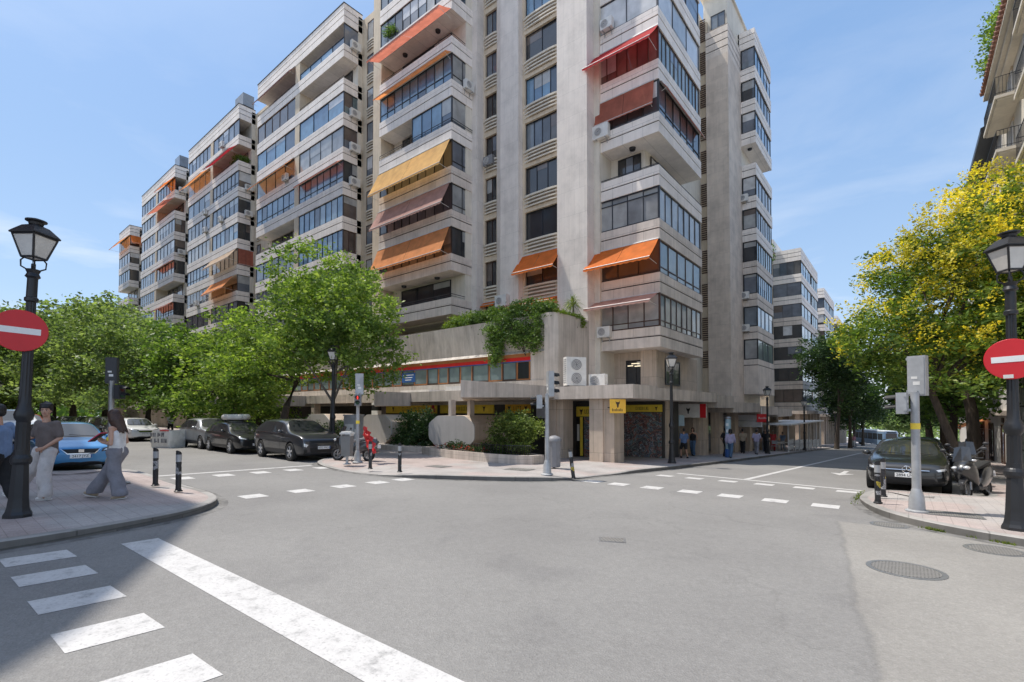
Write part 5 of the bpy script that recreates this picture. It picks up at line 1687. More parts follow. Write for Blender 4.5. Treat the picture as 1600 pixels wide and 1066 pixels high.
# blue shop poster behind one mezzanine window
m = CB.mb()
Fm.box(m, -27.15, -25.75, .05, .075, 3.78, 4.42, 0)
for i, zz in enumerate((4.25, 4.08, 3.92)): Fm.box(m, -27.0 + .1 * i, -25.9 - .12 * i, .075, .08, zz, zz + .05, 1)
m.build('window_poster', [MATS['blue_sign'], MATS['white_sign']], CB.o)

# --- stepped concrete canopy over the pavement
m = CB.mb()
m.box(-62, -8.73, 18.6, 21.1, 2.37, 2.95)
m.prism([(-12.67, 12.55), (-12.62, 12.7), (-12.62, 18.62), (-18.6, 18.62)], lambda x, y: 2.34 + .02 * (y - 12.6), 2.97)
m.prism([(-23.1, 16.1), (-23.05, 16.2), (-23.05, 18.62), (-26.6, 18.62)], 2.12, 2.93)
m.prism([(-35.6, 15.6), (-35.55, 15.7), (-35.55, 18.62), (-39.5, 18.62)], 2.2, 2.96)
m.prism([(-48.6, 15.6), (-48.55, 15.7), (-48.55, 18.62), (-52.5, 18.62)], 2.2, 2.96)
m.build('canopy', MATS['slab'], CB.o)
m = CB.mb(); m.box(-20.4, -17.2, 19.0, 21.0, 2.95, 3.22); m.box(-24.9, -22.2, 19.3, 21.0, 2.95, 3.12); m.build('canopy_upstand', MATS['white_render'], CB.o)
m = CB.mb()
for y0, y1, z0, z1, xe in ((21.1, 30.4, 2.35, 2.90, -8.85), (30.4, 34.0, 2.02, 2.80, -8.8), (34.0, 41.5, 1.72, 2.42, -8.85), (41.5, 48.0, 1.50, 2.2, -8.8), (48.0, 55.0, 1.3, 1.98, -8.85)):
    m.box(-13.9, xe, y0, y1, z0, z1)
m.build('canopy', MATS['slab'], CB.o)
# columns
for x, y, w, dd, mt in ((-10.35, 19.3, 1.15, .95, 'travertine'), (-13.1, 19.75, .8, .9, 'travertine'), (-10.2, 25.3, .75, 1.0, 'travertine'), (-10.1, 31.2, .6, 1.0, 'travertine'), (-10.1, 34.6, .55, .9, 'travertine'), (-10.2, 38.8, .55, 1.0, 'travertine'), (-10.2, 43.2, .55, .9, 'travertine'), (-10.2, 49.0, .6, 1.0, 'travertine'), (-10.2, 53.5, .6, 1.0, 'travertine'),
                      (-17.35, 16.6, .2, .3, 'slab'), (-16.75, 17.3, .2, .3, 'slab'), (-26.4, 18.9, .45, .5, 'soffit_dark'), (-34.5, 18.9, .45, .5, 'travertine'), (-39.5, 18.9, .45, .5, 'travertine'), (-46, 18.9, .45, .5, 'travertine'), (-53, 18.9, .45, .5, 'travertine')):
    m = CB.mb()
    zt = 2.38 if y < 30 else (2.06 if y < 34 else 1.75 if y < 41 else 1.52 if y < 48 else 1.33)
    b_ = ground_z(x, y) - .2
    if w > .5 and mt == 'travertine':
        m.box(x - w / 2, x + w * .08, y - dd / 2, y + dd / 2, b_, zt); m.box(x + w * .08, x + w / 2, y - dd / 2 + .12, y + dd / 2 + .1, b_, zt - .002)
    else: m.box(x - w / 2, x + w / 2, y - dd / 2, y + dd / 2, b_, zt)
    m.build('column', MATS[mt], CB.o)
# shop fronts under the canopy
m = CB.mb()
m.box(-62, -13.2, 21.4, 22.3, -1.2, 2.37)
m.box(-13.2, -12.15, 21.5, 24.7, -1.2, 2.37)
m.box(-12.15, -9.9, 24.7, 26.9, -1.6, 2.37)
m.box(-13.9, -12.2, 26.9, 55, -3.5, 2.0)
m.build('shop_front', MATS['interior'], CB.o)

def graffiti_mat():
    m, nt, b = _nt('graffiti_shutter')
    g = N(nt, 'ShaderNodeNewGeometry')
    nd = N(nt, 'ShaderNodeTexNoise', i_Scale=2.3, i_Detail=2.5, i_Distortion=2.2)
    L(nt, g.outputs['Position'], nd.inputs['Vector'])
    r = ramp(nt, [(.405, (0, 0, 0)), (.42, (1, 1, 1)), (.44, (0, 0, 0)), (.53, (0, 0, 0)), (.545, (.8,) * 3), (.565, (0, 0, 0))])
    L(nt, nd.outputs['Fac'], r.inputs[0])
    n2 = N(nt, 'ShaderNodeTexNoise', i_Scale=1.6, i_Detail=2.5, i_Distortion=1.6)
    L(nt, g.outputs['Position'], n2.inputs['Vector'])
    base = ramp(nt, [(.30, (.10, .13, .12)), (.42, (.06, .05, .055)), (.48, (.26, .09, .06)), (.54, (.09, .20, .19)), (.6, (.10, .09, .14)), (.66, (.06, .06, .06)), (.72, (.5, .2, .1))])
    L(nt, n2.outputs['Fac'], base.inputs[0])
    n3 = N(nt, 'ShaderNodeTexNoise', i_Scale=.8); L(nt, g.outputs['Position'], n3.inputs['Vector'])
    line = ramp(nt, [(.4, (.62, .62, .64)), (.52, (.25, .36, .36)), (.6, (.7, .34, .22))])
    L(nt, n3.outputs['Fac'], line.inputs[0])
    col = mixc(nt, r.outputs[0], base.outputs[0], line.outputs[0])
    L(nt, col, b.inputs['Base Color']); b.inputs['Roughness'].default_value = .6
    MATS['graffiti_shutter'] = m
emissive('shop_light', (1.0, .86, .6), 1.2)
graffiti_mat()
def shutter(fc, u0, u1, z0, z1):
    m = CB.mb()
    k = int((z1 - z0) / .09)
    for i in range(k):
        za = z0 + (z1 - z0) * i / k
        fc.box(m, u0, u1, .02, .05 + .012 * (i % 2), za, za + (z1 - z0) / k - .006)
    return m.build('roller_shutter', MATS['graffiti_shutter'], CB.o)
Fs1, Fs2, Fs3 = F('front', 21.5), F('front', 24.7), F('side', -12.15)
shutter(Fs2, -12.1, -9.98, -.7, 1.75)
shutter(Fs1, -12.75, -12.2, -.5, 1.55)
shutter(Fs3, 21.6, 24.6, -.5, 1.55)
m = CB.mb()
Fs1.box(m, -13.2, -12.8, .0, .06, -.5, 1.5, 0); Fs1.box(m, -12.97, -12.82, .06, .09, -.45, 1.52, 1)
Fs1.box(m, -13.16, -13.02, .06, .075, .3, 1.15, 2)
m.build('shop_door', [MATS['black'], MATS['yellow_sign'], MATS['white_plastic']], CB.o)

def emblem(mb, fc, u, z, s_, d=.09, m=1):
    """small dark horned-head emblem"""
    pts = [(-.30, .5), (-.16, .30), (.16, .30), (.30, .5), (.27, .12), (.14, -.05), (.10, -.42), (0, -.52), (-.10, -.42), (-.14, -.05), (-.27, .12)]
    mb.add([fc.p(u + a * s_, d, z + b_ * s_) for a, b_ in pts], [tuple(range(len(pts)))], m)

def sign_board(fc, u0, u1, z0, z1, emb, letters, label, name='shop_sign', mat='yellow_sign', red=False, dd=.0):
    c = fc.p((u0 + u1) / 2, .04, z0)
    t = thing(name, label, 'sign', c)
    m = MB(c); fc.box(m, u0, u1, dd, dd + .08, z0, z1)
    m.build('board', MATS[mat], t)
    m = MB(c)
    zc, hh = (z0 + z1) / 2, (z1 - z0)
    for u in emb: emblem(m, fc, u, zc, hh * .62, dd + .085, 0)
    if emb: m.build('emblem', MATS['dark_letter'], t)
    m = MB(c)
    r_ = random.Random(len(label))
    if letters:
        u = letters[0]
        lh = hh * .42
        while u < letters[1]:
            w = lh * .30
            k = r_.choice('ILHEU')
            fc.box(m, u, u + w * .34, dd + .081, dd + .086, zc - lh / 2, zc + lh / 2)
            if k in 'LEU': fc.box(m, u + w * .34, u + w, dd + .081, dd + .086, zc - lh / 2, zc - lh / 2 + lh * .15)
            if k in 'E': fc.box(m, u + w * .34, u + w, dd + .081, dd + .086, zc + lh / 2 - lh * .15, zc + lh / 2)
            if k in 'H': fc.box(m, u + w * .34, u + w * .66, dd + .081, dd + .086, zc - lh * .08, zc + lh * .08)
            if k in 'HU': fc.box(m, u + w * .66, u + w, dd + .081, dd + .086, zc - lh / 2, zc + lh / 2)
            u += w * 1.75
        m.build('lettering', MATS['dark_letter'], t)
    if red:
        m = MB(c)
        for a, b_, cc in ((-.42, .30, .3), (-.20, .5, .42), (-.05, .16, .36), (-.30, .02, .25)):
            fc.box(m, u1 - .25 + a, u1 - .25 + a + cc * .6, dd + .081, dd + .09, z0 + b_ * hh, z0 + b_ * hh + cc * hh)
        m.build('red_scrawl', MATS['red_paint'], t)
    return t
Fy = F('front', 21.4)
sign_board(Fy, -29.3, -23.75, 1.66, 2.27, [-28.3, -24.7], (-27.3, -25.3), 'longest yellow shop sign with dark letters and red scrawl, behind the grey octagons', red=True)
sign_board(Fy, -23.4, -18.8, 1.68, 2.26, [-19.55], (-22.6, -20.6), 'yellow shop sign partly hidden behind two slim canopy posts')
sign_board(Fy, -17.9, -16.1, 1.70, 2.26, [-17.6, -16.4], (-17.3, -16.7), 'short yellow sign with an emblem at each end, above the bushy shrub', mat='orange_sign')
sign_board(Fs1, -13.25, -12.2, 1.55, 2.05, [-12.9], (-12.7, -12.25), 'yellow sign over the narrow yellow and black shop door')
sign_board(Fs2, -12.1, -9.95, 1.78, 2.16, [-10.25], (-11.4, -10.7), 'dull yellow sign strip above the graffiti-covered roller shutter')
# projecting square sign
c = (-9.83, 19.0, 1.7)
t = thing('projecting_sign', 'square yellow projecting sign with a dark horned emblem beside the stone column', 'sign', c)
m = MB(c); m.box(-10.16, -9.5, 19.35, 19.47, 1.74, 2.33); m.build('board', MATS['orange_sign'], t)
m = MB(c); Fq = F('front', 19.35); emblem(m, Fq, -9.83, 2.12, .30, .004, 0); m.build('emblem', MATS['dark_letter'], t)
m = MB(c)
for i in range(8): Fq.box(m, -10.06 + i * .056, -10.06 + i * .056 + .03, .002, .006, 1.82, 1.82 + (.09 if i % 3 else .12))
m.build('lettering', MATS['dark_letter'], t)
m = MB(c); m.box(-10.25, -10.16, 19.38, 19.44, 1.95, 2.0); m.build('bracket', MATS['metal_dark'], t)
t.location = (-9.29, 18.4, 1.7); t.rotation_euler = (0, 0, .55)

# further shops along the right-hand street
Fr = F('side', -12.2)
for (u0, u1, z0, z1, gl, fr) in ((27.3, 30.3, -.9, 1.4, 'glass_dark', 'frame_brown'), (31.6, 34.2, -1.1, 1.0, 'glass_mix', 'frame_white'), (34.6, 38.4, -1.2, .9, 'glass_dark', 'frame_black'), (39.2, 42.8, -1.4, .8, 'glass_mix', 'frame_black'), (43.5, 48.4, -1.6, .6, 'glass_dark', 'frame_brown'), (49.4, 53.6, -1.9, .4, 'glass_mix', 'frame_white')):
    window(CB, Fr, u0, u1, z0, z1, 3, fr, gl, d=.06, name='shop_window')
m = CB.mb(); Fr.box(m, 27.4, 30.3, .1, .35, 1.15, 1.75); m.build('pleated_blind', MATS['aw_maroon'], CB.o)
window(CB, F('front', 27.0), -13.1, -11.75, 3.35, 4.85, 2, 'frame_black', 'glass_dark', d=.03, ft=.08)
window(CB, F('side', -11.2), 28.2, 30.6, 3.4, 4.9, 2, 'frame_black', 'glass_dark', d=.03, ft=.08)

m = CB.mb()
for a, b_, z in ((-12.7, -12.2, 4.62), (-12.5, -11.9, 4.46), (-12.95, -12.6, 4.5)): m.box(a, b_, 26.86, 26.88, z, z + .05)
m.build('strip_lights', MATS['shop_light'], CB.o)
# plants on the terrace and rooftop belong to other objects (see vegetation)
# ------------------------------------------------------------------ stepped blocks along the left street
def block(label, xr, xl, xc, spec, yb=24.1, roof_extra=None, seed=1, detail=True, open_n=(), group='stepped blocks along the street', nlow=1, single=False, nm='', roofn=10):
    B = Bld(label, ((xr + xl) / 2, 26, -.2), group=None)
    r_ = random.Random(seed)
    y0 = 22.3
    ztop = GV(roofn) + 1.05
    m = B.mb(); m.box(xl, xr, y0 + 1.4, 45, 3.0, ztop - .3); m.box(xl + .3, xr - .2, y0 + 1.95, 45, -.5, 3.0)
    m.build('wall', MATS['cream_pale'], B.o)
    m = B.mb(); m.box(xr, xr + (3.9 if xr > -40 else 5.0), yb + .02, 45, 3.0, ztop - .4); m.build('recessed_wall', MATS['cream'], B.o)
    for n in range(nlow, 10, 1):
        window(B, F('front', yb + .02), xr + .85, xr + 1.75, GV(n) + 1.2, GV(n) + 2.9, 1, 'frame_brown', 'glass_mix', d=.0)
        ribbed_sill(B, xr + .7, xr + 1.9, yb + .02, GV(n) + 1.2, .12)
    for n in range(nlow, roofn + 1):
        band(B, xl, xr, y0, yb, n, 'band', top=.52 if n < roofn else 1.05, courses=1 if n < roofn else 2)
    m = B.mb(); m.box(xl - .02, xr + .03, y0 - .05, yb, ztop, ztop + .07); m.build('coping', MATS['metal_dark'], B.o)
    cols = [(xl, xc - .42), (xc + .42, xr)] if not single else [(xl, xr)]
    if not single:
        for n in range(nlow, roofn):
            m = B.mb(); m.box(xc - .42, xc + .42, y0 + .02, y0 + 1.4, GV(n) + .52, GV(n + 1) - .6); m.build('pilaster', MATS['cream'], B.o)
    Fx, Fs = F('front', y0), F('side', xr)
    for n in range(nlow, roofn):
        row = spec.get(n, {})
        for ci, (a, b_) in enumerate(cols):
            key = 'LR'[ci] if not single else 'R'
            s_ = row.get(key)
            if s_ is None:
                s_ = (r_.choice(['glass_slate', 'glass_mix', 'glass_blue', 'glass_slate', 'glass_dark', 'glass_mix']), r_.choice([4, 5, 6, 7]), r_.choice(['frame_navy', 'frame_navy', 'frame_black', 'frame_white']))
            if s_[0] == 'open':
                open_back(B, Fx, a + .8, b_ - .8, n, -1.4)
                if len(s_) > 1 and s_[1] == 'glassrail':
                    window(B, Fx, a, b_, GV(n) + .52, GV(n) + 1.15, 4, 'frame_navy', 'glass_blue', d=-.05, ft=.03, name='glass_balustrade')
                else: rail(B, [(a, y0 + .06), (b_, y0 + .06)], GV(n) + .52, .22)
            else:
                window(B, Fx, a, b_, GV(n) + .52, GV(n + 1) - .6, s_[1], s_[2], s_[0], d=-.07, transom=.25 if s_[1] == 7 else None)
        s_ = row.get('S')
        if s_ is None: s_ = (r_.choice(['glass_dark', 'glass_slate', 'glass_dark', 'glass_brown']), r_.choice([1, 2]), 'frame_black')
        if s_[0] != 'open':
            window(B, Fs, y0 + .07, yb - .02, GV(n) + .52, GV(n + 1) - .6, s_[1], s_[2], s_[0], d=-.07)
    return B, cols, Fx, Fs

w = lambda g, k=5, f='frame_navy': (g, k, f)
specA = {9: dict(L=('open',), R=('open', 'glassrail'), S=w('glass_slate', 1)), 8: dict(L=w('glass_brown', 5, 'frame_brown'), R=('open',), S=('open',)), 7: dict(L=w('glass_blue', 4), R=w('glass_blue', 3), S=w('glass_teal', 2)),
         6: dict(L=w('glass_blue', 4), R=w('glass_blind', 4, 'frame_black'), S=w('glass_slate', 1)), 5: dict(L=w('glass_blue', 7), R=w('glass_blue', 7), S=w('glass_dark', 2)), 4: dict(L=('open',), R=w('glass_blue', 8, 'frame_black'), S=w('glass_brown', 1, 'frame_brown')),
         3: dict(L=w('glass_mix', 5), R=w('glass_blue', 9), S=w('glass_brown', 3, 'frame_brown'))}
A, cols, Fx, Fs = block('first stepped apartment block left of the corner block, cream strip between its two balcony columns', -36.67, -53.3, -44.66, specA, seed=4)
nA = 'of the first stepped block'
awning(Fx, cols[0][0], cols[0][1] - .1, aw_top(9), .6, .5, 'aw_maroon', 'dark maroon awning under the roof edge ' + nA)
awning(Fx, cols[0][0], cols[0][1] - .1, aw_top(6), 1.0, .9, 'aw_orange_pale', 'orange awning in the left balcony column ' + nA)
awning(Fx, cols[1][0], cols[1][1] - .1, aw_top(5), .3, .45, 'aw_terra', 'thin terracotta awning edge in the right balcony column ' + nA)
for n, q in ((9, 'top storey'), (7, 'third storey from the top'), (6, 'fourth storey from the top'), (5, 'fifth storey from the top')):
    air_con(Fs, 23.3, GV(n) + .35, f'air conditioner on the flank {nA}, {q}', w=.9, hgt=.7)
air_con(Fx, -46.5, GV(6) + .5, 'air conditioner below orange awning on the front ' + nA)
specB = {9: dict(L=w('glass_slate', 6), R=w('glass_slate', 5), S=('open',)), 8: dict(R=('open',), S=('open',)), 7: dict(R=w('glass_slate', 7), S=w('glass_brown', 1)), 6: dict(L=w('glass_slate', 6), R=w('glass_slate', 6), S=w('glass_dark', 1)), 5: dict(L=w('glass_blind', 6), R=w('glass_blue', 6), S=w('glass_dark', 2)),
         4: dict(L=w('glass_blue', 7), R=w('glass_slate', 6), S=w('glass_brown', 2, 'frame_brown')), 3: dict(R=('open',)), 2: dict(R=w('glass_slate', 6))}
Bk, cols, Fx, Fs = block('second stepped apartment block from the corner, between taller-looking first block and two more', -58.11, -74.27, -66.08, specB, seed=9)
nB = 'of the second stepped block'
awning(Fx, cols[1][0], cols[1][1] - .1, aw_top(8), .9, 1.0, 'aw_darkred', 'dark red awning on the upper right balcony ' + nB)
awning(Fx, cols[0][0], cols[0][1] - .1, aw_top(8), 1.0, 1.0, 'aw_orange_pale', 'pale orange awning on the upper left balcony ' + nB)
awning(Fx, cols[1][0], cols[1][1] - .1, aw_top(4), 1.3, 1.0, 'aw_cream', 'cream coloured awning on a middle balcony ' + nB)
awning(Fs, 22.4, 24.0, aw_top(4), 1.75, .08, 'aw_terra', 'brown vertical sunblind on the flank ' + nB, bars=False, valance=.05)
awning(Fx, cols[1][0], cols[1][1] - 1.0, aw_top(3), 1.5, 1.1, 'aw_orange_pale', 'salmon awning just above the tree crown on the front ' + nB)
for n, q in ((9, 'under the roof'), (6, 'in the middle'), (3, 'just above the trees')):
    air_con(Fx, -62.4 if n != 3 else -70, GV(n) + .4, f'air conditioner on the front {nB}, {q}')
for n, q in ((7, 'upper'), (6, 'lower')): air_con(Fs, 23.4, GV(n) + .3, f'air conditioner on the flank {nB}, {q} of the pair')
air_con(Fx, -67.5, GV(7) - .4, 'air conditioner beside the cream strip ' + nB + ', upper')
air_con(Fx, -67.3, GV(6) + .3, 'air conditioner beside the cream strip ' + nB + ', lower')
specC = {9: dict(R=w('glass_mix', 6), S=('open',)), 8: dict(R=('open',), S=('open',)), 7: dict(R=w('glass_slate', 6)), 6: dict(R=w('glass_slate', 5)), 5: dict(R=w('glass_mix', 6)), 4: dict(R=('open',), S=('open',)), 3: dict(R=w('glass_mix', 7))}
Ck, cols, Fx, Fs = block('third stepped apartment block from the corner, narrow in the distance', -79.74, -95.9, -88.08, specC, seed=21)
nC = 'of the third stepped block'
awning(Fx, -84.0, cols[1][1], aw_top(9), 1.5, 1.3, 'aw_orange', 'bright orange awning at the top corner ' + nC)
awning(Fx, cols[1][0], cols[1][1], aw_top(8), .9, 1.3, 'aw_terra', 'terracotta awning one storey below the top awning ' + nC)
awning(Fx, cols[1][0], cols[1][1], aw_top(5), .35, .5, 'aw_terra', 'thin red awning edge halfway up ' + nC)
awning(Fx, cols[1][0], cols[1][1], aw_top(3), .5, .6, 'aw_terra', 'lowest visible red awning ' + nC)
for n, q in ((9, 'top'), (6, 'middle')): air_con(Fs, 23.2, GV(n) + .3, f'air conditioner on the flank {nC}, {q}', w=.9, hgt=.7)
specD = {9: dict(R=('open',), S=('open',)), 8: dict(R=w('glass_mix', 5)), 6: dict(R=w('glass_mix', 5)), 5: dict(R=('open',), S=('open',))}
Dk, cols, Fx, Fs = block('farthest and narrowest stepped apartment block, leftmost of the long row', -102.8, -109.7, -106, specD, seed=33, single=True, roofn=9)
nD = 'of the farthest stepped block'
awning(Fx, cols[0][0], cols[0][1], aw_top(8), 1.5, 1.4, 'aw_orange_pale', 'orange awning facing the street near the top ' + nD)
awning(Fs, 22.4, 24.0, aw_top(8), 1.4, .9, 'aw_orange', 'bright orange awning on the flank ' + nD)
awning(F('side', -104), 24.2, 27.5, 36.2, 1.2, 1.6, 'aw_orange', 'orange rooftop awning ' + nD, bars=False)
# roof clutter
for B_, lst in ((A, ((-41, 27, 1.6), (-50, 27, 1.0))), (Bk, ((-66, 26, 1.2), (-60, 27, 1.9))), (Ck, ((-85, 26, 1.3), (-93, 26, 2.0)))):
    for x, y, hh in lst:
        m = B_.mb(); m.box(x - .5, x + .5, y - .4, y + .4, 36, 37.2 + hh); m.box(x - .6, x + .6, y - .5, y + .5, 37.2 + hh, 37.3 + hh); m.build('chimney', MATS['white_render'], B_.o)
for B_, x in ((A, -52.6), (Bk, -73), (Ck, -94.5), (Ck, -84)):
    m = B_.mb(); m.tube([(x, 25, 36.5), (x, 25, 39.6)], .03, 6)
    for k in range(4): m.tube([(x - .5 + .06 * k, 25, 38.4 + k * .3), (x + .5 - .06 * k, 25, 38.4 + k * .3)], .015, 5)
    m.build('aerial', MATS['metal_grey'], B_.o)
m = Bk.mb(); m.box(-60.5, -58.3, 22.8, 24.0, 36.9, 38.3); m.build('roof_screen', MATS['metal_grey'], Bk.o)
m = Ck.mb(); m.box(-82, -80, 22.9, 24, 36.9, 38.4); m.build('roof_screen', MATS['glass_slate'], Ck.o)

# ------------------------------------------------------------------ lower blocks further down the right-hand street
def far_block(label, xs0, xf, y0, y1, z_roof, nfl, seed, gh=1.0, prev_w=2.2):
    B = Bld(label, (xf - 6, (y0 + y1) / 2, ground_z(0, y0)))
    r_ = random.Random(seed)
    base = ground_z(0, y0)
    h_ = 2.95
    m = B.mb(); m.box(xf - 16, xf - 1.2, y0 + 1.2, y1, base - 1, z_roof - .3); m.build('wall', MATS['cream_pale'], B.o)
    m = B.mb(); m.box(xf - 16, xf - 3.5, y0 - 3.4, y0 + 1.2, base - 1, z_roof - .6)
    m.build('stair_tower', MATS['cream'], B.o)
    for k in range(nfl):
        for uu in (xf - 4.4, xf - 5.3):
            window(B, F('front', y0 - 3.4), uu - .17, uu + .17, z_roof - 2.7 - k * h_, z_roof - .9 - k * h_, 1, 'frame_brown', 'glass_dark', d=.01, ft=.05)
    FF_, FS_ = F('front', y0), F('side', xf)
    for k in range(nfl + 1):
        zz = z_roof - 1.1 - k * h_
        band(B, xf - 3.6, xf, y0, y1, 0, 'band' if k < 3 else 'band_aged', zz=zz, top=.52 if k else 1.1, courses=1 if k else 2)
        if k < nfl:
            z0_, z1_ = zz - h_ + .52, zz - .6
            window(B, FF_, xf - 3.5, xf, z0_, z1_, r_.choice([2, 3, 4]), 'frame_black', r_.choice(['glass_slate', 'glass_dark', 'glass_mix', 'glass_brown']), d=-.07)
            window(B, FS_, y0 + .07, y0 + (y1 - y0) * .55, z0_, z1_, r_.choice([3, 4]), 'frame_black', r_.choice(['glass_mix', 'glass_teal', 'glass_blue']), d=-.07)
            window(B, FS_, y0 + (y1 - y0) * .62, y1 - .1, z0_, z1_, r_.choice([3, 4]), 'frame_black', r_.choice(['glass_mix', 'glass_teal', 'glass_slate']), d=-.07)
            if r_.random() < .5: pass
    # ground floor with columns and a thin canopy
    zc = z_roof - 1.1 - nfl * h_ - .6
    m = B.mb(); m.box(xf - 4, xf + .9, y0 - 3.4, y1, zc - .45, zc - .003); m.build('canopy', MATS['slab'], B.o)
    yy = y0 - 3
    while yy < y1:
        m = B.mb(); m.box(xf - .5, xf, yy, yy + .5, ground_z(0, yy) - .3, zc - .45); m.build('column', MATS['travertine'], B.o)
        yy += 3.1
    m = B.mb(); m.box(xf - 4, xf - 1.9, y0 - 3.3, y1, base - 3, zc - .45); m.build('shop_front', MATS['interior_warm'], B.o)
    return B
P = far_block('lower pale balconied block beyond the corner block on the right-hand street', 0, -10.9, 76.0, 92.0, 24.2, 7, 5)
m = P.mb(); m.box(-20, -14, 74.4, 90, 24, 25.6); m.build('penthouse', MATS['white_render'], P.o)
Q = far_block('third block down the right-hand street, half hidden by a dark tree', 0, -11.0, 101.0, 116.0, 23.6, 7, 8)
far_block('farthest pale block down the right-hand street, behind the dark tree', 0, -11.2, 124.0, 140.0, 22.2, 7, 12)
# awning roof of the street cafe next to the second block
# ------------------------------------------------------------------ right-hand buildings
RB = Bld('beige plastered building with iron balconies and a tiled eave at the right edge', (9, 26, -.8), name='apartment_building')
XF = 4.65
m = RB.mb(); m.box(XF, 18, 11.5, 40.4, -2.5, 20.2); m.build('wall', MATS['cream_pale'], RB.o)
m = RB.mb(); m.box(XF - .06, XF, 11.5, 40.35, -2.2, 2.95); m.build('plinth', MATS['white_render'], RB.o)
m = RB.mb()
m.box(XF - .35, 18, 11.3, 40.6, 20.2, 20.45); m.box(XF - .55, 18, 11.2, 40.7, 20.45, 20.7); m.box(XF - .75, 18, 11.1, 40.8, 20.7, 20.9)
m.build('cornice', MATS['cream_pale'], RB.o)
m = RB.mb()
for i in range(72):
    y = 11.2 + i * .41
    m.tube([(XF - .92, y, 20.96), (XF + 5, y, 22.6)], .12, 6)
m.build('roof_tiles', MATS['brick_red'], RB.o)
m = RB.mb()
for yy in (13, 25, 37.5):
    m.box(XF + .6, XF + 4, yy, yy + 2.4, 21, 23.4)
m.build('dormer', MATS['white_render'], RB.o)
FW = F('west', XF)
for fl in range(6):
    zb = 4.1 + fl * 2.75
    for yc in (14.5, 19, 23.5, 28, 32.5, 37.2):
        window(RB, FW, yc - .6, yc + .6, zb + .05, zb + 2.2, 2, 'frame_white', 'glass_slate', d=-.01 + .03, name='balcony_door')
        m = RB.mb(); FW.box(m, yc - .75, yc + .75, 0, .06, zb + 2.2, zb + 2.34); m.build('lintel', MATS['cream'], RB.o)
    for yc, wd in ((16.5, 5.2), (26, 6.0), (36.6, 4.6)):
        m = RB.mb(); FW.box(m, yc - wd / 2, yc + wd / 2, 0, .95, zb - .16, zb); FW.box(m, yc - wd / 2 + .1, yc + wd / 2 - .1, 0, .85, zb - .24, zb - .16)
        sl = m.build('balcony', MATS['cream_pale'], RB.o)
        m = RB.mb()
        y0_, y1_ = yc - wd / 2 + .04, yc + wd / 2 - .04
        xo = XF - .91
        for zz in (zb + .95, zb + .12):
            m.tube([(XF, y0_, zz), (xo, y0_, zz), (xo, y1_, zz), (XF, y1_, zz)], .018, 5)
        k = int(wd / .19)
        for i in range(k + 1):
            yy = y0_ + (y1_ - y0_) * i / k
            m.tube([(xo, yy, zb), (xo, yy, zb + .95)], .009, 4, caps=False)
        for i in range(1, 7):
            for ye in (y0_, y1_): m.tube([(xo + .91 * i / 7, ye, zb), (xo + .91 * i / 7, ye, zb + .95)], .009, 4, caps=False)
        m.build('railing', MATS['metal_dark'], sl)
for yc in (13.5, 18, 22, 27, 31.5, 36):
    window(RB, FW, yc - 1.0, yc + 1.0, -.2, 2.1, 2, 'frame_brown', 'glass_dark', d=.06, name='shop_window')
RC = Bld('white and grey building with a dark deep eave behind the yellow flowering tree', (9, 57, -2), name='apartment_building')
m = RC.mb(); m.box(XF, 18, 40.8, 75, -4.5, 18.8); m.build('wall', MATS['white_render'], RC.o)
m = RC.mb(); m.box(XF - .9, 18, 40.75, 75.5, 18.8, 19.1); m.prism([(XF - .9, 40.75), (XF + 6, 40.75), (XF + 6, 75.5), (XF - .9, 75.5)], 19.1, lambda x, y: 19.12 + .4 * (x - XF + .9)); m.build('roof', MATS['metal_dark'], RC.o)
m = RC.mb(); FW.box(m, 41, 75, 0, .3, 1.55, 1.85); m.build('string_course', MATS['slab'], RC.o)
FW2 = F('west', XF)
for fl in range(6):
    for yc in (43, 47, 51, 55, 59, 63, 67, 71):
        window(RC, FW2, yc - .65, yc + .65, 3.0 + fl * 2.7, 4.6 + fl * 2.7, 2, 'frame_white', 'glass_slate', d=.03)
for yc, wd in ((42.6, 1.2), (48, 2.2), (53, 2.2), (58, 2.2), (64, 2.2)):
    zb_ = ground_z(0, yc) + .13
    window(RC, FW2, yc - wd / 2, yc + wd / 2, zb_, 1.0, 1 if wd < 2 else 2, 'frame_brown', 'glass_brown' if wd < 2 else 'glass_dark', d=.05, name='street_door' if wd < 2 else 'shop_window')
m = RC.mb(); FW2.box(m, 42.2, 43.0, .02, .06, 1.1, 1.4); m.build('door_grille', MATS['frame_brown'], RC.o)
for i, (y, dy) in enumerate(((52.0, 3.4),)):
    awning(FW2, y - dy, y + dy, 1.2, .6, 1.5, 'aw_orange_pale', 'salmon street-level shop awning behind the leaning tree trunks on the right')
# corner block on the viewer's own side of the left street: stands out of view, shades the near-left pavement
NB = Bld('brick corner block with chamfered corner beyond the left edge of the view', (-40, -10, 0), name='apartment_building')
poly = [(-160, -1.3), (-23.1, -1.3), (-22.3, -1.7), (-20.1, -2.8), (-18.1, -3.9), (-17.5, -4.4), (-17.3, -40), (-160, -40)]
m = NB.mb(); m.prism(poly, -.2, 30.0); m.build('wall', MATS['brick_red'], NB.o)
m = NB.mb(); m.prism([(x, y + .0) for x, y in poly], 30.0, 30.25); m.build('roof', MATS['slab'], NB.o)
FN, FE = F('west', 0), F('side', -17.3)
class Fback(F):
    def p(s, u, d, z): return (u, s.c + d, z)
FN = Fback('back', -1.3)
for fl in range(9):
    zb = .9 + fl * 3.2
    for i in range(9):
        window(NB, FN, -24 - i * 4.2, -22.6 - i * 4.2, zb, zb + 1.7, 2, 'frame_white', 'glass_mix', d=.03)
    for i in range(6):
        window(NB, FE, -7.5 - i * 4.5, -6 - i * 4.5, zb, zb + 1.7, 2, 'frame_white', 'glass_mix', d=.03)
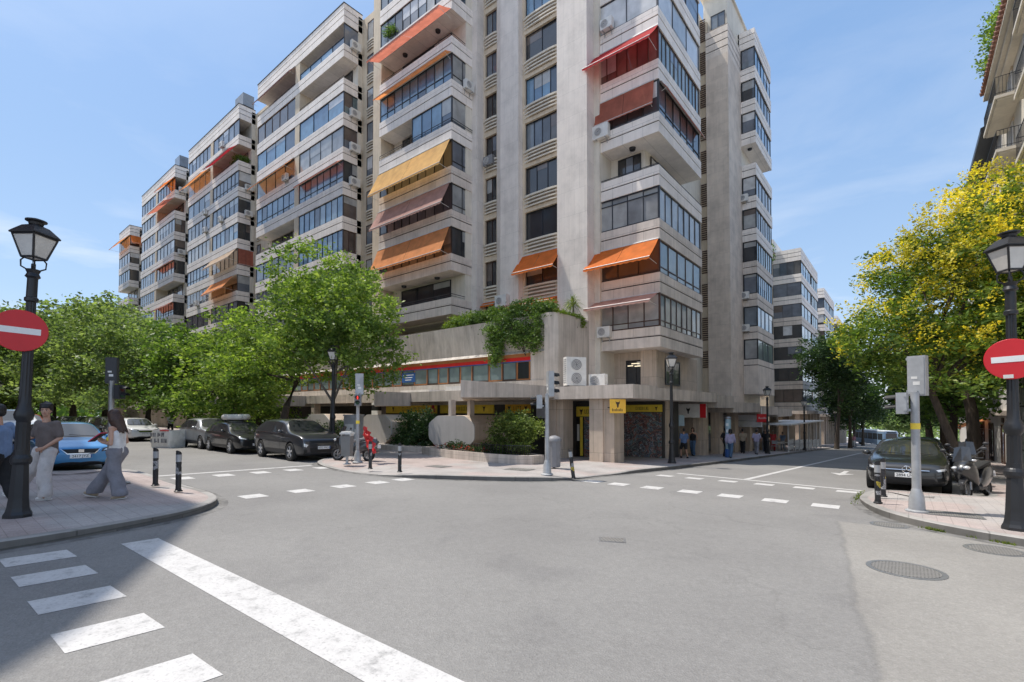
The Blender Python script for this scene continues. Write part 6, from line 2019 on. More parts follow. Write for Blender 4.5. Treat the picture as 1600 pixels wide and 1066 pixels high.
# distant block with a chimney showing over the left trees
DB = Bld('distant pale block with a chimney showing over the left trees', (-150, 45, 0), name='apartment_building')
m = DB.mb(); m.box(-152, -138, 38, 52, -1, 29.0); m.build('wall', MATS['cream_pale'], DB.o)
m = DB.mb(); m.box(-142, -140.6, 38.5, 40, 29, 33); m.build('chimney', MATS['pier'], DB.o)
# ================================================================== VEGETATION
leaf_mat('leaf_bright', [(.10, .185, .045), (.175, .28, .065), (.25, .36, .09), (.35, .45, .15)], .48)
leaf_mat('leaf_green', [(.08, .165, .038), (.135, .235, .06), (.20, .31, .085)], .45)
leaf_mat('leaf_lime_dark', [(.06, .125, .025), (.12, .21, .045), (.19, .28, .06), (.30, .36, .07)], .42)
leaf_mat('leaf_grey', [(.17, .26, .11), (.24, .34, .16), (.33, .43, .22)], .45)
leaf_mat('leaf_dark', [(.025, .058, .02), (.045, .09, .03), (.07, .125, .042)], .3)
leaf_mat('leaf_shrub', [(.08, .13, .03), (.17, .24, .05), (.30, .36, .11)], .35)
leaf_mat('leaf_creeper', [(.07, .14, .035), (.12, .21, .05), (.19, .28, .075)], .35)
leaf_mat('leaf_lime', [(.16, .25, .03), (.24, .33, .05)], .4)
leaf_mat('blossom_yellow', [(.74, .60, .04), (.88, .74, .08), (.70, .68, .14)], .45)
leaf_mat('petal_red', [(.45, .02, .03), (.6, .05, .05)], .2)
leaf_mat('petal_white', [(.6, .58, .55), (.7, .6, .6)], .2)
bark_mat('bark', (.085, .065, .05))
bark_mat('bark_grey', (.15, .13, .11))


def leaf_mesh(name, centers, size, mat, seed=0, flat=.35, elong=1.8, normals=None):
    """many small separate leaf blades (one kinked rhombus each)"""
    rg = np.random.default_rng(seed)
    c = np.asarray(centers, dtype=np.float64)
    n = len(c)
    d = rg.normal(size=(n, 3)); d[:, 2] = d[:, 2] * flat - .25
    d /= np.linalg.norm(d, axis=1)[:, None]
    r_ = rg.normal(size=(n, 3)); r_[:, 2] *= .5
    s_ = np.cross(d, r_); s_ /= np.linalg.norm(s_, axis=1)[:, None] + 1e-9
    up = np.cross(s_, d)
    L_ = size * rg.uniform(.42, 1.0, size=(n, 1)) * rg.uniform(.85, 1.6, size=(n, 1)); W_ = L_ / elong
    a = c - d * L_ * .5
    b = c + s_ * W_ * .5 + up * W_ * .12
    e = c - s_ * W_ * .5 + up * W_ * .12
    t = c + d * L_ * .5 - up * L_ * .08
    v = np.stack([a, b, t, e], axis=1).reshape(-1, 3)
    me = bpy.data.meshes.new(name)
    me.vertices.add(4 * n); me.vertices.foreach_set('co', v.astype(np.float32).ravel())
    me.loops.add(4 * n); me.loops.foreach_set('vertex_index', np.arange(4 * n, dtype=np.int32))
    me.polygons.add(n)
    me.polygons.foreach_set('loop_start', np.arange(0, 4 * n, 4, dtype=np.int32))
    me.polygons.foreach_set('loop_total', np.full(n, 4, dtype=np.int32))
    me.materials.append(MATS[mat])
    me.update(calc_edges=True); me.validate()
    return me


def blob_points(blobs, nclump, per, spread, seed=0, hollow=.55, top_only=False):
    """leaf positions: clumps spread near the outside of each blob, leaves around each clump"""
    rg = np.random.default_rng(seed)
    vol = np.array([b[3] * b[4] * b[5] for b in blobs]) ** (2 / 3)
    out, cl = [], []
    for b, w in zip(blobs, vol / vol.sum()):
        k = max(3, int(nclump * w))
        d = rg.normal(size=(k, 3)); d /= np.linalg.norm(d, axis=1)[:, None]
        if top_only: d[:, 2] = np.abs(d[:, 2])
        rad = hollow + (1.06 - hollow) * rg.random((k, 1)) ** .6
        cc = np.array(b[:3]) + d * rad * np.array(b[3:6])
        # drop some clumps so that gaps open up
        keep = np.sin(cc[:, 0] * 1.7 + seed) + np.sin(cc[:, 1] * 2.1 + 2) + np.sin(cc[:, 2] * 2.3 + 1) + rg.normal(size=k) * .8 > -1.35
        cc = cc[keep]
        cl.append(cc)
    cl = np.concatenate(cl)
    n = len(cl)
    sz = rg.uniform(.55, 1.25, size=(n, 1))
    pts = np.repeat(cl, per, axis=0) + rg.normal(size=(n * per, 3)) * np.repeat(sz, per, axis=0) * np.array([spread, spread, spread * .62])
    return pts, cl


def tree(label, loc, blobs, trunk, limbs, leafmat, nclump, per, spread, leaf, seed, bark='bark', cat='tree', name='street_tree', group=None, bloom=None, r0=.2, hollow=.5, elong=1.8, r_limb=.085):
    t = thing(name, label, cat, loc, group=group)
    m = MB()
    k = len(trunk)
    m.tube(trunk, [r0 * (1.25 if i == 0 else 1 - .45 * i / (k - 1)) for i in range(k)], 10)
    top = Vector(trunk[-1])
    rg = random.Random(seed)
    for b in limbs:
        e = Vector(b[:3])
        st = Vector(trunk[-1 - (rg.random() < .4)]) if len(b) < 4 else Vector(trunk[b[3]])
        mid = st.lerp(e, .5) + Vector((rg.gauss(0, .15), rg.gauss(0, .15), .25))
        m.tube([st, st.lerp(mid, .5) + Vector((0, 0, .05)), mid, e], [r_limb, r_limb * .8, r_limb * .6, r_limb * .25], 6)
        for q in range(3):
            s_ = mid.lerp(e, rg.random() * .8)
            e2 = s_ + Vector((rg.gauss(0, .8), rg.gauss(0, .8), rg.uniform(.1, .9)))
            m.tube([s_, e2], [r_limb * .35, r_limb * .1], 5)
    m.build('trunk', MATS[bark], t, smooth=True)
    pts, cl = blob_points(blobs, nclump, per, spread, seed, hollow)
    me = leaf_mesh('crown', pts, leaf, leafmat, seed, elong=elong)
    link('crown', me, t)
    if bloom:
        bp, nb, bper, bs, ths = bloom
        b2, bc = blob_points(bp, nb, 1, .01, seed + 3, .9)
        bc = bc[[ths(p) for p in bc]]
        rg2 = np.random.default_rng(seed)
        # upright feathery sprays
        n = len(bc)
        dirs = rg2.normal(size=(n, 3)) * .55; dirs[:, 2] = np.abs(dirs[:, 2]) * .6 + .45
        tt = rg2.random((n, bper, 1))
        pp = bc[:, None, :] + dirs[:, None, :] * tt * .55 + rg2.normal(size=(n, bper, 3)) * (.17 * (1.1 - tt))
        link('blossom', leaf_mesh('blossom', pp.reshape(-1, 3), bs, 'blossom_yellow', seed, elong=1.5), t)
    return t


GT = 'street trees along the left street'
# big bright tree beside the parked cars
gx, gy = -26.2, 12.35
T1 = tree('large bright green tree with dark leaning trunk behind the parked dark cars', (gx, gy, ground_z(gx, gy) + .05),
     [(0.6, .2, 6.2, 2.9, 2.8, 2.6), (2.9, 1.9, 7.6, 2.2, 2.1, 2.0), (-1.6, -.6, 5.0, 2.0, 2.0, 1.7), (1.4, .8, 9.4, 1.9, 1.9, 1.6), (-.6, -1.4, 4.0, 1.8, 1.8, 1.1), (2.6, 1.3, 5.2, 1.9, 1.9, 1.5), (-2.2, -1.7, 3.9, 1.5, 1.5, .9), (3.2, 2.4, 9.2, 1.2, 1.2, 1.0), (3.4, 2.6, 4.4, 1.3, 1.3, 1.0)],
     [(0, 0, 0), (.08, .05, 1.2), (.25, .2, 2.3), (.7, .5, 3.6), (1.0, .7, 5.0)], [(2.9, 1.9, 7.2), (-1.6, -.6, 5.0), (1.4, .8, 8.6), (2.6, 1.3, 5.4), (-2.2, -1.7, 4.0), (.2, .1, 6.6)],
     'leaf_bright', 470, 64, .29, .20, 11, r0=.23)
gx, gy = -21.0, 12.3
T2 = tree('bright green tree with slim forked trunk beside the lamp post and red pedestrian light', (gx, gy, ground_z(gx, gy) + .1),
     [(0, .1, 6.3, 1.9, 1.9, 1.9), (1.1, .9, 5.2, 1.6, 1.6, 1.3), (-1.5, -1.0, 5.2, 1.6, 1.6, 1.2), (.5, .5, 8.0, 1.3, 1.3, 1.2), (1.8, 1.5, 4.5, 1.2, 1.2, 1.0), (-.8, -.9, 7.2, 1.5, 1.5, 1.3), (1.4, 1.3, 6.6, 1.1, 1.1, 1.0), (1.5, .9, 3.4, .8, .8, .6)],
     [(0, 0, 0), (.02, 0, 1.3), (.0, .05, 2.4), (.1, .1, 3.8), (.2, .2, 5.2)], [(1.1, .9, 5.2, 2), (-1.5, -1.0, 5.0, 2), (.5, .5, 7.6), (1.8, 1.5, 4.5, 3), (-.8, -.9, 6.8, 3)],
     'leaf_bright', 350, 62, .27, .19, 23, bark='bark_grey', r0=.13, r_limb=.06)
# mid and far row
def row_tree(label, x, y, hgt, rad, mat, seed, n=260, per=46, leaf=.26, spread=.42, bark='bark', r0=.24):
    rg = random.Random(seed)
    bl = []
    for i in range(8):
        a = i * 2.4 + seed
        q = rg.uniform(.25, .62) * rad
        bl.append((q * math.cos(a), q * math.sin(a), hgt * ((.36 + .07 * i) if x < -25 else rg.uniform(.42, .84)), rad * rg.uniform(.42, .6), rad * rg.uniform(.42, .6), hgt * rg.uniform(.13, .2)))
    for i in range(3 if x < -25 else 0):
        a = i * 2.1 + seed * 1.3
        bl.append((.62 * rad * math.cos(a), .62 * rad * math.sin(a), hgt * .29, rad * .36, rad * .36, hgt * .085))
    bl.append((0, 0, hgt * .62, rad * .7, rad * .7, hgt * .3))
    ln = rg.gauss(0, .35)
    return tree(label, (x, y, ground_z(x, y) + .05), bl, [(0, 0, 0), (ln * .3, 0, hgt * .15), (ln * .7, .1, hgt * .32), (ln, .1, hgt * .55)], [b[:3] for b in bl[:6]], mat, n, per, spread, leaf, seed, bark=bark, r0=r0, r_limb=.11)

row_tree('green street tree behind the silver car, left of the large bright tree', -33.0, 12.6, 8.2, 3.2, 'leaf_bright', 5, n=330)
row_tree('soft green tree behind the parked white hatchback', -40.5, 12.4, 8.4, 3.5, 'leaf_green', 6, n=320, leaf=.28)
row_tree('light green tree behind the white rubble sack', -37.0, 15.8, 7.2, 2.8, 'leaf_bright', 16, n=220, leaf=.28)
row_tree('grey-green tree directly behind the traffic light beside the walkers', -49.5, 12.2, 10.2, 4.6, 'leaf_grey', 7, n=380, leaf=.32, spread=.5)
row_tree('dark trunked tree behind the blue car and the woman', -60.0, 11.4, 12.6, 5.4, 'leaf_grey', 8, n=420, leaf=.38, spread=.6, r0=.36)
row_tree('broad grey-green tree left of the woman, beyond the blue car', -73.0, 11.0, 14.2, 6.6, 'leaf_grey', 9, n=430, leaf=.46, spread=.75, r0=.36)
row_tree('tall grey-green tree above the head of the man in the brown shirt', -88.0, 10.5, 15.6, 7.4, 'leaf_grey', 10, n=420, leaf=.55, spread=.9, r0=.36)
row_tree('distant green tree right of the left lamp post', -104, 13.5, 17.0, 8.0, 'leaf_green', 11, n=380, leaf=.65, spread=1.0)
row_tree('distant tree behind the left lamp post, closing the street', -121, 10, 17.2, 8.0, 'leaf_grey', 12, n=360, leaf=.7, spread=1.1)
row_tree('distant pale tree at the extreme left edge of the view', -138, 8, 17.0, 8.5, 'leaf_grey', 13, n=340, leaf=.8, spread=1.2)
row_tree('low lime-green tree beyond the man at the end of the left street', -96, 6.5, 8.5, 5.0, 'leaf_lime', 14, n=240, leaf=.5, spread=.8)
row_tree('low dark green tree at the end of the left street', -118, 3.5, 9.5, 6.0, 'leaf_green', 15, n=240, leaf=.6, spread=.9)
row_tree('dark green tree at the very end of the left street, furthest away', -165, 8, 15, 9.0, 'leaf_green', 17, n=260, leaf=.9, spread=1.3)

# yellow flowering tree on the right
gx, gy = 1.62, 23.4
bl = [(-.2, .6, 6.4, 2.6, 2.4, 2.2), (.3, 1.2, 8.6, 2.0, 2.0, 1.9), (-2.0, -.3, 5.2, 1.7, 1.7, 1.4), (.9, 1.8, 10.1, 1.35, 1.35, 1.3), (-2.5, -1.0, 5.1, 1.3, 1.3, .9), (1.4, .9, 5.4, 1.9, 1.9, 1.5), (-1.2, .6, 7.7, 1.6, 1.6, 1.3), (-1.9, .2, 4.2, 1.2, 1.2, .8), (2.2, 1.8, 7.2, 1.5, 1.5, 1.4), (.1, -.6, 4.0, 1.5, 1.5, 1.0)]
T3 = tree('tree in yellow flower with a leaning trunk beside the parked scooter', (gx, gy, ground_z(gx, gy) + .05), bl,
     [(0, 0, 0), (-.22, .02, .9), (-.55, .05, 2.0), (-.9, .1, 3.2), (-.7, .4, 5.2)], [(-2.0, -.3, 5.2), (.3, 1.2, 8.6), (1.4, .9, 5.2), (-2.5, -1.0, 5.0), (.9, 1.8, 9.8), (-1.2, .6, 7.6), (2.2, 1.8, 7.0)],
     'leaf_lime_dark', 540, 60, .27, .19, 31, elong=2.4, r0=.17, bloom=(bl, 1650, 40, .095, lambda p: p[2] > 6.9 + .9 * math.sin(p[0] * 2.3 + p[1]) or (math.sin(p[0] * 3.1 + p[1] * 2.2 + p[2] * 1.7) > .80 and p[2] > 4.2)))
gx, gy = 2.25, 28.2
bl = [(.3, .2, 6.0, 2.6, 2.6, 2.0), (1.0, .6, 8.4, 2.3, 2.3, 1.9), (1.7, -.4, 6.6, 1.9, 1.9, 1.5), (-1.3, .8, 5.0, 1.9, 1.9, 1.3), (1.0, 1.0, 10.2, 1.3, 1.3, 1.1), (1.6, -1.5, 4.8, 1.3, 1.3, .9)]
tree('second yellow-flowered tree, thicker upright trunk nearer the building on the right', (gx, gy, ground_z(gx, gy) + .13), bl,
     [(0, 0, 0), (-.05, 0, 1.2), (-.1, .05, 2.6), (-.3, .1, 3.8), (0, .2, 5.4)], [b[:3] for b in bl], 'leaf_lime_dark', 380, 50, .32, .22, 37, elong=2.4, r0=.27, bloom=(bl, 700, 30, .12, lambda p: p[2] > 7.4 or math.sin(p[0] * 3 + p[2] * 2) > .8))
for i, (x, y, hh, rr, lab) in enumerate(((1.9, 36, 8.6, 3.3, 'dark tree behind the two yellow-flowered trees, third from the corner'), (2.0, 46, 9.2, 3.6, 'dark tree fourth from the corner on the right-hand pavement'), (1.9, 60, 10, 4.0, 'dark tree fifth from the corner on the right-hand pavement'), (2.0, 78, 10.5, 4.4, 'distant tree on the right-hand pavement above the far parked cars'))):
    row_tree(lab, x, y, hh, rr, 'leaf_dark' if i % 2 else 'leaf_green', 41 + i, n=240, leaf=.32, spread=.5)
for i, (x, y, hh, rr, lab) in enumerate(((-6.6, 70, 14.0, 4.2, 'tall dark tree in front of the far blocks on the right-hand street'), (-6.0, 80, 12.0, 4.2, 'dark rounded tree right behind the tall dark one'), (-6.4, 92, 10.5, 4.4, 'dark green tree further down, its crown over the far pavement'), (-6.2, 108, 9.5, 4.4, 'smaller dark tree near the bus at the end of the right-hand street'))):
    row_tree(lab, x, y, hh, rr, 'leaf_dark', 51 + i, n=420 if i == 0 else 300, leaf=.34, spread=.55)
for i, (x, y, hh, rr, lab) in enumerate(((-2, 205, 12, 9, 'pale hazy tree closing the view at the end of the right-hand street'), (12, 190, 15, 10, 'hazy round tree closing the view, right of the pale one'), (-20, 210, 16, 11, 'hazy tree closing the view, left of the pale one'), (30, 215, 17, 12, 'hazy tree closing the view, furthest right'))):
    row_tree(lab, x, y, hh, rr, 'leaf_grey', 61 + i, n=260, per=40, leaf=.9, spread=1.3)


def foliage(name, label, cat, loc, blobs, n, per, spread, leaf, mat, seed, group=None, elong=1.6, stems=None, hollow=.3):
    t = thing(name, label, cat, loc, group=group)
    pts, cl = blob_points(blobs, n, per, spread, seed, hollow)
    link('foliage', leaf_mesh('foliage', pts, leaf, mat, seed, elong=elong), t)
    m = MB()
    rg = random.Random(seed)
    for i in range(stems or 5):
        c = cl[rg.randrange(len(cl))]
        b = blobs[rg.randrange(len(blobs))]
        m.tube([(b[0] * .5, b[1] * .5, min(0, b[2] - b[5])), (c[0] * .6, c[1] * .6, c[2] * .5), tuple(c)], [.028, .018, .006], 5)
    m.build('stem', MATS['bark'], t)
    return t

# shrub on the corner planter
foliage('shrub', 'bushy shrub with pale yellowish top leaves in the planter by the shop door', 'shrub', (-12.55, 15.5, .02), [(0, 0, 1.35, .95, .8, .45), (.55, .2, 1.1, .6, .6, .45), (-.4, -.1, .8, .7, .6, .55), (.2, .1, .5, .6, .5, .5)], 240, 34, .13, .10, 'leaf_shrub', 3, stems=8)
foliage('hedge', 'dark tall shrubs filling the gap between the two grey octagons', 'hedge', (-20.6, 17.4, -.2), [(-1.2, 0, 1.1, 1.0, .7, .9), (.2, .2, 1.3, 1.0, .7, .8), (1.1, -.1, .9, .8, .6, .8), (-.3, -.5, .5, 1.2, .5, .5)], 280, 34, .17, .13, 'leaf_dark', 4, stems=8)
foliage('hedge', 'dark hedge under the canopy behind the parked cars', 'hedge', (-31, 17.2, -.3), [(-2.4, 0, .9, 1.6, .7, .7), (0, .1, 1.0, 1.6, .7, .8), (2.4, 0, .9, 1.6, .7, .7)], 260, 30, .2, .15, 'leaf_dark', 6, stems=8)
foliage('hedge', 'long dark hedge further along the canopy on the left street', 'hedge', (-46, 17.0, -.3), [(-5, 0, .9, 2.6, .7, .7), (0, .1, 1.0, 2.6, .7, .8), (5, 0, .9, 2.6, .7, .7)], 260, 30, .25, .2, 'leaf_dark', 7, stems=8)
# flowers in the low planter
foliage('flower_bed', 'few low red flowers in the planter under the front octagon', 'flowers', (-15.2, 15.2, .10), [(-1.4, .1, .12, .7, .3, .14), (0, -.1, .12, .8, .3, .14), (1.1, -.3, .12, .7, .3, .12)], 22, 9, .07, .05, 'petal_red', 8, stems=3)
foliage('flower_bed', 'dark leafy ground plants around the red flowers in the low planter', 'flowers', (-14.6, 15.9, .05), [(-1.8, .2, .12, .9, .5, .2), (0, 0, .12, .9, .5, .2), (1.4, -.4, .12, .8, .4, .2)], 130, 24, .1, .09, 'leaf_dark', 18, stems=3)
# creeper tumbling over the terrace parapet
vb = [(-1.6, 0, .42, 2.0, .5, .5), (.6, -.1, .45, 1.7, .5, .55), (1.9, -.1, .35, .8, .4, .4), (-3.8, .1, .35, 1.6, .45, .4), (-.2, -.42, -.5, 1.3, .3, .85), (1.35, -.45, -.55, .75, .28, 1.0), (-1.25, -.42, -.8, .9, .28, 1.1), (-1.2, -.44, -1.9, .5, .22, 1.0), (.55, -.42, -1.0, .7, .24, .7), (1.45, -.44, -1.4, .45, .2, .7)]
foliage('creeper', 'green creeper tumbling over the concrete terrace wall above the mezzanine windows', 'creeper', (-17.0, 21.35, 7.0), vb, 760, 32, .15, .12, 'leaf_creeper', 9, stems=10)
foliage('creeper', 'lime-green leafy plants at the left end of the terrace planter', 'plants', (-21.4, 21.7, 6.9), [(-1.0, 0, .45, .9, .45, .45), (.7, 0, .5, 1.1, .45, .45)], 170, 30, .14, .13, 'leaf_lime', 12, stems=5)
foliage('creeper', 'thin straggling creeper along the right arm of the terrace wall', 'creeper', (-14.3, 22.8, 7.05), [(0, -1.0, .1, .18, .8, .12), (.05, .3, .08, .18, .7, .12), (.12, .9, -.2, .08, .25, .35)], 90, 22, .08, .08, 'leaf_lime', 13, stems=4)
# bare roots and stems hanging beside the creeper
m = MB((-20.8, 21.2, 6.9))
rg = random.Random(5)
for i in range(26):
    x = -22.2 + i * .12 + rg.gauss(0, .05)
    pts = [(x, 20.98, 6.95)]
    for k in range(1, 7):
        x += rg.gauss(.03, .07)
        pts.append((x, 20.94 + .035 * k, 6.95 - .26 * k))
    m.tube(pts[:rg.randint(4, 7)], .014, 4, caps=False)
plain('root_grey', (.40, .36, .31), .9)
o = m.build('creeper_roots', MATS['root_grey']); tag(o, 'pale bare creeper stems hanging down the terrace wall left of the green creeper', 'creeper stems')
# spiky dragon plant on the terrace
t = thing('dragon_tree', 'spiky rosette plant at the foot of the pale pillar on the terrace', 'plant', (-14.75, 23.6, 6.9))
m = MB(); m.tube([(0, 0, 0), (.03, 0, .5), (0, .02, 1.0)], [.07, .06, .055], 7); m.build('stem', MATS['bark_grey'], t)
m = MB(); rg = random.Random(8)
for i in range(130):
    a = rg.random() * 6.28; el = rg.uniform(-.7, 1.4); ln = rg.uniform(.5, .85)
    dx, dy, dz = math.cos(a) * math.cos(el), math.sin(a) * math.cos(el), math.sin(el)
    b0 = Vector((0, 0, 1.05 + rg.uniform(-.15, .15)))
    p1 = b0 + Vector((dx, dy, dz)) * ln * .55; p2 = b0 + Vector((dx, dy, dz - .35)) * ln
    s_ = Vector((-dy, dx, 0)) * .028
    m.add([b0 - s_ * .6, b0 + s_ * .6, p1 + s_, p1 - s_, p2], [(0, 1, 2, 3), (3, 2, 4)])
m.build('leaves', MATS['leaf_shrub'], t)
foliage('rooftop_plant', 'leafy plant growing over the tiled eave of the beige building at the right edge', 'plant', (4.5, 36.5, 21.2), [(0, .8, 1.5, .9, 1.8, 1.0), (0, -1, 1.2, .8, 1.2, .8), (-.3, 2, .6, .6, .9, .7)], 200, 34, .2, .17, 'leaf_bright', 15, stems=6)
foliage('rooftop_plant', 'small plant on top of the corner block above its top left balcony', 'plant', (-30.6, 22.5, 30.4), [(0, 0, .7, .7, .4, .6), (.6, 0, .4, .5, .4, .4)], 70, 26, .14, .13, 'leaf_green', 16, stems=4)
foliage('rooftop_plant', 'trailing plant on the beige stair tower of the lower block down the right-hand street', 'plant', (-14.8, 72.6, 23.4), [(0, 0, .5, 1.2, .5, .8), (.8, 0, -.6, .5, .4, .9)], 70, 24, .25, .25, 'leaf_green', 17, stems=4)
foliage('balcony_plants', 'potted plants behind the open balcony of the second stepped block', 'plants', (-59.5, 22.6, 30.3), [(0, 0, .4, 1.2, .3, .45), (1.0, .4, .4, .4, .6, .4)], 60, 24, .16, .16, 'leaf_green', 19, stems=4)

# wooded park closing the left street, too far off to tell its trees apart
rg = np.random.default_rng(77)
k = 9000
pts = np.stack([rg.uniform(-255, -185, k), rg.uniform(-30, 60, k), rg.random(k) ** .8 * 10], axis=1)
pts[:, 2] *= .75 + .25 * np.sin(pts[:, 1] * .35) + .1 * np.sin(pts[:, 1] * .9)
o = link('far_wood', leaf_mesh('far_wood', pts, 2.2, 'leaf_green', 5)); o['kind'] = 'stuff'
k = 7000
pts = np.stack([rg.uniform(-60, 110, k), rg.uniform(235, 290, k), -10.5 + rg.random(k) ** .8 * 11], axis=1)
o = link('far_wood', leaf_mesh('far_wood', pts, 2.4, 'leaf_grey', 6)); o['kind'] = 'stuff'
# ================================================================== STREET FURNITURE
# ---- old-style lamp post
def lamp_post(label, loc, group='old-style lamp posts', tilt=(0, 0), rz=.62, tall=4.95):
    t = thing('street_lamp', label, 'street lamp', loc, rz, group)
    s_ = tall / 4.95
    m = MB()
    m.lathe([(.185, 0), (.185, .05), (.16, .10), (.145, .16), (.13, .30), (.108, .78), (.104, .86)], 8, rot=.39)
    m.lathe([(.115, .86), (.135, .90), (.135, .96), (.115, 1.0), (.10, 1.02), (.10, 1.10)], 20)
    m.build('base', MATS['metal_dark'], t)
    m = MB()
    # fluted column
    n = 24
    prof = [(.096, 1.02), (.09, 1.55), (.086, 1.56), (.118, 1.62), (.128, 1.68), (.105, 1.76), (.084, 1.82), (.076, 2.0), (.07, 2.8), (.064, 3.55), (.09, 3.57), (.09, 3.62), (.07, 3.64), (.068, 3.95), (.10, 3.98), (.075, 4.04), (.10, 4.1), (.03, 4.12), (.03, 4.20)]
    m.lathe(prof, n)
    for i in range(len(prof)):
        for k in range(0, n, 2):
            idx = i * n + k
            x, y, z = m.v[idx]
            if (1.02 < z < 1.56) or (1.95 < z < 3.56): m.v[idx] = (x * .86, y * .86, z)
    m.build('column', MATS['metal_dark'], t, smooth=True)
    m = MB()
    for k in range(4):
        a = math.pi / 2 * k + math.pi / 4
        dx, dy = math.cos(a), math.sin(a)
        m.tube([(dx * .05, dy * .05, 4.08), (dx * .15, dy * .15, 4.14), (dx * .155, dy * .155, 4.24), (dx * .11, dy * .11, 4.30), (dx * .12, dy * .12, 4.36)], .013, 6)
    m.build('scroll_bracket', MATS['metal_dark'], t)
    lan = MB()
    zb, zt = 4.30, 4.66
    rb, rt = .155, .275
    for k in range(4):
        a0, a1 = math.pi / 4 + math.pi / 2 * k, math.pi / 4 + math.pi / 2 * (k + 1)
        for (ra, za, rb_, zb_) in ((rb, zb, rt, zt),):
            lan.tube([(ra * math.cos(a0), ra * math.sin(a0), za), (rb_ * math.cos(a0), rb_ * math.sin(a0), zb_)], .016, 6)
        for rr, zz in ((rb, zb), (rt, zt)):
            lan.tube([(rr * math.cos(a0), rr * math.sin(a0), zz), (rr * math.cos(a1), rr * math.sin(a1), zz)], .017, 6)
    lan.lathe([(.315, zt + .01), (.32, zt + .03), (.28, zt + .07), (.17, zt + .17), (.09, zt + .20)], 4, rot=math.pi / 4)
    lan.lathe([(.09, zt + .20), (.10, zt + .24), (.14, zt + .26), (.14, zt + .28), (.05, zt + .31), (.0, zt + .31)], 16)
    lt = lan.build('lantern', MATS['metal_dark'], t)
    g = MB()
    for k in range(4):
        a0, a1 = math.pi / 4 + math.pi / 2 * k, math.pi / 4 + math.pi / 2 * (k + 1)
        e = .985
        g.quad((rb * e * math.cos(a0), rb * e * math.sin(a0), zb + .01), (rb * e * math.cos(a1), rb * e * math.sin(a1), zb + .01), (rt * e * math.cos(a1), rt * e * math.sin(a1), zt - .01), (rt * e * math.cos(a0), rt * e * math.sin(a0), zt - .01))
    g.quad(*[(rb * .98 * math.cos(math.pi / 4 + math.pi / 2 * k), rb * .98 * math.sin(math.pi / 4 + math.pi / 2 * k), zb) for k in range(3, -1, -1)])
    g.build('lantern_glass', MATS['lantern_glass'], lt)
    t.rotation_euler = (tilt[0], tilt[1], rz)
    t.scale = (s_, s_, s_)
    return t


LP = lamp_post('old-style black lamp post with red no-entry sign, beside the man in white trousers', gp(-11.31, 1.05, PV), tilt=(R(-1.3), R(1.0)))
def lp(label, x, y, tall=None, rz=.62):
    return dup(LP, gp(x, y, PV), rz, label, (tall or 4.95) / 4.95)
lp('old-style black lamp post with no-entry sign on the corner by the scooter', 1.37, 11.47)
lp('old-style lamp post standing in front of the stone columns of the corner arcade', -8.14, 21.25)
lp('old-style lamp post rising out of the tree beside the red pedestrian light', -20.3, 11.95)
lp('old-style lamp post by the red and white cafe sign on the right-hand street', -7.95, 39.5)
lp('pale-lit lamp post by the cafe barriers on the right-hand street', -7.55, 53.2)
lp('small far lamp post at the left end of the left street', -75, 5.4)
lp('small far lamp post by the far parked cars on the right-hand street', -6.9, 72.0)


def no_entry(label, base, normal, zc, r, off=.12, lean=0):
    """round red plate with white bar, strapped to its post"""
    n = Vector((normal[0], normal[1], 0)).normalized()
    c = Vector((base[0], base[1], zc)) + n * off
    t = thing('no_entry_sign', label, 'road sign', c, math.atan2(n.y, n.x), 'no-entry signs')
    m = MB(); m.lathe([(r, -.012), (r + .006, -.006), (r + .006, .006), (r, .012)], 48, axis='x'); m.build('plate', MATS['red_sign'], t)
    m = MB(); m.box(.0125, .016, -r * .73, r * .73, -r * .15, r * .15); m.build('white_bar', MATS['white_sign'], t)
    m = MB(); m.box(-off + .02, -.012, -.05, .05, .08, .12); m.box(-off + .02, -.012, -.05, .05, -.12, -.08); m.build('clamp', MATS['galvanised'], t)
    t.rotation_euler = (lean, 0, math.atan2(n.y, n.x))
    return t
no_entry('round red no-entry sign on the lamp post by the walkers', (-11.32, 1.02), (.99, .02), 3.16, .335, off=.10, lean=R(-2))
ns = no_entry('round red no-entry sign on the right-hand corner lamp post, small sticker at its rim', (1.37, 11.47), (-.17, -.98), 2.70, .328, off=.10, lean=R(2))
m = MB(); m.box(.013, .017, -.11, .01, -.315, -.255); m.build('sticker', MATS['white_plastic'], ns)

# ---- bollards
def sticker_mat():
    m, nt, b = _nt('bollard_stickers')
    g = N(nt, 'ShaderNodeNewGeometry')
    v = N(nt, 'ShaderNodeTexVoronoi', i_Scale=9.0, distance='CHEBYCHEV')
    L(nt, g.outputs['Position'], v.inputs['Vector'])
    s_ = N(nt, 'ShaderNodeSeparateColor'); L(nt, v.outputs['Color'], s_.inputs[0])
    r = ramp(nt, [(0, (.025, .026, .03)), (.58, (.4, .4, .41)), (.70, (.05, .05, .055)), (.88, (.55, .42, .05)), (.92, (.03, .03, .03))], 'CONSTANT')
    L(nt, s_.outputs[0], r.inputs[0])
    n2 = N(nt, 'ShaderNodeTexNoise', i_Scale=60.0); L(nt, g.outputs['Position'], n2.inputs['Vector'])
    r2 = ramp(nt, [(.45, (.35,) * 3), (.52, (1, 1, 1))]); L(nt, n2.outputs['Fac'], r2.inputs[0])
    L(nt, mixc(nt, 1.0, r.outputs[0], r2.outputs[0], 'MULTIPLY'), b.inputs['Base Color'])
    b.inputs['Roughness'].default_value = .5
    MATS['bollard_stickers'] = m
sticker_mat()
BOL = None
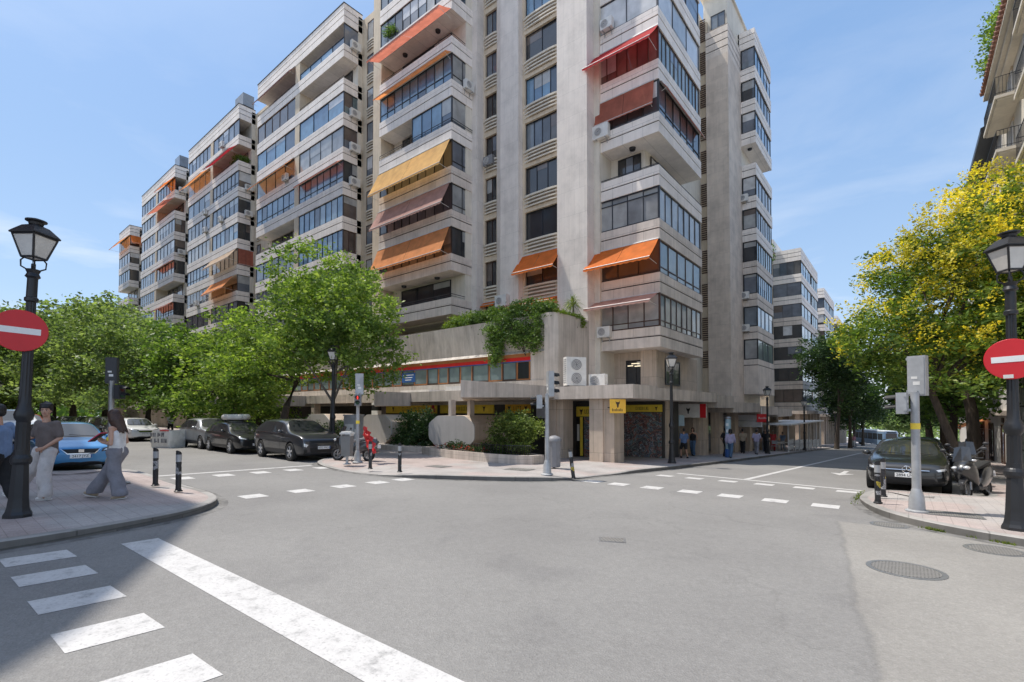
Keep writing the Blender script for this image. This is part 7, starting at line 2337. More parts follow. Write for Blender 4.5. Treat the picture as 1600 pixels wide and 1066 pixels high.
def bollard(label, x, y, lean=(0, 0), rz=0):
    global BOL
    if BOL is None:
        t = thing('bollard', label, 'bollard', gp(x, y, PV), rz, 'slim black pavement bollards')
        m = MB(); m.lathe([(.085, 0), (.085, .015), (.062, .03), (.062, .06)], 16); m.build('foot', MATS['metal_dark'], t)
        m = MB(); n = 16
        m.lathe([(.055, .03), (.055, .66)], n); m.build('post', MATS['metal_dark'], t, smooth=True)
        m = MB(); m.lathe([(.0565, .18), (.0565, .62)], n); m.build('sticker_patch', MATS['bollard_stickers'], t, smooth=True)
        m = MB(); m.lathe([(.058, .66), (.058, .82)], n); m.build('reflective_band', MATS['galvanised'], t, smooth=True)
        m = MB(); m.lathe([(.056, .82), (.056, .90), (.0, .90)], n)
        for i in range(len(m.v)):
            x_, y_, z_ = m.v[i]
            if z_ > .88: m.v[i] = (x_, y_, .87 - x_ * .8)
        m.build('cap', MATS['metal_dark'], t)
        BOL = t
    else: t = dup(BOL, gp(x, y, PV), rz, label)
    t.rotation_euler = (lean[0], lean[1], rz)
    return t
bollard('black bollard with stickers, left one of two near the woman in grey trousers', -13.97, 3.61, rz=2.2)
bollard('black bollard with stickers nearest the kerb tip, right one of two near the woman', -12.59, 3.68, rz=2.2)
bollard('black bollard standing alone on the far corner between bin and front octagon', -12.33, 9.55, rz=2.4)
bollard('black bollard next to the red-draped scooter on the far corner', -13.75, 9.45, rz=2.3)
bollard('black bollard leaning left beside the traffic light and slatted bin', -7.8, 12.5, lean=(R(-3), R(-7)), rz=.6).location.z -= .07
bollard('front black bollard of the pair before the black parked car', -.51, 13.19, rz=2.0)
bollard('rear black bollard with yellow sticker, of the pair before the black parked car', -.46, 14.54, rz=2.0)

# ---- traffic lights
def tl_head(t, x, y, z, yaw, kind='car', lit=None, mat='grey_plastic', parts=True):
    """signal housing facing direction yaw"""
    M = Matrix.Translation((x, y, z)) @ Matrix.Rotation(yaw, 4, 'Z')
    n = 3 if kind == 'car' else 2
    s_ = .25 if kind == 'car' else .19
    m = MB(); m.box(-.075, .09, -s_ / 2 - .02, s_ / 2 + .02, 0, n * s_ + .04); m.box(-.085, -.075, -s_ / 2, s_ / 2, .03, n * s_ + .01)
    for zz in (.06, n * s_ - .04): m.box(-.08, -.03, s_ / 2 + .02, s_ / 2 + .035, zz, zz + .05)
    m.box(-.13, -.075, -.03, .03, .05, .10)
    m.xform(M); h = m.build('signal_head', MATS[mat], t)
    m = MB(); m.box(-.088, -.0852, -.06, .05, n * s_ * .28, n * s_ * .28 + .07); m.box(-.088, -.0852, -.02, .08, n * s_ * .28 + .12, n * s_ * .28 + .17); m.xform(M); m.build('sticker', MATS['white_plastic'], h)
    cols = {'car': ['green', 'amber', 'red'], 'man': ['green', 'red']}[kind]
    for i in range(n):
        zc = .02 + s_ * (i + .5)
        m = MB(); m.lathe([(s_ * .38, .10), (s_ * .38, .112), (.0, .118)], 18, (0, 0, zc), axis='x'); m.xform(M)
        m.build('lens', MATS['lens_' + cols[i]], h)
        if lit == cols[i]:
            m = MB(); k_ = s_ * .40
            m.sphere((.115, 0, zc + k_ * .62), (.006, k_ * .2, k_ * .2), 10)
            m.box(.112, .122, -k_ * .3, k_ * .3, zc - k_ * .15, zc + k_ * .40)
            for q in (-1, 1): m.box(.112, .122, q * k_ * .03, q * k_ * .26, zc - k_ * .8, zc - k_ * .13)
            m.xform(M); m.build('red_figure', MATS['lens_red_lit'], h)
        m = MB()
        for k in range(9):
            a0, a1 = math.pi * (k / 9), math.pi * ((k + 1) / 9)
            r_ = s_ * .43
            m.quad((.10, r_ * math.cos(a0), zc + r_ * math.sin(a0)), (.10, r_ * math.cos(a1), zc + r_ * math.sin(a1)), (.28, r_ * math.cos(a1), zc + r_ * math.sin(a1) - .02), (.28, r_ * math.cos(a0), zc + r_ * math.sin(a0) - .02))
        m.xform(M); m.build('visor', MATS['black'], h)
    return h
plain('lens_red', (.10, .012, .010), .3); plain('lens_amber', (.14, .07, .01), .3); plain('lens_green', (.01, .06, .03), .3)
emissive('lens_red_lit', (1.0, .05, .04), 1.8)
def tl_pole(t, hgt, r0=.075, mat='galvanised', sticker=None):
    m = MB(); m.lathe([(.19, 0), (.19, .03), (.135, .05), (.12, .30), (.085, .42), (r0, .46)], 16); m.build('foot', MATS[mat], t, smooth=True)
    m = MB(); m.lathe([(r0, .44), (r0 * .92, hgt)], 16); m.build('pole', MATS[mat], t, smooth=True)
    if sticker:
        m = MB(); m.lathe([(r0 + .002, sticker), (r0 + .002, sticker + .12)], 16); m.build('yellow_tape', MATS['yellow_sign'], t)
G4 = 'traffic light posts at the crossing'
# right corner: seen from behind
t = thing('traffic_light', 'grey traffic light post seen from behind, before the black parked car', 'traffic light', gp(.13, 12.41, PV), 0, G4)
tl_pole(t, 2.35, sticker=1.62)
tl_head(t, .05, .10, 2.28, 1.25, 'car', mat='galvanised')
tl_head(t, -.19, -.06, 1.92, 3.0, 'man', mat='galvanised')
# far corner
t = thing('traffic_light', 'traffic light post on the far corner beside the slatted dark bin', 'traffic light', gp(-8.64, 12.31, PV), 0, G4)
tl_pole(t, 2.5, r0=.07)
tl_head(t, .06, .08, 2.42, .9, 'car', mat='galvanised')
tl_head(t, -.20, -.12, 2.05, -2.5, 'man', mat='galvanised')
# red man
t = thing('traffic_light', 'pedestrian light showing a lit red figure behind the grey litter bin', 'traffic light', gp(-15.94, 10.4, PV), 0, G4)
tl_pole(t, 2.6, r0=.065, sticker=1.45)
tl_head(t, -.06, .10, 2.55, 2.5, 'car', mat='galvanised')
tl_head(t, .16, -.10, 2.12, -.75, 'man', lit='red')
# left corner, back view
t = thing('traffic_light', 'stickered traffic light post with dark housing behind the woman', 'traffic light', gp(-18.62, 3.67, PV), 0, G4)
tl_pole(t, 2.7, r0=.08, mat='metal_grey', sticker=1.62)
tl_head(t, -.08, .02, 2.62, 2.6, 'car', mat='dark_plastic')
tl_head(t, .22, .14, 2.15, .6, 'man', mat='dark_plastic')

# ---- bins
t = thing('litter_bin', 'dark ribbed litter bin with domed top hanging near the far corner traffic light', 'litter bin', gp(-9.6, 14.1, PV))
m = MB(); n = 20
m.lathe([(.20, .05), (.22, .08), (.235, .92), (.24, .95)], n)
for i in range(len(m.v)):
    if (i % n) % 2: x, y, z = m.v[i]; m.v[i] = (x * .92, y * .92, z)
m.build('container', MATS['grey_plastic'], t)
m = MB(); m.lathe([(.255, .95), (.255, 1.02), (.20, 1.10), (.06, 1.15), (.0, 1.15)], 20); m.build('lid', MATS['grey_plastic'], t, smooth=True)
m = MB(); m.tube([(.0, .0, 0), (0, 0, .06)], .05, 8); m.build('foot', MATS['metal_dark'], t)
t = thing('litter_bin', 'grey square litter bin with pale lid in front of the scooter', 'litter bin', gp(-15.6, 9.75, PV), .55)
m = MB(); m.prism([(-.19, -.15), (.19, -.15), (.19, .15), (-.19, .15)], .30, 1.02)
for i, (x, y, z) in enumerate(m.v):
    if z < .5: m.v[i] = (x * .82, y * .82, z)
m.build('container', MATS['grey_bin'] if 'grey_bin' in MATS else plain('grey_bin', (.20, .20, .195), .55), t)
m = MB(); m.box(-.21, .21, -.17, .17, 1.08, 1.14); m.box(-.17, .17, -.13, .13, 1.14, 1.18)
for sx in (-.17, .17): m.box(sx - .015, sx + .015, -.13, .13, 1.0, 1.09)
m.build('lid', MATS['white_plastic'], t)
m = MB(); m.tube([(0, .0, 0), (0, 0, .4)], .05, 8); m.lathe([(.14, 0), (.14, .03), (.06, .05)], 12); m.build('post', MATS['galvanised'], t)

# ---- concrete octagonal air shafts and planter
def octagon(label, x0, x1, y0, y1, z0, z1, ch=.5):
    t = thing('concrete_air_shaft', label, 'air shaft', ((x0 + x1) / 2, (y0 + y1) / 2, z0))
    c = tuple(t.location)
    poly = [(x0 + ch * 1.3, z0), (x1 - ch * 1.3, z0), (x1, z0 + ch), (x1, z1 - ch * .8), (x1 - ch * 1.3, z1), (x0 + ch * 1.3, z1), (x0, z1 - ch * .8), (x0, z0 + ch)]
    k = len(poly)
    # soften the corners
    pts = []
    for i in range(k):
        a, b_, c_ = Vector(poly[i - 1]), Vector(poly[i]), Vector(poly[(i + 1) % k])
        for s_ in (0, .5, 1):
            p = b_ + (a - b_).normalized() * .12 * (1 - s_) ** 2 + (c_ - b_).normalized() * .12 * s_ ** 2
            pts.append((p.x, p.y))
    k = len(pts)
    m = MB(c)
    m.add([(x, y0 + .06, z) for x, z in pts] + [(x, y1, z) for x, z in pts], [tuple(range(2 * k - 1, k - 1, -1))] + [(i, k + i, k + (i + 1) % k, (i + 1) % k) for i in range(k)])
    m.build('shaft', MATS['travertine'], t)
    m = MB(c)
    m.add([(x, y0, z) for x, z in pts] + [(x, y0 + .057, z) for x, z in pts], [tuple(range(k)), tuple(range(2 * k - 1, k - 1, -1))] + [(i, k + i, k + (i + 1) % k, (i + 1) % k) for i in range(k)])
    m.build('front_panel', MATS['grey_panel'], t)
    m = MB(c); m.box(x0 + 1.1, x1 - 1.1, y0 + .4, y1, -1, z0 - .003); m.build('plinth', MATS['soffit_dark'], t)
    return t
stone('grey_panel', (.50, .475, .455), (.485, .46, .44), panel=(30, 30), streak=.25, joint=0, blotch=.35)
octagon('large grey octagonal concrete shaft end above the red flowers', -18.85, -15.65, 16.4, 19.6, -.03, 1.60)
octagon('grey octagonal concrete shaft end behind the red-draped scooter', -25.2, -22.2, 16.6, 19.4, -.03, 1.62)
octagon('grey octagonal shaft end glimpsed over the roof of the dark crossover', -31.6, -28.6, 16.6, 19.4, -.03, 1.62)
pp_ = [(-18.2, 15.4), (-16.9, 14.75), (-14.6, 14.3), (-12.7, 14.15), (-11.5, 14.3), (-11.05, 14.75), (-11.1, 15.6), (-12.4, 16.3), (-15.0, 16.2), (-18.2, 17.6)]
t = thing('planter', 'low curved concrete planter wall on the far corner below the shrub', 'planter', gp(-14.5, 15.3))
c = tuple(t.location)
def inset(poly, d):
    out = []
    k = len(poly)
    cx_, cy_ = sum(p[0] for p in poly) / k, sum(p[1] for p in poly) / k
    for x, y in poly:
        v = Vector((cx_ - x, cy_ - y)); v = v.normalized() * d; out.append((x + v.x, y + v.y))
    return out
m = MB(c); ins = inset(pp_, .2); k = len(pp_)
ztop = lambda x, y: ground_z(x, y) + .13 + .34
vs = [(x, y, ground_z(x, y) - .05) for x, y in pp_] + [(x, y, ztop(x, y)) for x, y in pp_] + [(x, y, ztop(x, y)) for x, y in ins] + [(x, y, ztop(x, y) - .2) for x, y in ins]
fs = []
for i in range(k):
    j = (i + 1) % k
    fs += [(i, j, k + j, k + i), (k + i, k + j, 2 * k + j, 2 * k + i), (2 * k + i, 2 * k + j, 3 * k + j, 3 * k + i)]
m.add(vs, fs); m.build('wall', MATS['slab'], t)
m = MB(c); m.add([(x, y, ztop(x, y) - .09) for x, y in ins], [tuple(range(k))]); m.build('soil', MATS['soil'], t)
pp2 = [(-27, 15.9), (-20.2, 15.9), (-19.2, 16.2), (-19.0, 19), (-27, 19)]
t = thing('planter', 'long low planter wall under the dark shrubs between the octagons', 'planter', gp(-23, 16.5)); c = tuple(t.location)
m = MB(c); m.prism(pp2, -.6, -.02); m.build('wall', MATS['slab'], t)
# little iron fence behind the shrub
t = thing('low_fence', 'low dark iron fence around the shrub planter by the shop door', 'fence', gp(-11.6, 15.2, .4)); c = tuple(t.location)
m = MB(c)
for a, b_ in (((-14.2, 14.75), (-12.2, 14.55)), ((-12.2, 14.55), (-11.3, 15.0))):
    k = 12
    for i in range(k + 1):
        x, y = a[0] + (b_[0] - a[0]) * i / k, a[1] + (b_[1] - a[1]) * i / k
        m.tube([(x, y, .0), (x, y, .5)], .012, 5)
    for z in (.12, .48): m.tube([(a[0], a[1], z), (b_[0], b_[1], z)], .014, 5)
m.build('bars', MATS['metal_dark'], t)

# ---- air conditioners standing on the canopy
FA = F('front', 19.9)
t = thing('air_conditioner', 'tall white twin-fan air conditioner standing on the concrete canopy', 'air conditioner', (-12.15, 19.6, 2.95), .95)
m = MB(); m.box(-.50, .50, -.20, .20, .08, 1.42); m.build('casing', MATS['white_plastic'], t)
for z in (.42, 1.06):
    m = MB(); m.lathe([(.27, -.205), (.27, -.22), (.0, -.222)], 24, (.0, 0, z), axis='y'); g = m.build('fan_grille', MATS['grey_plastic'], t)
    m = MB()
    for r_ in (.08, .14, .20, .26): m.lathe([(r_ + .008, -.235), (r_ + .008, -.222), (r_ - .008, -.222), (r_ - .008, -.235), (r_ + .008, -.235)], 24, (0, 0, z), axis='y')
    m.build('guard', MATS['white_plastic'], g)
m = MB()
for i in range(12): m.box(-.512, -.50, -.16, .16, .2 + i * .098, .25 + i * .098)
m.build('side_fins', MATS['galvanised'], t)
m = MB(); m.box(-.45, -.35, -.18, .18, 0, .08); m.box(.35, .45, -.18, .18, 0, .08); m.build('feet', MATS['black'], t)
air_con(F('front', 20.6), -11.35, 2.98, 'small white air conditioner on the canopy right of the tall twin-fan one', w=.85, hgt=.6)

# ---- manholes
def manhole(label, x, y, r, kind='round', rz=0):
    t = thing('manhole_cover', label, 'manhole cover', (x, y, ground_z(x, y)), rz)
    sl = -.0214 if 0 < y < 14 else -.045
    t.rotation_euler = (math.atan(sl), 0, rz)
    m = MB()
    if kind == 'round': m.lathe([(r + .05, .001), (r + .05, .006), (r, .006), (r, .003)], 40)
    else: m.box(-r, r, -r * .75, r * .75, .001, .005)
    m.build('rim', MATS['metal_grey'], t)
    m = MB()
    if kind == 'round':
        m.lathe([(r - .01, .002), (r - .01, .007), (0, .0075)], 40)
    else: m.box(-r + .03, r - .03, -r * .75 + .03, r * .75 - .03, .003, .0075)
    m.build('lid', MATS['cast_iron'], t)
    return t
def cast():
    m, nt, b = _nt('cast_iron')
    g = N(nt, 'ShaderNodeNewGeometry')
    br = N(nt, 'ShaderNodeTexBrick', offset=.5, i_Scale=1.0)
    br.inputs['Brick Width'].default_value = .07; br.inputs['Row Height'].default_value = .035; br.inputs['Mortar Size'].default_value = .008
    br.inputs['Color1'].default_value = (.24, .23, .215, 1); br.inputs['Color2'].default_value = (.28, .27, .25, 1); br.inputs['Mortar'].default_value = (.09, .085, .08, 1)
    L(nt, g.outputs['Position'], br.inputs['Vector']); L(nt, br.outputs['Color'], b.inputs['Base Color'])
    b.inputs['Roughness'].default_value = .6
    MATS['cast_iron'] = m
cast()
manhole('round iron manhole cover in the road, nearest the right-hand corner kerb', -.04, 7.95, .36)
manhole('round manhole cover close to the kerb under the right lamp post', .98, 10.1, .30)
manhole('oval-looking drain cover at the kerb beside the grey signal post', -.28, 11.25, .24)
manhole('small square iron cover alone in the middle of the road', -3.55, 6.8, .20, 'square', .5)
t = manhole('round dark cover in the pavement near the two sticker-covered bollards', -15.1, 3.0, .33); t.location.z += .135
t = manhole('square utility cover in the far corner pavement near the leaning bollard', -10.2, 12.9, .45, 'square', .2); t.location.z += .135
t = manhole('long rectangular utility cover in the pavement by the right signal post', .65, 12.55, .42, 'square', .1); t.location.z += .135
t = manhole('rectangular cover in the pavement by the single bollard on the far corner', -12.8, 11.6, .40, 'square', .1); t.location.z += .135

# ---- rubble sack
t = thing('rubble_sack', 'large white builder\'s rubble sack with dark printing, parked between two light cars', 'rubble sack', gp(-31.6, 8.75), .55)
m = MB(); rg = random.Random(2)
nx_, nz_ = 9, 5
def sackp(u, v):
    ang = u * 2 * math.pi
    sx_ = .64 * (abs(math.cos(ang)) ** .25) * (1 if math.cos(ang) > 0 else -1); sy_ = .58 * (abs(math.sin(ang)) ** .25) * (1 if math.sin(ang) > 0 else -1)
    k = .95 + .05 * math.sin(v * 3.0) + .02 * math.sin(ang * 5 + v * 4)
    return (sx_ * k, sy_ * k, v * .98 + .04 * math.sin(ang * 3) * v)
nu, nv = 40, 6
vs = [sackp(i / nu, j / nv) for j in range(nv + 1) for i in range(nu)]
fs = [(j * nu + i, j * nu + (i + 1) % nu, (j + 1) * nu + (i + 1) % nu, (j + 1) * nu + i) for j in range(nv) for i in range(nu)]
m.add(vs, fs); m.build('sack', MATS['sack'], t, smooth=True)
m = MB(); m.add([(math.cos(a) * .58, math.sin(a) * .5, .86 + .12 * math.sin(a * 3)) for a in [i * 2 * math.pi / 16 for i in range(16)]], [tuple(range(16))]); m.build('rubble', MATS['kerb_stone'], t)
m = MB()
for r0_, z in ((0, .62), (1, .30)):
    x = -.55
    while x < .3:
        w_l = rg.uniform(.10, .18)
        m.box(x, x + w_l * .35, -.61, -.575, z, z + .22); 
        if rg.random() < .7: m.box(x + w_l * .35, x + w_l, -.61, -.575, z + rg.choice([0, .09, .18]), z + .04 + rg.choice([0, .09, .18]))
        if rg.random() < .6: m.box(x + w_l * .7, x + w_l, -.61, -.575, z, z + .22)
        x += w_l + .07
m.build('printing', MATS['grey_plastic'], t)
m = MB(); m.box(.0, .5, -.60, -.54, .93, .98); m.build('red_hem', MATS['red_paint'], t)

# ---- signs and street items along the right-hand street
def post_sign(name, label, cat, x, y, zb, w, hgt, col, txt=None, tcol='white_sign', face=(.0, -1), post=True, dep=.12):
    c = gp(x, y, PV)
    t = thing(name, label, cat, c, math.atan2(face[1], face[0]) + math.pi / 2)
    m = MB(); m.box(-w / 2, w / 2, -dep / 2, dep / 2, zb, zb + hgt); b_ = m.build('board', MATS[col], t)
    if post:
        m = MB(); m.tube([(0, 0, 0), (0, 0, zb)], .03, 8); m.build('post', MATS['metal_grey'], t)
    if txt:
        cu = bpy.data.curves.new('txt', 'FONT'); cu.body = txt[0]; cu.size = txt[1]; cu.align_x = 'CENTER'; cu.align_y = 'CENTER'; cu.extrude = .004
        to = bpy.data.objects.new('txt', cu); COL.objects.link(to)
        dg = bpy.context.evaluated_depsgraph_get(); me = bpy.data.meshes.new_from_object(to.evaluated_get(dg))
        bpy.data.objects.remove(to)
        for v in me.vertices: x_, y_, z_ = v.co; v.co = (x_, -dep / 2 - .004 - z_, zb + hgt * txt[2] + y_)
        me.materials.clear(); me.materials.append(MATS[tcol]); link('lettering', me, t)
    return t
rs = post_sign('cafe_sign', 'square red sign with white lettering on a thin post before the white shop front', 'sign', -8.6, 41.0, 2.35, .80, .62, 'red_sign', ('Rodilla', .21, .5), face=(.45, -1))
t = thing('shop_board', 'white shop fascia behind the square red sign on the right-hand street', 'sign', (-9.1, 44.5, 1.5)); c = tuple(t.location)
m = MB(c); m.box(-11.9, -8.78, 41.6, 41.72, .55, 2.1) ; m.build('board', MATS['white_sign'], t)
m = MB(c); m.box(-11.7, -8.95, 41.585, 41.6, 1.0, 1.06); m.build('trim', MATS['galvanised'], t)
t = thing('cafe_canopy', 'thin flat white canopy over the cafe terrace on the right-hand street', 'canopy', gp(-8.7, 56)); c = tuple(t.location)
m = MB(c); m.box(-11.5, -7.4, 45.5, 66, .62, .74); m.build('roof', MATS['white_render'], t)
for y in (46, 51.5, 57, 62, 65.6):
    m = MB(c); m.tube([(-7.7, y, ground_z(0, y)), (-7.7, y, .64)], .05, 8); m.build('post', MATS['white_render'], t)
t = thing('advert_column', 'tall blue poster pillar standing on the pavement before the arcade', 'advert pillar', gp(-8.1, 29.9, PV))
m = MB(); m.lathe([(.18, 0), (.18, .45), (.165, .5)], 20); m.build('base', MATS['blue_sign'], t)
m = MB(); m.lathe([(.16, .5), (.16, 2.25)], 20); m.build('poster', MATS['poster_blue'] if 'poster_blue' in MATS else glass('poster_blue', [(0, (.16, .33, .45)), (.5, (.3, .45, .52))], rough=.3), t)
m = MB()
for i in range(4): m.box(-.07, .07, -.168, -.158, .75 + i * .36, .92 + i * .36)
m.build('poster_print', MATS['white_sign'], t)
m = MB(); m.lathe([(.175, 2.25), (.175, 2.32), (.06, 2.38), (0, 2.38)], 20); m.build('cap', MATS['metal_grey'], t)
post_sign('parking_meter', 'slim pale blue sign panel on a post under the arcade edge', 'sign', -10.1, 27.6, 1.75, .5, .62, 'blue_pale' if 'blue_pale' in MATS else (plain('blue_pale', (.35, .48, .55), .5) and 'blue_pale'), face=(.5, -1))
t = thing('shop_board', 'white hanging shop board with a small dark emblem and red edge under the canopy', 'sign', (-9.6, 33, 1.2)); c = tuple(t.location)
m = MB(c); m.box(-11.0, -9.25, 29.6, 29.75, 1.42, 2.25); m.build('board', MATS['white_plastic'], t)
m = MB(c); m.box(-9.6, -9.25, 29.58, 29.6, 1.42, 2.25); m.build('red_edge', MATS['red_sign'], t)
m = MB(c); emblem(m, F('front', 29.6), -10.3, 1.85, .4, .012, 0); m.build('emblem', MATS['metal_dark'], t)
t = thing('shop_board', 'blue and dark small hanging notice on the black pillar left of the signals', 'sign', (-13.35, 18.4, 1.5)); c = tuple(t.location)
m = MB(c); m.box(-13.65, -13.1, 18.55, 18.6, 1.5, 2.0); m.build('board', MATS['grey_plastic'], t)

# cafe barriers, tables and chairs
def barrier(label, x, y, rz, w=2.0):
    t = thing('cafe_barrier', label, 'barrier', gp(x, y, PV), rz, 'white cafe barriers along the kerb')
    m = MB(); m.tube([(-w / 2, 0, 0), (-w / 2, 0, 1.0), (w / 2, 0, 1.0), (w / 2, 0, 0)], .022, 6); m.tube([(-w / 2, 0, .2), (w / 2, 0, .2)], .018, 6); m.build('frame', MATS['white_plastic'], t)
    m = MB()
    for i in range(12):
        a = -w / 2 + w * i / 12
        m.tube([(a, 0, .2), (a + w / 12, 0, 1.0)], .012, 4); m.tube([(a + w / 12, 0, .2), (a, 0, 1.0)], .012, 4)
    m.build('lattice', MATS['white_plastic'], t)
    return t
b0 = None
for i in range(7):
    y = 47.6 + i * 2.35
    if b0 is None: b0 = barrier('white lattice barrier along the cafe terrace kerb', -7.75, y, math.pi / 2)
    else: dup(b0, gp(-7.7 + .03 * i, y, PV), math.pi / 2)
ch0 = None
rg = random.Random(12)
for i in range(10):
    x, y = rg.uniform(-9.4, -8.2), 46.3 + i * 1.7
    if ch0 is None:
        ch0 = thing('cafe_chair', 'pale metal cafe chair on the terrace behind the white barriers', 'chair', gp(x, y, PV), 0, 'chairs on the cafe terrace')
        m = MB(); m.box(-.22, .22, -.22, .22, .43, .46); m.build('seat', MATS['galvanised'], ch0)
        m = MB(); m.box(-.22, .22, .19, .22, .60, .9); m.tube([(-.2, .2, .44), (-.2, .21, .9)], .015, 5); m.tube([(.2, .2, .44), (.2, .21, .9)], .015, 5); m.build('backrest', MATS['galvanised'], ch0)
        for a in (-.19, .19):
            for b_ in (-.19, .19):
                m = MB(); m.tube([(a, b_, 0), (a, b_, .43)], .014, 5); m.build('leg', MATS['galvanised'], ch0)
    else: dup(ch0, gp(x, y, PV), rg.random() * 6)
tb0 = None
for i in range(5):
    x, y = -8.7, 47.2 + i * 3.3
    if tb0 is None:
        tb0 = thing('cafe_table', 'small round white cafe table on the terrace', 'table', gp(x, y, PV), 0, 'tables on the cafe terrace')
        m = MB(); m.lathe([(.36, .71), (.36, .74), (0, .74)], 20); m.build('table_top', MATS['white_plastic'], tb0)
        m = MB(); m.tube([(0, 0, 0), (0, 0, .71)], .03, 8); m.lathe([(.24, 0), (.22, .03), (.03, .05)], 16); m.build('pedestal', MATS['metal_grey'], tb0)
    else: dup(tb0, gp(x, y, PV))
# electric cabinet / utility notices behind the bin
t = thing('utility_cabinet', 'pale utility cabinet with posters behind the red pedestrian light', 'cabinet', gp(-21.2, 13.6, PV), .5)
m = MB(); m.box(-.42, .42, -.2, .2, 0, 1.75); m.box(-.45, .45, -.24, .24, 1.75, 1.82); m.build('casing', MATS['galvanised'], t)
m = MB(); m.box(-.35, .1, -.21, -.2, .7, 1.35); m.box(.15, .4, -.21, -.2, .5, 1.1); m.build('poster', MATS['white_plastic'], t)
t = thing('notice_box', 'small black and white notice boxes stacked on the pillar left of the longest yellow sign', 'sign', (-25.3, 18.4, 1.4)); c = tuple(t.location)
m = MB(c); m.box(-26.6, -25.9, 18.35, 18.6, 1.55, 1.85); m.box(-26.6, -25.9, 18.35, 18.6, 2.2, 2.36); m.build('box', MATS['white_plastic'], t)
m = MB(c); m.box(-26.6, -25.9, 18.36, 18.6, 1.86, 2.19); m.build('box', MATS['black'], t)
# ================================================================== SKY, SUN, CAMERA
SUN_EL = R(66)
sdx, sdy = -.935, -.355            # horizontal direction towards the sun
w_ = bpy.data.worlds.new('World'); scene.world = w_; w_.use_nodes = True
nt = w_.node_tree
bg = nt.nodes['Background']
sky = N(nt, 'ShaderNodeTexSky', sky_type='NISHITA', sun_disc=False, sun_elevation=SUN_EL, sun_rotation=math.atan2(sdx, sdy), altitude=650.0, air_density=1.0, dust_density=.6, ozone_density=1.6)
tc = N(nt, 'ShaderNodeTexCoord')
sp = N(nt, 'ShaderNodeSeparateXYZ'); L(nt, tc.outputs['Generated'], sp.inputs[0])
mp = N(nt, 'ShaderNodeMapping'); mp.inputs['Scale'].default_value = (1.5, 1.5, 5.5); mp.inputs['Rotation'].default_value = (.12, 0, .5); mp.inputs['Location'].default_value = (2.3, 1.1, .4)
L(nt, tc.outputs['Generated'], mp.inputs[0])
nz = N(nt, 'ShaderNodeTexNoise', i_Scale=1.5, i_Detail=10.0, i_Roughness=.58, i_Distortion=.5)
L(nt, mp.outputs[0], nz.inputs['Vector'])
cr = ramp(nt, [(.45, (0, 0, 0)), (.64, (1, 1, 1))]); L(nt, nz.outputs['Fac'], cr.inputs[0])
er = ramp(nt, [(.0, (1,) * 3), (.16, (.9,) * 3), (.32, (.20,) * 3), (.6, (.04,) * 3)]); L(nt, sp.outputs[2], er.inputs[0])
fm = N(nt, 'ShaderNodeMath', operation='MULTIPLY'); L(nt, cr.outputs[0], fm.inputs[0]); L(nt, er.outputs[0], fm.inputs[1])
fk = N(nt, 'ShaderNodeMath', operation='MULTIPLY', i_1=.95); L(nt, fm.outputs[0], fk.inputs[0])
# thin overall summer haze: lifts and softens the blue
hz = ramp(nt, [(.0, (.86,) * 3), (.3, (.74,) * 3), (1, (.66,) * 3)]); L(nt, sp.outputs[2], hz.inputs[0])
SKYV = 8.0
hc = ramp(nt, [(.0, (.66, .79, .93)), (.18, (.43, .61, .86)), (.5, (.28, .47, .80)), (1, (.21, .39, .72))]); L(nt, sp.outputs[2], hc.inputs[0])
hs = mixc(nt, 1.0, hc.outputs[0], (SKYV, SKYV, SKYV), 'MULTIPLY')
c1 = mixc(nt, hz.outputs[0], sky.outputs[0], hs)
c2 = mixc(nt, fk.outputs[0], c1, (SKYV * .86, SKYV * .90, SKYV * .96))
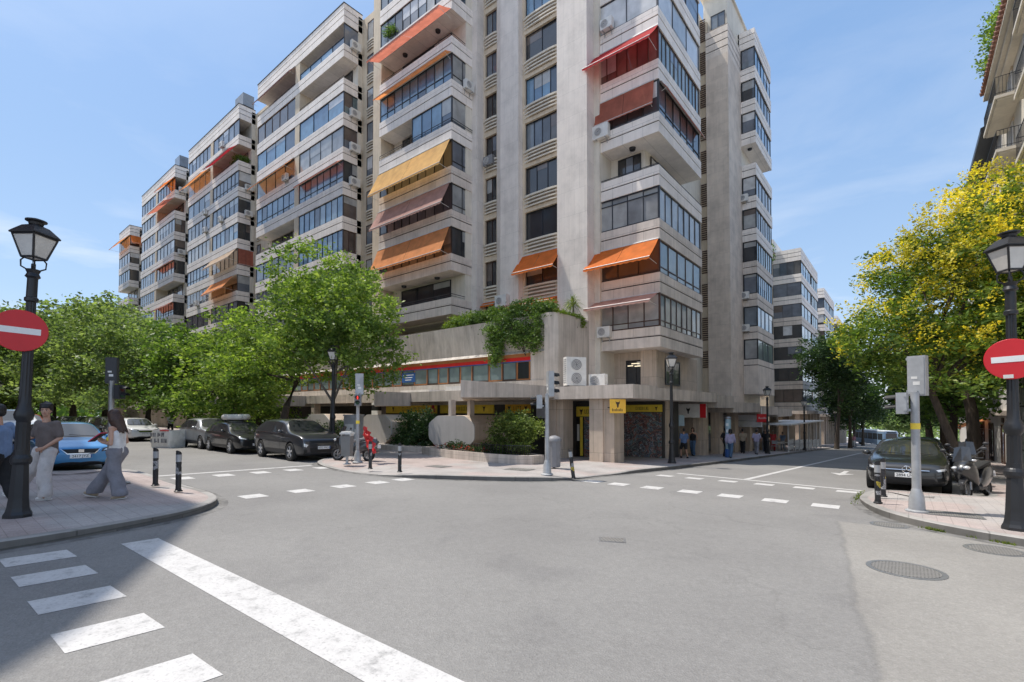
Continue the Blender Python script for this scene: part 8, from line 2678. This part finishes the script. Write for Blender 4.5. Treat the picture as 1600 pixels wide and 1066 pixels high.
# hazy glow around the sun, added as soft fill for facades and ground
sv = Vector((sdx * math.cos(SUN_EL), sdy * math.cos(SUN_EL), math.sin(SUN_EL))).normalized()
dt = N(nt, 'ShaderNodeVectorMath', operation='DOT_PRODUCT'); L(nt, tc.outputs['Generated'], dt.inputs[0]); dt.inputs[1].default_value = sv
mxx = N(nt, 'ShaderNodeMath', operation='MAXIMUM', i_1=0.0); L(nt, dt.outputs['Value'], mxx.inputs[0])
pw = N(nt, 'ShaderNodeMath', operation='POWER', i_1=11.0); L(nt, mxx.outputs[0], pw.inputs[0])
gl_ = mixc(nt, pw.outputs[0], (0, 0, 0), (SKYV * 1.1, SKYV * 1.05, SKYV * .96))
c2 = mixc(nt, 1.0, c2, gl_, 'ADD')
# added brightness over the unseen sky opposite the view: fill for the facades
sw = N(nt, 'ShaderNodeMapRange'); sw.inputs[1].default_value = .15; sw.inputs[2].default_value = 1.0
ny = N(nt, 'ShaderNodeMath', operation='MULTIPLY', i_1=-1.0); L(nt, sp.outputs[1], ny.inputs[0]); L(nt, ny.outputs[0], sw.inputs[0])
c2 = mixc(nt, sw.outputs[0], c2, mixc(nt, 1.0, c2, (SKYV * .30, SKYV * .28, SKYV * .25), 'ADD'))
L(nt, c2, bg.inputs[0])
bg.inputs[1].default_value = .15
sl = bpy.data.lights.new('sun', 'SUN'); sl.energy = 5.0; sl.angle = R(.53); sl.color = (1.0, .935, .84)
so = bpy.data.objects.new('sun', sl); COL.objects.link(so)
d = Vector((-sdx * math.cos(SUN_EL), -sdy * math.cos(SUN_EL), -math.sin(SUN_EL)))
so.rotation_euler = d.to_track_quat('-Z', 'Y').to_euler(); so.location = (-30, -10, 60)
cam = bpy.data.cameras.new('camera'); co = bpy.data.objects.new('camera', cam); COL.objects.link(co)
cam.sensor_width = 36.0; cam.lens = 755.57 / 1600 * 36; cam.shift_y = (624.33 - 533) / 1600
cam.clip_end = 3000; cam.clip_start = .05
co.location = (0, 0, 1.85); co.rotation_euler = (R(90 + 1.318), 0, R(39.207))
scene.camera = co
scene.view_settings.view_transform = 'Standard'; scene.view_settings.look = 'None'; scene.view_settings.exposure = 0; scene.view_settings.gamma = 1
scene.cycles.use_denoising = True
scene.cycles.max_bounces = 6; scene.cycles.diffuse_bounces = 3; scene.cycles.glossy_bounces = 3; scene.cycles.transmission_bounces = 3; scene.cycles.transparent_max_bounces = 6
